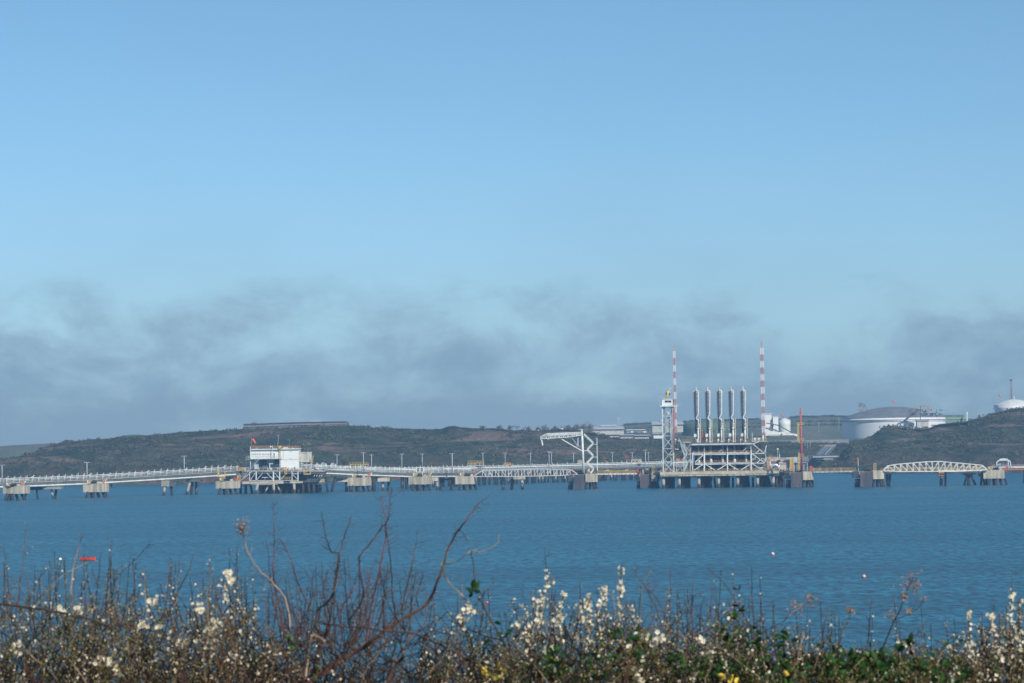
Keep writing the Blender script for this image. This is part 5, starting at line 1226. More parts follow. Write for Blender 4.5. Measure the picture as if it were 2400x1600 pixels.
def slabs():
    D = 2260; t = thing('slab_tower', 'left and larger of two white slab towers right of the striped lattice mast', 'tower', W(1800, 1012, D), 'white slab towers'); MB().pbox(1792, 969.5, 1808.5, 1012, D, 6).build('walls', PANEL, t); MB().pbox(1791.6, 967.5, 1809, 969.3, D - .4, 7).build('roof', WHITE, t)
    t = thing('slab_tower', 'smaller of two white slab towers, touching the small round tank', 'tower', W(1818, 1012, D), 'white slab towers'); MB().pbox(1812, 975.5, 1824.5, 1013, D, 6).build('walls', PANEL, t); MB().pbox(1811.6, 974, 1825, 975.4, D - .4, 7).build('roof', WHITE, t)
    t = thing('conveyor', 'thin dark conveyor crossing in front of the white slab towers', 'conveyor', W(1820, 1010, D - 5)); b = MB()
    for (xa, ya), (xb, yb) in (((1796, 990), (1828, 996)), ((1824, 995), (1853, 1011)), ((1853, 1011), (1862, 1012))): b.beam(W(xa, ya, D - 4), W(xb, yb, D - 4), .5, .8)
    b.build('belt_bridge', DGREY, t); b = MB(); b.pbox(1809.5, 979, 1811.8, 1009, D - 2, 1.5); b.pbox(1808, 994, 1813, 999, D - 3, 1.5); b.build('dark_shaft', DGREY, t)
    t = thing('low_plant_building', 'low sloping white plant building at the foot of the slab towers', 'building', W(1830, 1022, D - 12)); b = MB()
    A = [W(1793, 1007, D - 10), W(1870, 1016, D - 10), W(1870, 1022, D - 10), W(1793, 1020, D - 10)]
    b.hexa([A[3], A[2], A[2] + Vector((0, 8, 0)), A[3] + Vector((0, 8, 0)), A[0], A[1], A[1] + Vector((0, 8, 0)), A[0] + Vector((0, 8, 0))]); b.build('walls', PANEL, t)
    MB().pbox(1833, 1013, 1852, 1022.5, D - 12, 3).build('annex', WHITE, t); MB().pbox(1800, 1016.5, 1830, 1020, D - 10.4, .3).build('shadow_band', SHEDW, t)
slabs()
def shed(x0, y0, x1, y1, ye, label, D, group=None, monitor=None, m=None, rm=None, ov=2.0):
    t = thing('shed', label, 'building', W((x0 + x1) / 2, y1, D), group)
    MB().pbox(x0, ye, x1, y1 + 3, D, 14).build('walls', m or SHEDW, t)
    a = W(x0 - ov, ye, D - 1.2); b_ = W(x1 + ov, ye, D - 1.2); zr = W((x0 + x1) / 2, y0, D).z - W((x0 + x1) / 2, ye, D).z
    b = MB(); h = Vector((0, 0, .25)); k = (b_ - a) * .03; bk = Vector((0, 9, zr)); bb = Vector((0, 17, 0)); z = (a.z + b_.z) / 2; a.z = z; b_.z = z
    b.add([a, b_, b_ - k + bk, a + k + bk, b_ + bb, a + bb, a - h, b_ - h, b_ + bb - h, a + bb - h], [(0, 1, 2, 3), (3, 2, 4, 5), (6, 9, 8, 7), (0, 6, 7, 1), (1, 7, 8, 4), (0, 5, 9, 6), (0, 3, 5), (1, 4, 2), (4, 8, 9, 5)])
    b.build('roof', rm or SHEDR, t)
    if monitor: MB().pbox(monitor[0], monitor[1], monitor[2], monitor[3], D + 5, 5).build('roof_monitor', rm or SHEDR, t)
    n = max(2, int((x1 - x0) / 11)); 
    for i in range(n):
        x = x0 + (x1 - x0) * (i + .35) / n; hh = (y1 - ye)
        if hh > 5: MB().pbox(x, ye + hh * .35, x + (x1 - x0) / n * .4, ye + hh * .6, D - .12, .1).build('window', SHEDR if i % 2 else GREYP, t)
shed(1388, 997.5, 1462, 1014, 1004, 'long cream shed with grey roof nearest the skyline trees', 2240, None, (1407, 994.3, 1445, 998))
shed(1529, 986, 1601, 1009, 993, 'tall cream hall with grey roof behind the cabin tower', 2240, None, (1547, 983, 1586, 986.8), mat('pale_green_sheeting', (.50, .53, .44), .7, .1))
GRP = 'low sheds on the far plateau'
shed(1421, 1015, 1452, 1021, 1016.5, 'low cream hut at the left end of the row of low sheds', 2160, GRP, m=SHEDW, rm=SHEDW)
shed(1454, 1016, 1484, 1023.5, 1018, 'low pinkish shed second from the left in the row', 2160, GRP, m=mat('pinkish_sheeting', (.46, .41, .40), .8, .15), rm=SHEDR)
shed(1487, 1017, 1521, 1024, 1019, 'low grey shed left of the cabin tower, third in the row', 2160, GRP, m=mat('pinkish_sheeting', (.46, .41, .40)), rm=SHEDR)
shed(1532, 1013, 1553, 1023, 1015, 'low white shed below the tall cream hall', 2160, GRP, m=PANEL, rm=SHEDR)
shed(1469, 1004.5, 1512, 1009, 1006, 'long narrow white roofed shed between the two big sheds', 2220, GRP, m=GREYP, rm=WHITE)
for k, (x, m_, lb) in enumerate(((1477, PANEL, 'small white parked lorry left in the yard between the big sheds'), (1486, mat('teal_paint', (.10, .25, .30), .6, .1), 'small teal parked lorry in the yard between the big sheds'), (1497, ORG, 'small orange parked lorry in the yard between the big sheds'), (1508, PANEL, 'small white parked lorry right in the yard between the big sheds'))):
    D = 2200; t = thing('parked_lorry', lb, 'lorry', W(x + 3, 1014, D), 'lorries in the far yard')
    MB().pbox(x, 1009, x + 6.5, 1012.7, D, 2.5).build('body', m_, t); MB().pbox(x + 6.7, 1010.2, x + 8.6, 1012.8, D, 2.3).build('cab', m_, t)
    b = MB()
    for q in (1, 5, 7.6): c = W(x + q, 1013.3, D); b.tube(c, c + Vector((0, .4, 0)), .45, n=8)
    b.build('wheels', BLACK, t)
t = thing('radio_mast', 'thin grey radio mast behind the long cream shed', 'mast', W(1451, 1004, 2300)); b = MB(); b.beam(W(1451, 1004, 2300), W(1450, 977, 2300), .6); b.build('mast', SHEDR, t)
b = MB(); b.beam(W(1447, 982, 2300), W(1447, 977, 2300), .5); b.beam(W(1453.5, 982, 2300), W(1453.5, 977, 2300), .5); b.beam(W(1447, 980, 2300), W(1453.5, 980, 2300), .4); b.build('aerial', SHEDR, t)
def green_shed():
    D = 2420; t = thing('green_building', 'long green building between the huge tank and the right hill', 'building', W(2210, 1004, D))
    MB().pbox(2163, 976.5, 2265, 1004, D, 20).build('walls', GREENC, t); MB().pbox(2166, 971, 2260, 976.2, D + 2, 16).build('roof', mat('dark_green_roof', (.11, .17, .12), .8, .2), t)
    MB().pbox(2160, 976.7, 2266, 981.5, D - .5, .45).build('eaves_band', mat('light_green_band', (.27, .36, .26), .7, .1), t)
    b = MB().beam(W(2266.5, 986, D - 6), W(2266.5, 964, D - 6), 1.0); t2 = tag(b.build('white_mast', WHITE), 'short thick white mast at the right end of the long green building', 'mast')
green_shed()
def gate_house():
    D = 1960; t = thing('gate_house', 'small cream building with dark door in front of the huge tank', 'building', W(2162, 1001, D))
    MB().pbox(2149.5, 984.5, 2176.5, 1003, D, 6).build('walls', SHEDW, t); MB().pbox(2148, 982.8, 2178, 984.3, D - .8, 7.5).build('roof', GREYP, t); MB().pbox(2160, 987, 2167, 997, D - .15, .13).build('door', GREYP, t)
gate_house()
def striped(xt, yt, xb, yb, w_px, D, bands, label):
    t = thing('striped_mast', label, 'lattice mast', W(xb, yb, D), 'red and white striped lattice masts')
    REDM = mat('mast_red_paint', (.52, .28, .28), .6, .15); WM = mat('mast_white_paint', (.78, .78, .78), .6, .05)  # red is paled, part of the distance haze painted in
    m_ = D / F; hw = w_px / 2 * m_
    def C(y): f = (y - yt) / (yb - yt); return W(xt + (xb - xt) * f, y, D)
    MB().beam(C(yt), C(bands[0]), .9).build('spike', REDM, t)
    for i, (ya, yb2) in enumerate(zip(bands, bands[1:])):
        b = MB(); a, c = C(ya), C(yb2 - .1); cs = [(-1, -1), (1, -1), (1, 1), (-1, 1)]; n = 3
        for sx, sy in cs: b.beam(a + Vector((sx * hw, sy * hw, 0)), c + Vector((sx * hw, sy * hw, 0)), .48)
        for k in range(n):
            p, q = a.lerp(c, k / n), a.lerp(c, (k + 1) / n)
            for (s1, s2) in zip(cs, cs[1:] + cs[:1]):
                b.beam(p + Vector((s1[0] * hw, s1[1] * hw, 0)), p + Vector((s2[0] * hw, s2[1] * hw, 0)), .32); b.beam(p + Vector((s1[0] * hw, s1[1] * hw, 0)), q + Vector((s2[0] * hw, s2[1] * hw, 0)), .3)
        b.tube(a + Vector((0, 0, -.01)), c + Vector((0, 0, .01)), hw * .22, n=8)
        b.build('mast_section', WM if i % 2 == 0 else REDM, t)
striped(1579.3, 808, 1584.5, 1014, 4.2, 2150, [822, 838, 854, 870, 885.5, 901, 917.5, 934, 950, 966, 982, 998, 1014], 'thinner striped red and white lattice mast behind the cabin tower')
striped(1784.6, 800, 1790, 1029, 7.0, 2150, [814, 830, 845, 860.5, 876, 891, 906, 921.5, 937, 952.5, 968, 983, 998, 1013, 1029], 'thicker striped red and white lattice mast right of the loading arms')
windsock((2095, 955, 938, 2330), (2093, 937.5, 2098, 942.5), 'tiny orange windsock over the grey dome of the huge tank', .95)
windsock((2344, 940, 924, 2150), (2341.5, 923.5, 2346.5, 929), 'tiny orange windsock left of the thin flare tower', 1.0)
windsock((1835, 980, 971, 2280), (1832.5, 970.5, 1838, 975), 'tiny pinkish windsock over the small white round tank', 1.1)
# slope pipes and landing
def slope_pipes():
    t = thing('slope_pipes', 'bundle of pale pipes running down the valley slope right of the red pole', 'pipe bundle', W(1935, 1066, 1880))
    for k in range(11):
        f = k / 10; q = rnd.uniform(-1.5, 1.5); MB().path([W(1929 + 29 * f, 1043.5 + abs(q), 1965), W(1918 + 29 * f, 1056, 1915), W(1911 + 29 * f, 1065 + q, 1880)], .20 + .12 * (k % 3), n=6).build('pipe', (mat('slope_pipe_grey', (.20, .24, .27), .7, .3), DGREY, mat('slope_pipe_grey', (.20, .24, .27)), STEEL, DGREY)[k % 5], t)
    b = MB()
    for y, D in ((1048, 1945), (1055, 1915), (1062, 1890)): b.beam(W(1935 - (y - 1043) * .8, y + 1, D), W(1958 - (y - 1043) * .8, y + 1, D), .4)
    b.build('pipe_support', DGREY, t)
    t = thing('pipe_landing', 'long low rack of white pipes at the foot of the valley slope', 'pipe rack', W(1945, 1076, 1870))
    b = MB(); b.beam(W(1905, 1069.5, 1868), W(1978, 1068, 1868), .7); b.beam(W(1930, 1074.5, 1862), W(1952, 1074, 1862), .6); b.build('pipe', SILV, t)
    b = MB(); b.beam(W(1890, 1066, 1872), W(1985, 1065.5, 1872), .8); 
    for k in range(14): x = 1893 + k * 6.6; b.beam(W(x, 1078, 1870), W(x, 1066, 1870), .35)
    for k in range(16): x = rnd.uniform(1893, 1965); y = rnd.uniform(1070, 1080); b.pbox(x, y, x + rnd.uniform(3, 12), y + 1.6, 1866, 2)
    b.build('rack_frame', DGREY, t)
    tag(MB().sweep([W(1920, 1043.5, 1975), W(1960, 1042, 1975), W(1988, 1042, 1960)], -1, .6, 0, 3).build('retaining_wall', mat('reddish_concrete', (.38, .26, .22), .9, .2)), 'reddish retaining wall at the head of the slope pipes', 'retaining wall')
    tag(MB().sweep([W(1740, 1034, 2040), W(1850, 1032, 2040), W(1900, 1031.5, 2040), W(1990, 1029.5, 2040)], -2, .5, 0, 6).build('coast_track', ROADM), kind='structure')
slope_pipes()
for k, (x, yt, yb, lb) in enumerate(((1887, 1035, 1052, 'left thin pole of a pale cluster on the valley slope'), (1893, 1032, 1053, 'middle thin pole of a pale cluster on the valley slope'), (1899, 1034, 1054, 'right thin pole of a pale cluster on the valley slope'), (1989, 1036, 1062, 'lone thin pole on the left flank of the right hill'), (1966, 979, 1003, 'thin pole just left of the huge white tank'), (1919, 988, 1008, 'thin pole on the green slope between the red pole and the huge tank'))):
    D = 1940 if yb > 1020 else 2260; t = thing('slope_pole', lb, 'pole', W(x, yb, D), 'thin poles on the far slope'); MB().beam(W(x, yb + 3, D), W(x, yt, D), .28).build('pole', STEEL, t); MB().beam(W(x - 1.5, yt, D), W(x + 1.5, yt, D), .3).build('crossarm', STEEL, t)

# ---------------------------------------------------------------- skyline trees and bushes
def leafmat(name, a, b_, rough=.7):
    m = bpy.data.materials.new(name); m.use_nodes = True; t = m.node_tree; b = t.nodes['Principled BSDF']; b.inputs['Roughness'].default_value = rough; b.inputs['Specular IOR Level'].default_value = .25
    g = N(t, 'ShaderNodeNewGeometry'); r_ = g.outputs['Random Per Island']; t.links.new(mixc(t, r_, a, b_), b.inputs['Base Color']); return m
TREEL = leafmat('hazy_tree_foliage', (.11, .11, .085), (.19, .18, .15)); BARK = mat('tree_bark', (.12, .10, .085), .9, .3)
def leafcloud(mb, c, rx, ry, rz, n, size, rg):
    for _ in range(n):
        while True:
            p = Vector((rg.uniform(-1, 1), rg.uniform(-1, 1), rg.uniform(-1, 1)))
            if p.length < 1: break
        p = Vector((c.x + p.x * rx, c.y + p.y * ry, c.z + p.z * rz)); u = Vector((rg.gauss(0, 1), rg.gauss(0, 1), rg.gauss(0, 1))).normalized(); v = u.orthogonal().normalized(); s = size * rg.uniform(.6, 1.4)
        mb.add([p - u * s, p + v * s * .6, p + u * s, p - v * s * .6], [(0, 1, 2, 3)])
def tree(x, yt, yb, wpx, D, label, dens=1.0):
    base = W(x, yb, D); m_ = ME(D); h = (yb - yt) * m_; rg = random.Random(int(x * 7)); t = thing('tree', label, 'tree', base, 'trees on the skyline')
    b = MB(); b.path([base - Vector((0, 0, 1)), base + Vector((.1, 0, h * .4)), base + Vector((.2, 0, h * .75))], .35, .12, 6)
    for k in range(5): a = rg.uniform(0, 6.28); b.path([base + Vector((0, 0, h * .35)), base + Vector((math.cos(a) * wpx * m_ * .3, math.sin(a), h * .75))], .15, .05, 5)
    b.build('trunk', BARK, t)
    f = MB()
    for k in range(int(7 + wpx / 4)):
        cc = base + Vector((rg.gauss(0, .26) * wpx * m_, rg.uniform(-2, 2), h * rg.uniform(.08, .88))); q = h * rg.uniform(.12, .26); leafcloud(f, cc, q * 1.5, q * 1.3, q, int(34 * dens), .30, rg)
    f.build('crown', TREEL, t)
for x, yt, yb, w_, D, lb in ((900, 996, 1004, 14, 1900, 'single small rounded tree on the left hill crest right of the long building'), (1131, 994, 1003, 14, 2000, 'low rounded tree just right of the knoll'), (1168, 994, 1005, 18, 2050, 'broad bare looking tree left of the widest skyline clump'), (1197, 993, 1006, 30, 2060, 'widest hazy tree of the left skyline clump'),
                     (1239, 997, 1008, 9, 2060, 'small round tree standing alone between two clumps'), (1260, 999, 1009, 8, 2060, 'smallest skyline tree right of the lone round one'), (1277, 993, 1009, 16, 2060, 'tall hazy tree above the tip of the lattice boom'), (1300, 996, 1009, 14, 2060, 'rounded tree above the left half of the lattice boom'), (1334, 995, 1008, 16, 2060, 'hazy tree above the middle of the lattice boom'),
                     (1352, 992, 1008, 18, 2060, 'broad hazy tree left of the boom mast head'), (1368, 992, 1010, 14, 2060, 'tree directly behind the boom mast head'), (1382, 987, 1013, 13, 2060, 'tallest dark skyline tree touching the long cream shed')):
    tree(x, yt, yb, w_, D, lb)
for x, y, lb in ((1228, 1003.5, 'tiny white house among the skyline trees, leftmost'), (1264, 1003, 'tiny white gable house among the skyline trees, middle'), (1317, 1000.5, 'tiny white house among the skyline trees, above the boom')):
    D = 2120; t = thing('house', lb, 'house', W(x, y + 5, D), 'tiny white houses on the skyline'); MB().pbox(x - 3, y, x + 3, y + 6, D, 6).build('walls', PANEL, t)
    a, b_ = W(x - 3.4, y, D - .4), W(x + 3.4, y, D - .4); MB().add([a, b_, b_ + Vector((-.3, 3.5, 1.3)), a + Vector((.3, 3.5, 1.3)), b_ + Vector((0, 7, 0)), a + Vector((0, 7, 0))], [(0, 1, 2, 3), (3, 2, 4, 5), (0, 3, 5), (1, 4, 2), (0, 5, 4, 1)]).build('roof', STONE, t)
# scrub over the hillsides: one uncountable mass
def scrub():
    rg = random.Random(5); mb = MB(); dg = bpy.context.evaluated_depsgraph_get()
    for nm, n in (('headland', 5200), ('promontory', 2600)):
        o = bpy.data.objects[nm]; me = o.data; nv = len(me.vertices); k = 0
        while k < n:
            v = me.vertices[rg.randrange(nv)]; co = v.co
            if co.z < 4 or co.z < 9 and rg.random() < .7: continue
            d_ = noise.noise(Vector((co.x * .03, co.y * .03, co.z * .08)))
            if d_ < rg.uniform(-.35, .1): continue
            k += 1; s = rg.uniform(.5, 1.5); p = co + Vector((rg.uniform(-1.5, 1.5), rg.uniform(-2, 0), s * .25)); leafcloud(mb, p, s * 1.5, s, s * .75, 9, s * .55, rg)
    for _ in range(1500):      # hedge lines on the far skyline and fields
        if rg.random() < .6: x = rg.choice((rg.uniform(1464, 1525), rg.uniform(1850, 2000), rg.uniform(1180, 1400), rg.uniform(1600, 1780))); D = 3085; y = lerp(SKY_L, x)
        else: x = rg.uniform(1440, 1990); D = rg.choice((2700, 2860)); y = None
        if y is None: z = 20 + (W(x, lerp(SKY_L, x), 3100).z - 20) * ((D - 2050) / 1050) ** 1.25; p = G(x, D, z)
        else: p = W(x, y, D)
        s = rg.uniform(.5, 1.3); leafcloud(mb, p + Vector((0, 0, s * .5)), s * 2.4, s * 1.5, s * .9, 7, s * .7, rg)
    tag(mb.build('scrub', SCRUBL), 'dark gorse scrub covering the far hillsides', 'scrub', kind='stuff')
SCRUBL = leafmat('gorse_scrub', (.035, .045, .03), (.105, .10, .065), .9)
scrub()

# ---------------------------------------------------------------- boat and buoys
def waterpt(x, y):
    Z = -(x - 1200) * st + (1030 - y) * ct; D = -F * H / Z; p = W(x, y, D); p.z = 0; return p
def dinghy():
    p = waterpt(205.5, 1312); t = thing('red_dinghy', 'small red open boat lying on the water at the left', 'boat', p); p = Vector(p); L, B_ = 1.62, .55
    mb = MB(); n = 12; ring = []
    for i in range(n + 1):
        f = i / n; x = -L + 2 * L * f; w_ = B_ * (1 - max(0, (f - .55) / .45) ** 2.2) * (.85 + .15 * min(1, f * 4)); ring.append((x, w_, .60 + .14 * f ** 3))
    vs = []; 
    for x, w_, z in ring: w_ = max(w_, .03); vs += [(p.x + x, p.y - w_, z), (p.x + x * .97, p.y - w_ * .7, -.1), (p.x + x * .97, p.y + w_ * .7, -.1), (p.x + x, p.y + w_, z), (p.x + x, p.y + w_ * .82, z - .01), (p.x + x, p.y - w_ * .82, z - .01), (p.x + x * .97, p.y - w_ * .6, .08), (p.x + x * .97, p.y + w_ * .6, .08)]
    fs = []
    for i in range(n):
        a, b = i * 8, (i + 1) * 8
        for u, v in ((0, 1), (1, 2), (2, 3), (3, 4), (4, 7), (7, 6), (6, 5), (5, 0)): fs.append((a + u, b + u, b + v, a + v))
    fs += [(0, 1, 2, 3, 4, 7, 6, 5), tuple(n * 8 + q for q in (5, 6, 7, 4, 3, 2, 1, 0))]
    mb.add(vs, fs).build('hull', mat('orange_red_paint', (.60, .06, .02), .5, .25, 3.0), t)
    MB().box((p.x - L * .96, p.y - B_ * .80, -.12), (p.x + L * .8, p.y - B_ * .7, .13)).build('waterline_band', BLACK, t)
    for q in (-.9, .1): MB().box((p.x + q, p.y - B_ * .8, .50), (p.x + q + .25, p.y + B_ * .8, .56)).build('thwart', TAN, t)
    b = MB(); b.box((p.x - .1, p.y - .15, .56), (p.x + .35, p.y + .2, .84)); b.build('gear_box', mat('dark_red_cloth', (.25, .04, .04), .8), t)
    b = MB(); b.box((p.x + .75, p.y - .3, .5), (p.x + 1.3, p.y + .3, .78)); b.build('bow_cover', mat('dark_red_cloth', (.25, .04, .04)), t)
dinghy()
for x, y, r_, m_, lb in ((141, 1312, .36, WHITE, 'white round buoy left of the red boat'), (1811, 1299.5, .37, mat('pale_pink_plastic', (.80, .55, .50), .4, .25, 3.0), 'pale pink round buoy farther out on the right'), (2025, 1352.5, .34, mat('pink_plastic', (.85, .38, .36), .4, .25, 3.0), 'pink round buoy nearer on the right'), (1142, 1413, .20, mat('hot_pink_plastic', (.85, .12, .16), .4, .2, 3.0), 'small bright pink buoy nearest, seen between the branches')):
    p = waterpt(x, y); t = thing('mooring_buoy', lb, 'buoy', p, 'round mooring buoys'); MB().ball(Vector((p.x, p.y, r_ * .62)), r_, 18).build('float', m_, t, True)
    b = MB(); b.tube(Vector((p.x, p.y, r_ * 1.55)), Vector((p.x, p.y, r_ * 1.8)), r_ * .16, n=8); b.build('eye', DGREY, t); MB().lathe(Vector((p.x, p.y, 0)), [(r_ * .9, -.05), (r_ * .97, .02), (r_ * 1.0, .09), (r_ * .96, .1)], 18).build('weed_band', mat('buoy_weed', (.10, .07, .05), .8), t)
# ================================================================= FOREGROUND BANK AND SHRUBS
def bank():
    mb = MB(); xs = [-9 + 18 * i / 90 for i in range(91)]; prof = [(-6, 21.4), (-2, 21.4), (3, 21.4), (6, 21.5), (8, 21.75), (9, 21.98), (9.6, 22.07), (10.2, 22.08), (10.8, 22.0), (11.6, 21.5), (13, 20.2), (16, 16.5), (22, 8), (30, 1.5), (38, -1.5)]
    vs = []
    for x in xs:
        for y, z in prof: vs.append((x * (1 if y < 12 else 1 + (y - 12) * .12), y, z + .05 * noise.noise(Vector((x * 1.3, y * .9, 0))) + (.0 if y < 12 else .5 * noise.noise(Vector((x * .3, y * .3, 4))))))
    n = len(prof); mb.add(vs, [(i * n + j, (i + 1) * n + j, (i + 1) * n + j + 1, i * n + j + 1) for i in range(len(xs) - 1) for j in range(n - 1)])
    m = mat('dead_bracken_soil', (.20, .12, .06), .95, .5, 9.0, c2=(.05, .04, .025)); tag(mb.build('ground', m, smooth=True), kind='structure')
bank()
STEMD = mat('dark_twig_bark', (.06, .034, .028), .8, .45, 14.0)
STEMR = mat('reddish_twig_bark', (.12, .045, .04), .75, .4, 14.0)
STEML = mat('pale_dead_stem', (.34, .245, .16), .8, .3, 14.0)
STEMB = mat('brown_twig_bark', (.10, .055, .035), .85, .45, 14.0)
def stem_mix():
    m = bpy.data.materials.new('mixed_twig_bark'); m.use_nodes = True; t = m.node_tree; b = t.nodes['Principled BSDF']; b.inputs['Roughness'].default_value = .85; b.inputs['Specular IOR Level'].default_value = .2
    g = N(t, 'ShaderNodeNewGeometry'); r = N(t, 'ShaderNodeValToRGB'); t.links.new(g.outputs['Random Per Island'], r.inputs[0]); e = r.color_ramp; e.interpolation = 'CONSTANT'
    cols = ((0, (.010, .008, .006)), (.40, (.030, .019, .013)), (.60, (.065, .036, .022)), (.66, (.10, .045, .034)), (.78, (.16, .10, .055)), (.90, (.07, .06, .022)), (.955, (.32, .24, .16)))
    e.elements[0].color = (*cols[0][1], 1)
    for q, c in cols[1:]: x = e.elements.new(q); x.color = (*c, 1)
    e.elements[-1].position = 1.0
    t.links.new(r.outputs[0], b.inputs['Base Color']); return m
STEMX = stem_mix()
FLOW = leafmat('cream_blossom', (.80, .77, .62), (.62, .52, .34), .6)
BUD = leafmat('ochre_buds', (.12, .10, .04), (.58, .52, .30), .6)
LEAF = leafmat('glossy_dark_leaf', (.008, .028, .008), (.035, .095, .018), .35)
LEAFY = leafmat('yellow_leaf', (.75, .52, .05), (.55, .42, .06), .5)
LEAFO = leafmat('olive_brown_leaf', (.07, .085, .022), (.20, .17, .055), .6)
DRY = leafmat('dry_seed_head', (.20, .12, .08), (.33, .22, .15), .8)
PX = 10.0 / F     # metres per photo pixel in the shrub belt
TOPL = [(-80, 1360), (0, 1385), (60, 1385), (130, 1400), (200, 1390), (260, 1385), (330, 1395), (400, 1395), (470, 1400), (540, 1390), (600, 1430), (680, 1420), (760, 1390), (850, 1385), (950, 1395), (1010, 1440), (1060, 1420), (1110, 1420), (1160, 1490), (1220, 1450), (1300, 1430), (1380, 1430), (1450, 1420), (1520, 1450), (1600, 1440), (1680, 1440), (1750, 1440), (1830, 1470), (1900, 1500), (1990, 1500), (2100, 1510), (2190, 1530), (2260, 1500), (2320, 1460), (2400, 1440), (2480, 1430)]
class Shrub:
    def __init__(s, name, label, cat, x, seed, group=None):
        s.t = thing(name, label, cat, W(x, 1640, 10.0), group); s.rg = random.Random(seed)
        s.m = {}; s.ov = None
    def mb(s, key):
        if s.ov is not None and key == s.ovk: return s.ov
        if key in ('sd', 'sr', 'sl', 'sb'): key = 'st'
        if key not in s.m: s.m[key] = MB()
        return s.m[key]
    def finish(s):
        names = {'st': ('stems', STEMX), 'f': ('blossom', FLOW), 'b': ('buds', BUD), 'l': ('leaves', LEAF), 'y': ('yellow_leaves', LEAFY), 'o': ('olive_leaves', LEAFO), 'd': ('seed_heads', DRY)}
        for k, m in s.m.items():
            nm, mt = names[k]; m.ch = m.ch[:1]; m.build(nm, mt, s.t, False)
    def petal(s, key, p, u, v, L, w_):
        n = u.cross(v) * L * .18
        s.mb(key).add([p, p + u * L * .5 + v * w_ - n, p + u * L, p + u * L * .5 - v * w_ - n], [(0, 1, 2, 3)])
    def flower(s, p, size, key='f'):
        rg = s.rg; d = Vector((rg.gauss(0, 1), rg.gauss(-.9, .7), rg.gauss(.3, .8))).normalized(); u = d.orthogonal().normalized(); w_ = d.cross(u); o = rg.uniform(0, 6)
        for k in range(5):
            a = o + k * 1.2566; r_ = (u * math.cos(a) + w_ * math.sin(a)) * .93 + d * .35; r_.normalize(); s.petal(key, p, r_, d.cross(r_).normalized(), size, size * .42)
        s.mb('b').ball(p + d * size * .15, size * .16, 4)
    def bud(s, p, size, key='b'):
        rg = s.rg; h = size * rg.uniform(.8, 1.3); n = 4
        s.mb(key).add([p + Vector((0, 0, h)), p + Vector((size * .5, 0, 0)), p + Vector((0, size * .5, 0)), p + Vector((-size * .5, 0, 0)), p + Vector((0, -size * .5, 0)), p + Vector((0, 0, -h * .8))], [(0, 1, 2), (0, 2, 3), (0, 3, 4), (0, 4, 1), (5, 2, 1), (5, 3, 2), (5, 4, 3), (5, 1, 4)])
    def leaf(s, p, d, L, key='l'):
        rg = s.rg; d = d.normalized(); v = d.cross(Vector((rg.gauss(0, 1), rg.gauss(-1, .5), rg.gauss(0, 1)))).normalized(); n = d.cross(v).normalized(); w_ = L * .30; c = n * L * .10
        pts = [p, p + d * L * .3 + v * w_ + c, p + d * L * .7 + v * w_ * .85 + c, p + d * L, p + d * L * .7 - v * w_ * .85 + c, p + d * L * .3 - v * w_ + c, p + d * L * .35, p + d * L * .7]
        s.mb(key).add(pts, [(0, 1, 6), (1, 2, 7, 6), (2, 3, 7), (0, 6, 5), (5, 6, 7, 4), (4, 7, 3)])
    def stem(s, key, pts, r0, r1, wob=0.0, sub=3, n=5):
        """pts: world points -> smooth wobbly branch; returns the fine points"""
        rg = s.rg; out = []
        for i in range(len(pts) - 1):
            p0 = pts[max(0, i - 1)]; p1 = pts[i]; p2 = pts[i + 1]; p3 = pts[min(len(pts) - 1, i + 2)]
            for k in range(sub):
                t = k / sub; q = .5 * ((2 * p1) + (p2 - p0) * t + (2 * p0 - 5 * p1 + 4 * p2 - p3) * t * t + (3 * p1 - p0 - 3 * p2 + p3) * t ** 3)
                out.append(q + Vector((rg.gauss(0, wob), rg.gauss(0, wob), rg.gauss(0, wob))))
        out.append(pts[-1]); s.mb(key).path(out, r0, r1, n); return out
    def px(s, pl, D=None, dj=.12):
        rg = s.rg; D = D or rg.uniform(9.6, 10.6); return [W(x, y, D + rg.uniform(-dj, dj)) for x, y in pl]
    def spurs(s, out, key, i0=0.0, every=1, lmin=8, lmax=32, dress=None, r=.0009, thorn=False):
        """short side twigs along a branch"""
        rg = s.rg; n = len(out)
        for i in range(int(n * i0), n - 1):
            if rg.random() > every: continue
            p = out[i]; d = (out[i + 1] - p).normalized(); side = d.cross(Vector((rg.gauss(0, .35), -1, rg.gauss(0, .35)))).normalized() * rg.choice((-1, 1))
            dd = (side + d * rg.uniform(.1, .9) + Vector((0, rg.gauss(0, .4), .12))).normalized(); L = rg.uniform(lmin, lmax) * PX
            q = [p, p + dd * L * .5 + Vector((0, 0, rg.gauss(0, .06) * L)), p + dd * L + Vector((0, 0, rg.uniform(0, .25) * L))]
            s.mb(key).path(q, r, r * .45, 4)
            if dress: dress(q)
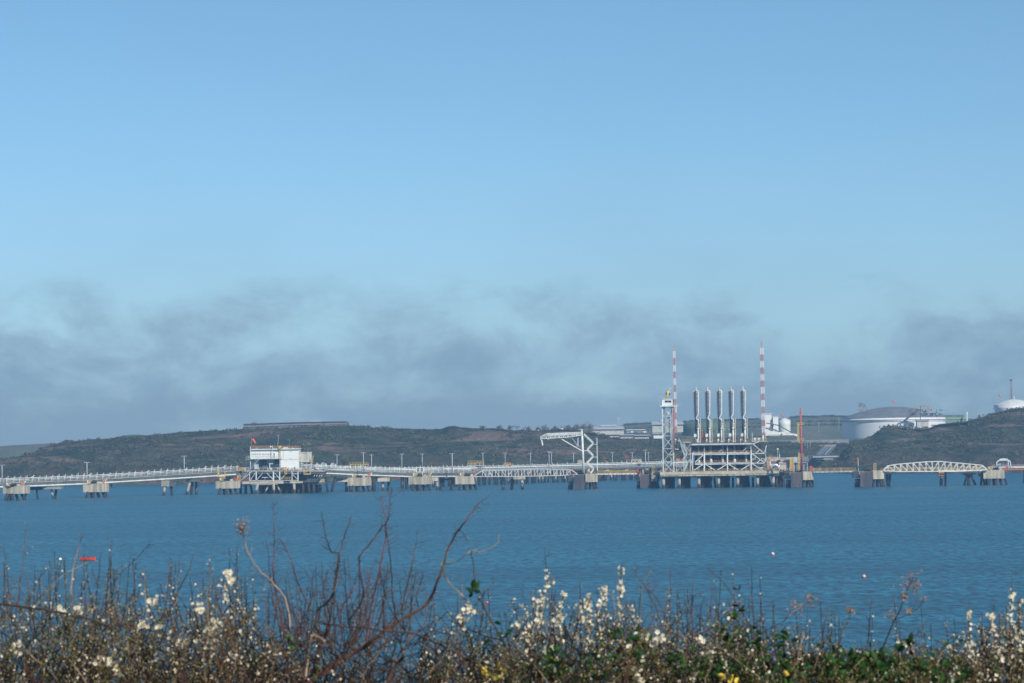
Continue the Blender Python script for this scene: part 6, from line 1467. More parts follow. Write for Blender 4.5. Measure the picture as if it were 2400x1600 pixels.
    def clothe(s, out, kind, dens, i0=0.0, size=1.0):
        rg = s.rg; n = len(out)
        for i in range(int(n * i0), n - 1):
            L = (out[i + 1] - out[i]).length / PX
            for _ in range(int(L * dens + rg.random())):
                p = out[i].lerp(out[i + 1], rg.random()) + Vector((rg.gauss(0, 2.5), rg.gauss(0, 2.4), rg.gauss(0, 1.5))) * PX * size
                q = rg.random()
                if kind == 'flower':
                    if q < .20: s.flower(p, rg.uniform(2.8, 5.0) * PX * size)
                    elif q < .36: s.mb('f').ball(p, rg.uniform(1.2, 2.2) * PX, 6)
                    else: s.bud(p, rg.uniform(1.3, 2.6) * PX)
                elif kind == 'bloom':
                    p += Vector((rg.gauss(0, 1.5), rg.gauss(0, 2), 0)) * PX
                    if q < .48: s.flower(p, rg.uniform(3.4, 6.2) * PX * size)
                    elif q < .68: s.mb('f').ball(p, rg.uniform(1.6, 2.8) * PX, 6)
                    else: s.bud(p, rg.uniform(1.4, 2.8) * PX)
                elif kind == 'bud':
                    if q < .80: s.bud(p, rg.uniform(1.1, 2.6) * PX)
                    elif q < (.84 if p.z > 22.25 else .92): s.mb('f').ball(p, rg.uniform(1.4, 2.8) * PX, 6)
                    elif p.z > 22.32: s.bud(p, rg.uniform(1.1, 2.2) * PX)
                    else: s.flower(p, rg.uniform(2.6, 4.2) * PX * size)
                elif kind == 'bare': s.bud(p, rg.uniform(.9, 1.7) * PX)
                elif kind == 'olive':
                    s.leaf(p, Vector((rg.gauss(0, 1), rg.gauss(0, 1), rg.gauss(.6, 1))), rg.uniform(4, 8) * PX, 'o')
    def thicket(s, x0, x1, n, keys, clothes, top_j=(30, 60), spr=.55, low=0.0, spur_key=None):
        """many thin stems between two photo columns rising to the measured skyline"""
        rg = s.rg
        for _ in range(n):
            x = rg.uniform(x0, x1); top = lerp(TOPL, x); yt = top + (abs(rg.gauss(0, top_j[1])) if rg.random() < .8 else -rg.uniform(0, top_j[0])) + low * rg.random()
            if yt > 1585: yt = rg.uniform(1500, 1585)
            xb = x + rg.gauss(0, 85); yb = 1640 + rg.uniform(0, 25); D = rg.uniform(9.2, 11.1)
            k = rg.choice(keys); pts = [(xb, yb)]
            for q in (.35, .68, 1.0): pts.append((xb + (x - xb) * q + rg.gauss(0, 14), yb + (yt - yb) * q + rg.gauss(0, 5)))
            out = s.stem(k, s.px(pts, D, .04), rg.uniform(.0016, .0030), .0007, .0018)
            cl = rg.choice(clothes)
            dress = (lambda q, cl=cl: s.clothe(q, cl[0], cl[1] * 1.2)) if cl else None
            s.spurs(out, spur_key or k, .15, .62, 8, 34, dress)
            if cl: s.clothe(out, cl[0], cl[1], .25)
            if rg.random() < .5:
                i = rg.randrange(3, len(out) - 2); p = out[i]; w_ = Vector((rg.choice((-1, 1)) * rg.uniform(.3, 1), rg.gauss(0, .3), rg.uniform(.4, 1))).normalized() * rg.uniform(35, 90) * PX
                o2 = s.stem(k, [p, p + w_ * .5 + Vector((0, 0, .004)), p + w_], .0012, .0005, .0015); s.spurs(o2, k, .1, .6, 6, 22, dress)
                if cl: s.clothe(o2, cl[0], cl[1])
    def spikes(s, x0, x1, n, kind='bud', d=.10, rise=(20, 110)):
        """upright twigs that stand clear above the mass"""
        rg = s.rg
        for _ in range(n):
            x = rg.uniform(x0, x1); top = lerp(TOPL, x); y = top - rg.uniform(*rise); le = rg.gauss(0, 16)
            o = s.stem('sd', s.px([(x - le * 1.6, top + 90), (x - le * .6, top + 30), (x, y)], None, .03), .0022, .0009, .0011, 5); s.spurs(o, 'sd', .2, .5, 6, 20, (lambda q: s.clothe(q, kind, d)))
            s.clothe(o, kind, d, .15)
    def under(s, x0, x1, n):
        """dark crossing twigs low in the thicket"""
        rg = s.rg
        for _ in range(n):
            x = rg.uniform(x0, x1); y = max(1625 - abs(rg.gauss(0, 66)), lerp(TOPL, x) + 45); a = rg.uniform(.35, 2.8); L = rg.uniform(50, 150)
            p = [(x - math.cos(a) * L * .5, y + math.sin(a) * L * .4), (x + rg.gauss(0, 8), y + rg.gauss(0, 6)), (x + math.cos(a) * L * .5, y - math.sin(a) * L * .4)]
            s.stem('sd', s.px(p, rg.uniform(9.6, 11.2), .1), rg.uniform(.0012, .0028), .0008, .0012, 3, 4)
    def leafy(s, x, y, n, L=(9, 18), spread=14, key='l', D=None, up=.7):
        rg = s.rg; c = W(x, y, D or rg.uniform(9.4, 10.0))
        for _ in range(n):
            p = c + Vector((rg.gauss(0, spread), rg.gauss(0, spread * 1.2), rg.gauss(0, spread * .9))) * PX
            s.leaf(p, Vector((rg.gauss(0, .8), rg.gauss(0, .8), up + rg.gauss(0, .6))), rg.uniform(*L) * PX, key)

FL, BU, OL = ('flower', .055), ('bud', .060), ('olive', .12)
# left blossoming shrubs
def leaning(s, key, pl, r0, r1, D=None, spurs=.6, cl=None, i0=.2, wob=.0012, lmax=26, sub=4):
    s.ov, s.ovk = MB(), key
    fat = .85 if key == 'sl' else 1.2
    out = s.stem(key, s.px(pl, D, .05), r0 * fat, r1 * 1.15, wob, sub)
    dress = (lambda q: s.clothe(q, cl[0], cl[1])) if cl else None
    s.spurs(out, key, i0, spurs, 7, lmax, dress)
    m = s.ov; s.ov = None; m.ch = m.ch[:1]; m.build('branch', {'sd': STEMD, 'sr': STEMR, 'sl': STEML, 'sb': STEMB}[key], s.t)
    if cl: s.clothe(out, cl[0], cl[1], i0)
    return out
G1 = 'blossoming shrubs along the bank'
s = Shrub('blossom_shrub', 'dense budding shrub with the low dark branch at the bottom left corner', 'shrub', 120, 21, G1)
leaning(s, 'sd', [(-60, 1408), (0, 1414), (60, 1421), (115, 1430), (170, 1440), (230, 1457), (270, 1468)], .0042, .0028, 9.6, .7, BU)
leaning(s, 'sd', [(30, 1450), (22, 1390), (15, 1330), (9, 1275)], .0020, .0006, None, .6, ('bud', .06)); leaning(s, 'sr', [(35, 1450), (48, 1370), (56, 1300), (60, 1222)], .0020, .0006, None, .6, ('bud', .08))
leaning(s, 'sd', [(70, 1470), (70, 1400), (98, 1345), (108, 1332)], .0016, .0006, None, .6, FL); leaning(s, 'sd', [(115, 1500), (117, 1400), (120, 1318)], .0018, .0006, None, .8, FL)
leaning(s, 'sl', [(172, 1420), (166, 1380), (174, 1320), (188, 1270), (193, 1252)], .0026, .0010, 9.7, .12); leaning(s, 'sl', [(75, 1410), (110, 1385), (150, 1345), (205, 1316)], .0018, .0008, 9.8, .2)
s.thicket(-80, 230, 92, ['sd', 'sb', 'sb', 'sr', 'sl'], [FL, BU, BU, FL, OL, None]); s.thicket(-80, 230, 60, ['sb'], [BU, OL, OL, None], low=120); s.under(-80, 230, 255); s.spikes(-60, 230, 26); s.finish()
s = Shrub('blossom_shrub', 'dense cream flowered shrub with reddish upright twigs below the red boat', 'shrub', 340, 22, G1)
leaning(s, 'sd', [(230, 1458), (260, 1466), (300, 1462), (350, 1475), (420, 1500), (470, 1540)], .0030, .0018, 9.7, .5, BU)
leaning(s, 'sr', [(305, 1470), (260, 1440), (215, 1425), (190, 1400)], .0026, .0012, 9.8, .5); leaning(s, 'sd', [(248, 1440), (254, 1350), (258, 1300), (263, 1262)], .0018, .0006, None, .5, ('bud', .06))
leaning(s, 'sd', [(310, 1520), (316, 1400), (313, 1330), (314, 1305)], .0020, .0008, None, .6, BU); leaning(s, 'sd', [(268, 1360), (290, 1335), (318, 1310), (340, 1285), (353, 1268)], .0014, .0005, None, .3); leaning(s, 'sd', [(318, 1410), (330, 1365), (338, 1332)], .0014, .0005, None, .4, FL)
leaning(s, 'sr', [(235, 1380), (222, 1352), (216, 1330)], .0012, .0005, None, .3, BU); leaning(s, 'sd', [(395, 1440), (420, 1380), (445, 1330), (458, 1286)], .0018, .0006, None, .5, ('bud', .05)); leaning(s, 'sd', [(400, 1470), (410, 1400), (408, 1365)], .0016, .0007, None, .6, FL)
leaning(s, 'sl', [(330, 1600), (325, 1520), (310, 1470)], .0022, .001, 9.6, .2); leaning(s, 'sl', [(60, 1520), (90, 1550), (115, 1565), (140, 1605)], .0026, .0012, 9.5, .1)
for x, y in ((35, 1518), (143, 1430), (183, 1432), (232, 1550), (258, 1553), (270, 1572), (360, 1412), (372, 1466), (333, 1463), (424, 1505), (52, 1590), (40, 1512)):
    c = W(x, y, 9.6)
    for _ in range(7): s.flower(c + Vector((s.rg.gauss(0, 6), s.rg.gauss(0, 4), s.rg.gauss(0, 5))) * PX, s.rg.uniform(5, 8) * PX)
s.thicket(210, 450, 88, ['sd', 'sb', 'sr', 'sb', 'sl'], [FL, BU, FL, BU, OL]); s.thicket(210, 450, 55, ['sb'], [BU, OL, OL, None], low=120); s.under(210, 450, 204); s.spikes(220, 450, 22); s.finish()
s = Shrub('blossom_shrub', 'cream flowered shrub with one heavy blossom spike left of the bare thorny shrub', 'shrub', 520, 23, G1)
leaning(s, 'sd', [(470, 1540), (500, 1440), (520, 1380), (530, 1330)], .0024, .0010, 9.7, .6, FL)
o = leaning(s, 'sd', [(525, 1420), (532, 1370), (540, 1335)], .0016, .0008, 9.6, .8, ('bloom', .38)); leaning(s, 'sd', [(540, 1430), (548, 1370), (553, 1310), (557, 1275)], .0018, .0006, None, .6, BU)
leaning(s, 'sd', [(480, 1480), (498, 1380), (512, 1360), (516, 1355)], .0016, .0006, None, .5, BU); leaning(s, 'sl', [(545, 1600), (552, 1530), (556, 1490)], .0024, .0012, 9.6, .2); leaning(s, 'sl', [(482, 1600), (495, 1520), (502, 1480)], .0030, .0014, 9.5, .1)
for x, y in ((498, 1455), (506, 1468), (488, 1474), (514, 1460), (500, 1484), (460, 1420), (468, 1428), (536, 1362), (540, 1350)):
    c = W(x, y, 9.6)
    for _ in range(7): s.flower(c + Vector((s.rg.gauss(0, 5), s.rg.gauss(0, 4), s.rg.gauss(0, 5))) * PX, s.rg.uniform(4.5, 7) * PX)
s.thicket(430, 620, 70, ['sd', 'sb', 'sr', 'sb', 'sl'], [FL, BU, FL, BU, None]); s.thicket(430, 640, 44, ['sb'], [BU, OL, OL, None], low=110); s.under(430, 640, 187); s.spikes(440, 620, 16); s.finish()

# the bare thorny shrub in the middle
s = Shrub('bare_thorn_shrub', 'bare thorny shrub with reddish branches fanning up against the water', 'shrub', 800, 31)
NB = ('bare', .02)
def big(key, pl, r0, r1, D=None, sp=.75, lmax=36, i0=.15): return leaning(s, key, pl, r0, r1, D, sp, NB, i0, .0012, lmax, 5)
big('sb', [(700, 1625), (735, 1590), (780, 1560), (830, 1530), (880, 1495), (915, 1468), (950, 1445), (1000, 1415), (1030, 1350), (1045, 1300), (1065, 1255), (1090, 1220), (1112, 1190), (1130, 1170)], .0082, .0009, 9.9, .6, 34, .35)
big('sb', [(660, 1620), (700, 1600), (745, 1570), (800, 1545)], .0060, .0030, 10, .4)
big('sd', [(1165, 1600), (1120, 1560), (1060, 1525), (1010, 1500), (960, 1482), (900, 1478), (850, 1470), (790, 1465), (750, 1455)], .0048, .0020, 9.8, .35)
big('sl', [(715, 1590), (722, 1540), (728, 1492), (742, 1490), (760, 1500)], .0060, .0045, 9.8, .1); big('sd', [(735, 1595), (745, 1530), (760, 1497), (768, 1470)], .0075, .0045, 10.0, .2)
big('sd', [(755, 1500), (740, 1465), (745, 1430), (775, 1400), (790, 1350), (795, 1300), (775, 1290), (765, 1260), (757, 1220), (753, 1198)], .0036, .0008, 10.0)
big('sb', [(770, 1470), (780, 1410), (785, 1360), (792, 1310), (803, 1270), (818, 1225), (824, 1208)], .0030, .0007, 10.1)
big('sd', [(820, 1450), (850, 1400), (845, 1350), (842, 1320), (845, 1300), (870, 1270), (890, 1240), (905, 1222), (912, 1200), (915, 1165), (918, 1140)], .0036, .0008, 9.8, .4)
big('sr', [(860, 1500), (870, 1420), (885, 1360), (895, 1310), (903, 1260), (905, 1225), (896, 1180), (894, 1160)], .0036, .0008, 10.0, .95, 46)
big('sd', [(930, 1450), (920, 1400), (918, 1350), (912, 1290), (905, 1240)], .0028, .0012, 10.1, .8)
big('sb', [(940, 1430), (955, 1370), (965, 1320), (972, 1285), (980, 1240)], .0026, .0007, 10.0, .7, 30)
big('sr', [(700, 1520), (665, 1470), (655, 1420), (645, 1375), (640, 1330), (643, 1290), (642, 1230), (640, 1175)], .0034, .0007, 9.9, .8, 30)
big('sl', [(680, 1470), (672, 1410), (645, 1370), (618, 1345), (590, 1310), (575, 1270), (568, 1235)], .0036, .0016, 9.7, .35)
big('sr', [(730, 1430), (700, 1370), (685, 1320), (668, 1280), (655, 1262)], .0022, .0007, 10.1, .8)
big('sd', [(705, 1500), (720, 1430), (732, 1400), (730, 1350)], .0022, .0008, 10.0, .7); big('sd', [(640, 1420), (632, 1340), (628, 1290), (622, 1262)], .0018, .0006, 10.2, .6)
big('sr', [(800, 1480), (800, 1430), (820, 1395), (830, 1370), (838, 1340)], .0022, .0008, 10.2, .7); big('sd', [(990, 1440), (975, 1400), (985, 1370), (992, 1345)], .0020, .0007, 10.0, .6)
big('sl', [(1035, 1322), (1050, 1360), (1080, 1390), (1100, 1410)], .0030, .0018, 9.8, .2); big('sl', [(1040, 1318), (1070, 1315), (1090, 1300), (1105, 1288), (1130, 1290), (1165, 1272), (1169, 1250)], .0016, .0008, 9.9, .4, 14)
big('sd', [(1060, 1252), (1082, 1242), (1095, 1268)], .0012, .0006, 9.9, .4, 14); big('sd', [(975, 1480), (1020, 1455), (1050, 1430)], .0020, .0008, 10.2, .5)
big('sd', [(905, 1620), (920, 1570), (945, 1540), (942, 1535)], .0060, .004, 9.6, .2); big('sd', [(865, 1620), (870, 1540), (862, 1480), (855, 1420)], .0034, .0014, 10.2, .4); big('sd', [(800, 1620), (808, 1540), (800, 1480), (790, 1410)], .0034, .0014, 10.2, .5)
for _ in range(54):
    x = s.rg.uniform(620, 1010); y = s.rg.uniform(1300, 1420); xb = 780 + (x - 780) * .6 + s.rg.gauss(0, 30); pl = [(xb, 1500 + s.rg.uniform(0, 60)), ((x + xb) / 2 + s.rg.gauss(0, 14), (y + 1510) / 2), (x, y)]
    big(s.rg.choice(('sd', 'sd', 'sr', 'sb')), pl, .0017, .0006, s.rg.uniform(9.6, 10.6), .85, 30)
s.thicket(600, 1010, 70, ['sd'], [None, None, ('bare', .06), ('bud', .03)], low=120, top_j=(5, 60)); s.spikes(620, 1000, 26, 'bare', .03, (10, 90)); s.under(600, 1040, 391)
s.thicket(600, 760, 26, ['sd', 'sb'], [BU, FL, None], low=100); s.leafy(684, 1508, 5, (16, 26), 5); s.leafy(730, 1560, 16, (8, 14), 24)
c = W(568, 1232, 9.7)
for k in range(60):
    p = c + Vector((s.rg.gauss(0, 7), s.rg.gauss(0, 5), s.rg.gauss(0, 9))) * PX; s.leaf(p, Vector((s.rg.gauss(0, 1), s.rg.gauss(0, 1), s.rg.gauss(.3, 1))), s.rg.uniform(4, 8) * PX, 'd')
for k in range(7): a = c + Vector((0, 0, -14 * PX)); s.mb('sl').path([a, a + Vector((s.rg.gauss(0, 6), 0, s.rg.uniform(6, 26))) * PX], .0008, .0004, 4)
s.finish()

# right of centre
s = Shrub('blossom_shrub', 'sparse shrub with dark oval leaves just right of the bare thorny one', 'shrub', 1110, 41, G1)
leaning(s, 'sd', [(1215, 1600), (1190, 1530), (1150, 1450), (1128, 1408), (1122, 1395)], .0036, .0016, 9.7, .3, ('bud', .04)); leaning(s, 'sb', [(1112, 1420), (1138, 1385), (1160, 1362)], .0018, .001, 9.8, .3)
leaning(s, 'sd', [(1116, 1390), (1112, 1350), (1106, 1300), (1104, 1292)], .0016, .0006, 9.8, .7, BU); leaning(s, 'sb', [(1085, 1480), (1088, 1430), (1096, 1405)], .003, .0014, 9.7, .6, FL); s.leafy(1108, 1384, 5, (20, 28), 4); s.leafy(1100, 1396, 4, (12, 18), 5)
leaning(s, 'sd', [(1235, 1600), (1215, 1500), (1212, 1450), (1205, 1420), (1198, 1405)], .0022, .0008, 9.9, .5, FL); leaning(s, 'sd', [(1260, 1410), (1230, 1402), (1224, 1380), (1230, 1358)], .0009, .0005, 10, .0)
for x, y in ((1092, 1425), (1098, 1440), (1088, 1450), (1104, 1430), (1207, 1462)):
    c = W(x, y, 9.6)
    for _ in range(6): s.flower(c + Vector((s.rg.gauss(0, 6), s.rg.gauss(0, 4), s.rg.gauss(0, 6))) * PX, s.rg.uniform(4.5, 7) * PX)
s.leafy(1146, 1585, 5, (22, 32), 8, 'y', 9.4); s.leafy(1168, 1578, 3, (14, 22), 7, 'y', 9.4)
s.thicket(1000, 1200, 50, ['sd', 'sb', 'sb', 'sl'], [FL, BU, BU, OL], low=50); s.under(1000, 1200, 187); s.spikes(1010, 1190, 10); s.thicket(1000, 1200, 42, ['sb'], [BU, OL, OL, None], low=130); s.leafy(1180, 1480, 10, (12, 22), 14); s.leafy(1090, 1590, 40, (8, 16), 40); s.finish()
s = Shrub('blossom_shrub', 'shrub with the tallest cream blossom spikes in the middle of the bank', 'shrub', 1330, 42, G1)
for pl, d_ in (([(1310, 1560), (1300, 1480), (1290, 1420), (1283, 1360), (1280, 1335)], .20), ([(1268, 1500), (1265, 1440), (1272, 1400), (1278, 1380)], .36), ([(1318, 1520), (1310, 1460), (1316, 1410), (1325, 1390)], .30), ([(1345, 1520), (1352, 1460), (1370, 1410), (1385, 1390)], .28), ([(1430, 1590), (1400, 1450), (1410, 1400), (1417, 1372)], .34), ([(1462, 1560), (1457, 1460), (1455, 1380), (1456, 1325)], .26), ([(1290, 1370), (1302, 1356)], .25), ([(1385, 1480), (1378, 1430), (1382, 1400)], .26)):
    leaning(s, 'sb', pl, .0026, .0010, s.rg.uniform(9.5, 9.9), .7, ('bloom', d_ * .72), .10, lmax=9)
leaning(s, 'sd', [(1283, 1345), (1278, 1310), (1276, 1280)], .0012, .0005, 9.8, .4); leaning(s, 'sd', [(1325, 1600), (1340, 1520), (1355, 1460), (1362, 1440)], .0022, .0012, 9.6, .2); leaning(s, 'sd', [(1262, 1600), (1262, 1500), (1270, 1460)], .0024, .0012, 9.6, .3)
for x, y in ((1266, 1455), (1268, 1415), (1312, 1445), (1308, 1456), (1458, 1375), (1418, 1385), (1416, 1378), (1380, 1420), (1357, 1500), (1472, 1515)):
    c = W(x, y, 9.55)
    for _ in range(6): s.flower(c + Vector((s.rg.gauss(0, 4.5), s.rg.gauss(0, 4), s.rg.gauss(0, 5))) * PX, s.rg.uniform(4.5, 7) * PX)
s.leafy(1295, 1540, 22, (16, 26), 14); s.leafy(1283, 1565, 20, (14, 22), 16); s.leafy(1410, 1530, 34, (12, 22), 20); s.leafy(1408, 1495, 10, (12, 18), 8); s.leafy(1360, 1590, 40, (8, 18), 30)
s.thicket(1200, 1500, 92, ['sd', 'sb', 'sb', 'sl'], [FL, BU, FL, OL]); s.under(1200, 1500, 272); s.spikes(1210, 1490, 20, 'bud', .10, (0, 70)); s.spikes(1220, 1480, 7, 'bloom', .16, (10, 50)); s.thicket(1200, 1500, 60, ['sb'], [BU, OL, OL, None], low=130); s.finish()
s = Shrub('blossom_shrub', 'brown twiggy shrub with bright green leaf sprigs right of the blossom spikes', 'shrub', 1580, 43, G1)
leaning(s, 'sb', [(1560, 1500), (1540, 1430), (1515, 1380), (1490, 1345), (1484, 1330)], .0022, .0006, 9.8, .7, ('bud', .05)); leaning(s, 'sb', [(1565, 1460), (1540, 1400), (1520, 1380), (1520, 1330)], .0018, .0006, 9.9, .8, BU); leaning(s, 'sd', [(1615, 1600), (1622, 1500), (1622, 1420), (1627, 1395), (1646, 1388)], .0028, .0008, 9.7, .3)
leaning(s, 'sd', [(1640, 1500), (1642, 1430), (1652, 1395)], .0018, .0006, 9.9, .3); leaning(s, 'sd', [(1555, 1460), (1562, 1420), (1572, 1398)], .0018, .0007, 9.8, .6, BU); leaning(s, 'sl', [(1480, 1465), (1520, 1480), (1560, 1470), (1612, 1498)], .0020, .0008, 9.7, .4, BU)
s.leafy(1495, 1512, 12, (16, 28), 9); s.leafy(1590, 1545, 20, (14, 24), 14); s.leafy(1500, 1540, 14, (14, 22), 14); s.leafy(1445, 1490, 12, (12, 20), 12)
for x, y in ((1542, 1500), (1548, 1494), (1506, 1490), (1492, 1575), (1500, 1595), (1640, 1502), (1620, 1590)):
    c = W(x, y, 9.55)
    for _ in range(7): s.flower(c + Vector((s.rg.gauss(0, 6), s.rg.gauss(0, 4), s.rg.gauss(0, 6))) * PX, s.rg.uniform(5, 8) * PX)
s.thicket(1470, 1700, 76, ['sd', 'sb', 'sb', 'sl'], [FL, BU, BU, OL]); s.under(1470, 1700, 221); s.spikes(1480, 1700, 16); s.thicket(1470, 1700, 56, ['sb'], [BU, OL, OL, None], low=130); s.leafy(1560, 1585, 46, (8, 16), 44); s.finish()
s = Shrub('blossom_shrub', 'mixed shrub with one straight dark budded spike and dangling dark leaves right of centre', 'shrub', 1790, 44, G1)
leaning(s, 'sd', [(1765, 1520), (1766, 1450), (1763, 1390), (1762, 1325)], .0026, .0006, 9.7, .7, BU, lmax=10); leaning(s, 'sb', [(1790, 1560), (1770, 1490), (1730, 1420), (1705, 1375), (1680, 1350), (1656, 1330)], .0022, .0007, 9.8, .35, None); leaning(s, 'sl', [(1800, 1590), (1785, 1520), (1800, 1500), (1830, 1465), (1850, 1440), (1880, 1420), (1895, 1408)], .0024, .0010, 9.7, .2)
leaning(s, 'sd', [(1690, 1460), (1682, 1435), (1684, 1415)], .0016, .0006, 9.8, .3); leaning(s, 'sl', [(1860, 1600), (1875, 1520), (1885, 1480)], .0020, .001, 9.6, .2); leaning(s, 'sl', [(1600, 1500), (1660, 1470), (1690, 1440), (1740, 1402)], .0016, .0006, 9.9, .2)
s.leafy(1718, 1382, 2, (16, 20), 3); s.leafy(1722, 1435, 12, (18, 28), 10, up=-.2); s.leafy(1705, 1490, 18, (16, 26), 14, up=-.1); s.leafy(1762, 1500, 20, (14, 24), 16, up=-.4); s.leafy(1838, 1500, 16, (18, 28), 10, up=-.1); s.leafy(1840, 1560, 26, (14, 24), 20); s.leafy(1712, 1590, 5, (18, 30), 10, 'y', 9.4); s.leafy(1838, 1575, 2, (16, 20), 3, 'y', 9.4)
for x, y in ((1708, 1445), (1640, 1500), (1656, 1535), (1700, 1550), (1664, 1525)):
    c = W(x, y, 9.55)
    for _ in range(5): s.flower(c + Vector((s.rg.gauss(0, 5), s.rg.gauss(0, 4), s.rg.gauss(0, 6))) * PX, s.rg.uniform(4.5, 7) * PX)
for cx_, cy_ in ((1865, 1425), (1898, 1405)):
    c = W(cx_, cy_, 9.7)
    for k in range(46): s.leaf(c + Vector((s.rg.gauss(0, 8), s.rg.gauss(0, 5), s.rg.gauss(0, 9))) * PX, Vector((s.rg.gauss(0, 1), s.rg.gauss(0, 1), s.rg.gauss(.3, 1))), s.rg.uniform(4, 8) * PX, 'd')
s.thicket(1680, 1910, 60, ['sd', 'sb', 'sb', 'sl'], [FL, BU, BU, OL]); s.under(1680, 1910, 221); s.spikes(1690, 1900, 12); s.thicket(1680, 1910, 56, ['sb'], [BU, OL, OL, None], low=130); s.leafy(1780, 1590, 50, (8, 18), 50); s.finish()
s = Shrub('blossom_shrub', 'low shrub over dark green leaves left of the tall dry seed stalk', 'shrub', 2000, 45, G1)
leaning(s, 'sb', [(1905, 1580), (1925, 1500), (1935, 1450), (1942, 1428)], .0026, .0012, 9.7, .5); leaning(s, 'sb', [(1950, 1580), (1968, 1500), (1985, 1460), (1995, 1425)], .0018, .0008, 9.8, .4); leaning(s, 'sd', [(2030, 1560), (2035, 1490), (2040, 1440), (2042, 1400)], .0024, .0006, 9.7, .7, BU, lmax=12); leaning(s, 'sb', [(1895, 1540), (1905, 1500), (1930, 1475)], .0018, .0008, 9.8, .5, BU)
for cx_, cy_ in ((1993, 1430),):
    c = W(cx_, cy_, 9.7)
    for k in range(44): s.leaf(c + Vector((s.rg.gauss(0, 6), s.rg.gauss(0, 5), s.rg.gauss(0, 8))) * PX, Vector((s.rg.gauss(0, 1), s.rg.gauss(0, 1), s.rg.gauss(.3, 1))), s.rg.uniform(4, 8) * PX, 'd')
for x, y in ((1935, 1562), (1962, 1568), (1990, 1552), (2005, 1545), (2040, 1560), (1945, 1590), (1985, 1590), (2020, 1585), (2052, 1580)): s.leafy(x, y, 26, (12, 22), 15, D=9.5)
s.thicket(1890, 2110, 52, ['sd', 'sb', 'sb', 'sl'], [FL, BU, BU, OL], low=20); s.under(1890, 2110, 204); s.spikes(1900, 2100, 8); s.thicket(1890, 2110, 56, ['sb', 'sd'], [BU, OL, OL], low=130); s.finish()
s = Shrub('dry_seed_stalk', 'tall dry branching seed stalk standing above the shrubs on the right', 'dead plant', 2060, 46)
def dry(pl, r0, r1, D=9.65): return s.stem('sb', s.px(pl, D, .01), r0, r1, .0006, 4)
dry([(2048, 1610), (2060, 1545), (2080, 1490), (2095, 1455), (2108, 1430), (2120, 1400), (2135, 1362), (2140, 1352)], .0030, .0012); dry([(2093, 1458), (2090, 1435)], .001, .0008); dry([(2105, 1447), (2125, 1440), (2150, 1425), (2165, 1405)], .0016, .0008); dry([(2120, 1405), (2118, 1395)], .001, .0006); dry([(2130, 1440), (2140, 1425), (2150, 1400)], .0012, .0006)
for cx_, cy_, sp, n_ in ((2140, 1362, 9, 60), (2145, 1378, 7, 36), (2118, 1395, 8, 40), (2088, 1438, 7, 36), (2165, 1405, 4, 14), (2130, 1432, 5, 18), (2122, 1372, 4, 12)):
    c = W(cx_, cy_, 9.65)
    for k in range(n_): s.leaf(c + Vector((s.rg.gauss(0, sp), s.rg.gauss(0, 5), s.rg.gauss(0, sp))) * PX, Vector((s.rg.gauss(0, 1), s.rg.gauss(0, 1), s.rg.gauss(.3, 1))), s.rg.uniform(3.5, 7) * PX, 'd')
s.finish()
s = Shrub('blossom_shrub', 'shrub with a curled creamy sprig and two dark leaves right of the dry stalk', 'shrub', 2170, 47, G1)
leaning(s, 'sb', [(2170, 1580), (2150, 1540), (2135, 1522), (2115, 1500), (2104, 1488)], .0024, .0012, 9.6, .6, FL); leaning(s, 'sb', [(2150, 1530), (2148, 1500), (2145, 1485)], .0018, .0008, 9.7, .7, FL); leaning(s, 'sb', [(2146, 1490), (2158, 1470), (2168, 1456)], .0014, .0006, 9.8, .2)
s.leafy(2122, 1517, 5, (22, 30), 7); s.leafy(2135, 1508, 5, (16, 24), 6); leaning(s, 'sl', [(2200, 1610), (2196, 1570), (2200, 1545)], .0040, .0030, 9.6, .2)
s.thicket(2090, 2250, 40, ['sd', 'sb', 'sl'], [FL, BU, BU, OL], low=20); s.under(2090, 2250, 153); s.spikes(2100, 2240, 6); s.thicket(2090, 2250, 40, ['sb', 'sd'], [BU, OL, OL], low=110); s.leafy(2200, 1592, 44, (8, 18), 40); s.finish()
s = Shrub('blossom_shrub', 'tall cream blossoming shrub at the right edge of the picture', 'shrub', 2350, 48, G1)
for pl, d_ in (([(2275, 1560), (2272, 1500), (2270, 1450), (2271, 1430)], .22), ([(2345, 1600), (2335, 1520), (2325, 1460), (2318, 1440)], .30), ([(2370, 1600), (2366, 1500), (2370, 1430), (2372, 1380)], .20), ([(2400, 1560), (2390, 1480), (2395, 1440)], .28), ([(2255, 1560), (2240, 1530), (2228, 1508)], .2), ([(2430, 1600), (2420, 1480), (2425, 1400)], .2)): leaning(s, 'sb', pl, .0026, .0010, s.rg.uniform(9.5, 9.9), .7, ('bloom', d_ * .75), .08, lmax=9)
leaning(s, 'sr', [(2372, 1385), (2371, 1350), (2371, 1335)], .0012, .0005, 9.7, .2); leaning(s, 'sr', [(2271, 1432), (2271, 1405)], .0010, .0005, 9.7, .0)
for x, y in ((2380, 1485), (2345, 1540), (2300, 1590), (2395, 1530)):
    c = W(x, y, 9.55)
    for _ in range(8): s.flower(c + Vector((s.rg.gauss(0, 6), s.rg.gauss(0, 4), s.rg.gauss(0, 7))) * PX, s.rg.uniform(4.5, 7) * PX)
s.thicket(2240, 2480, 76, ['sd', 'sb', 'sb', 'sl'], [FL, BU, FL, OL]); s.under(2240, 2480, 204); s.spikes(2250, 2470, 14, 'bud', .10, (0, 60)); s.spikes(2250, 2450, 7, 'bloom', .16, (10, 50)); s.thicket(2240, 2480, 56, ['sb'], [BU, OL, OL, None], low=130); s.leafy(2340, 1590, 50, (8, 16), 46); s.finish()
s = Shrub('ivy_clump', 'low mass of dark glossy green leaves at the bottom right of the bank', 'climbing plant', 2080, 49)
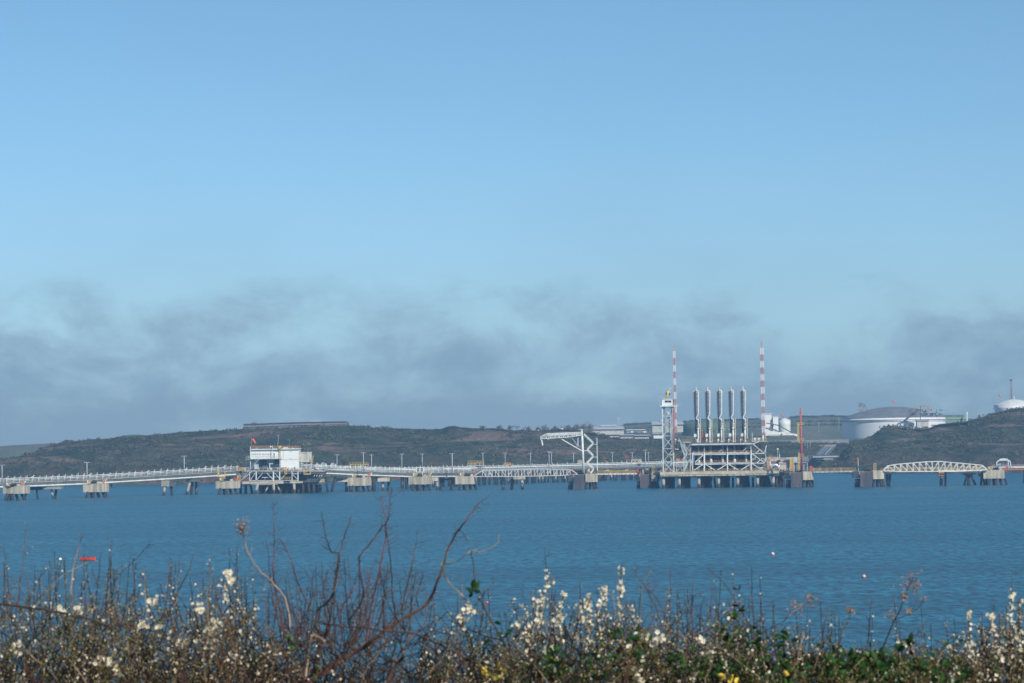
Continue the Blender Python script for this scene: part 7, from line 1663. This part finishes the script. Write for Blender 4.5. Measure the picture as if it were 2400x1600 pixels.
for _ in range(64):
    x = s.rg.choice((s.rg.uniform(1560, 2260), s.rg.gauss(2060, 70), s.rg.gauss(1740, 60))); s.leafy(x, s.rg.uniform(1555, 1612), s.rg.randint(10, 24), (12, 24), 16, 'l', s.rg.uniform(9.35, 10.0))
s.finish()
s = Shrub('ivy_clump', 'low mass of dark glossy green leaves below the tallest blossom spikes', 'climbing plant', 1300, 50)
for _ in range(24):
    x = s.rg.uniform(1120, 1520); s.leafy(x, s.rg.uniform(1550, 1610), s.rg.randint(8, 18), (9, 18), 14, 'l', s.rg.uniform(9.5, 10.2))
s.finish()
# dead bracken and grass at the foot of the shrubs
def bracken():
    rg = random.Random(77); mb = MB()
    for _ in range(2600):
        x = rg.uniform(-100, 2500); D = rg.uniform(9.2, 10.8); p = W(x, 1600, D); p.z = 22.02
        d = Vector((rg.gauss(0, 1), rg.gauss(0, .6), rg.uniform(.2, 1.2))).normalized(); L = rg.uniform(.02, .085); v = d.orthogonal().normalized() * .0012
        q = p + d * L * .6; mb.add([p - v, p + v, q + v * .8, p + d * L + Vector((0, 0, -.01)), q - v * .8], [(0, 1, 2, 3, 4)])
    tag(mb.build('dead_bracken', leafmat('dead_bracken', (.34, .16, .06), (.42, .28, .14), .9)), 'orange brown dead bracken and grass at the foot of the shrubs', 'ground cover', kind='stuff')
bracken()
# ---------------------------------------------------------------- haze
def haze():
    mb = MB().box((-1550, -30, -6), (1550, 3650, 118))
    m = bpy.data.materials.new('sea_haze'); m.use_nodes = True; t = m.node_tree; t.nodes.clear()
    v = N(t, 'ShaderNodeVolumePrincipled'); v.inputs['Density'].default_value = HAZE_D
    v.inputs['Color'].default_value = HAZE_C; v.inputs['Anisotropy'].default_value = 0.2
    o = N(t, 'ShaderNodeOutputMaterial'); t.links.new(v.outputs[0], o.inputs['Volume'])
    ob = mb.build('haze', m); tag(ob, kind='stuff', label='thin blue sea haze over the harbour', cat='haze')
HAZE_D = 0.00016; HAZE_C = (0.42, 0.71, 1.0, 1)
haze()
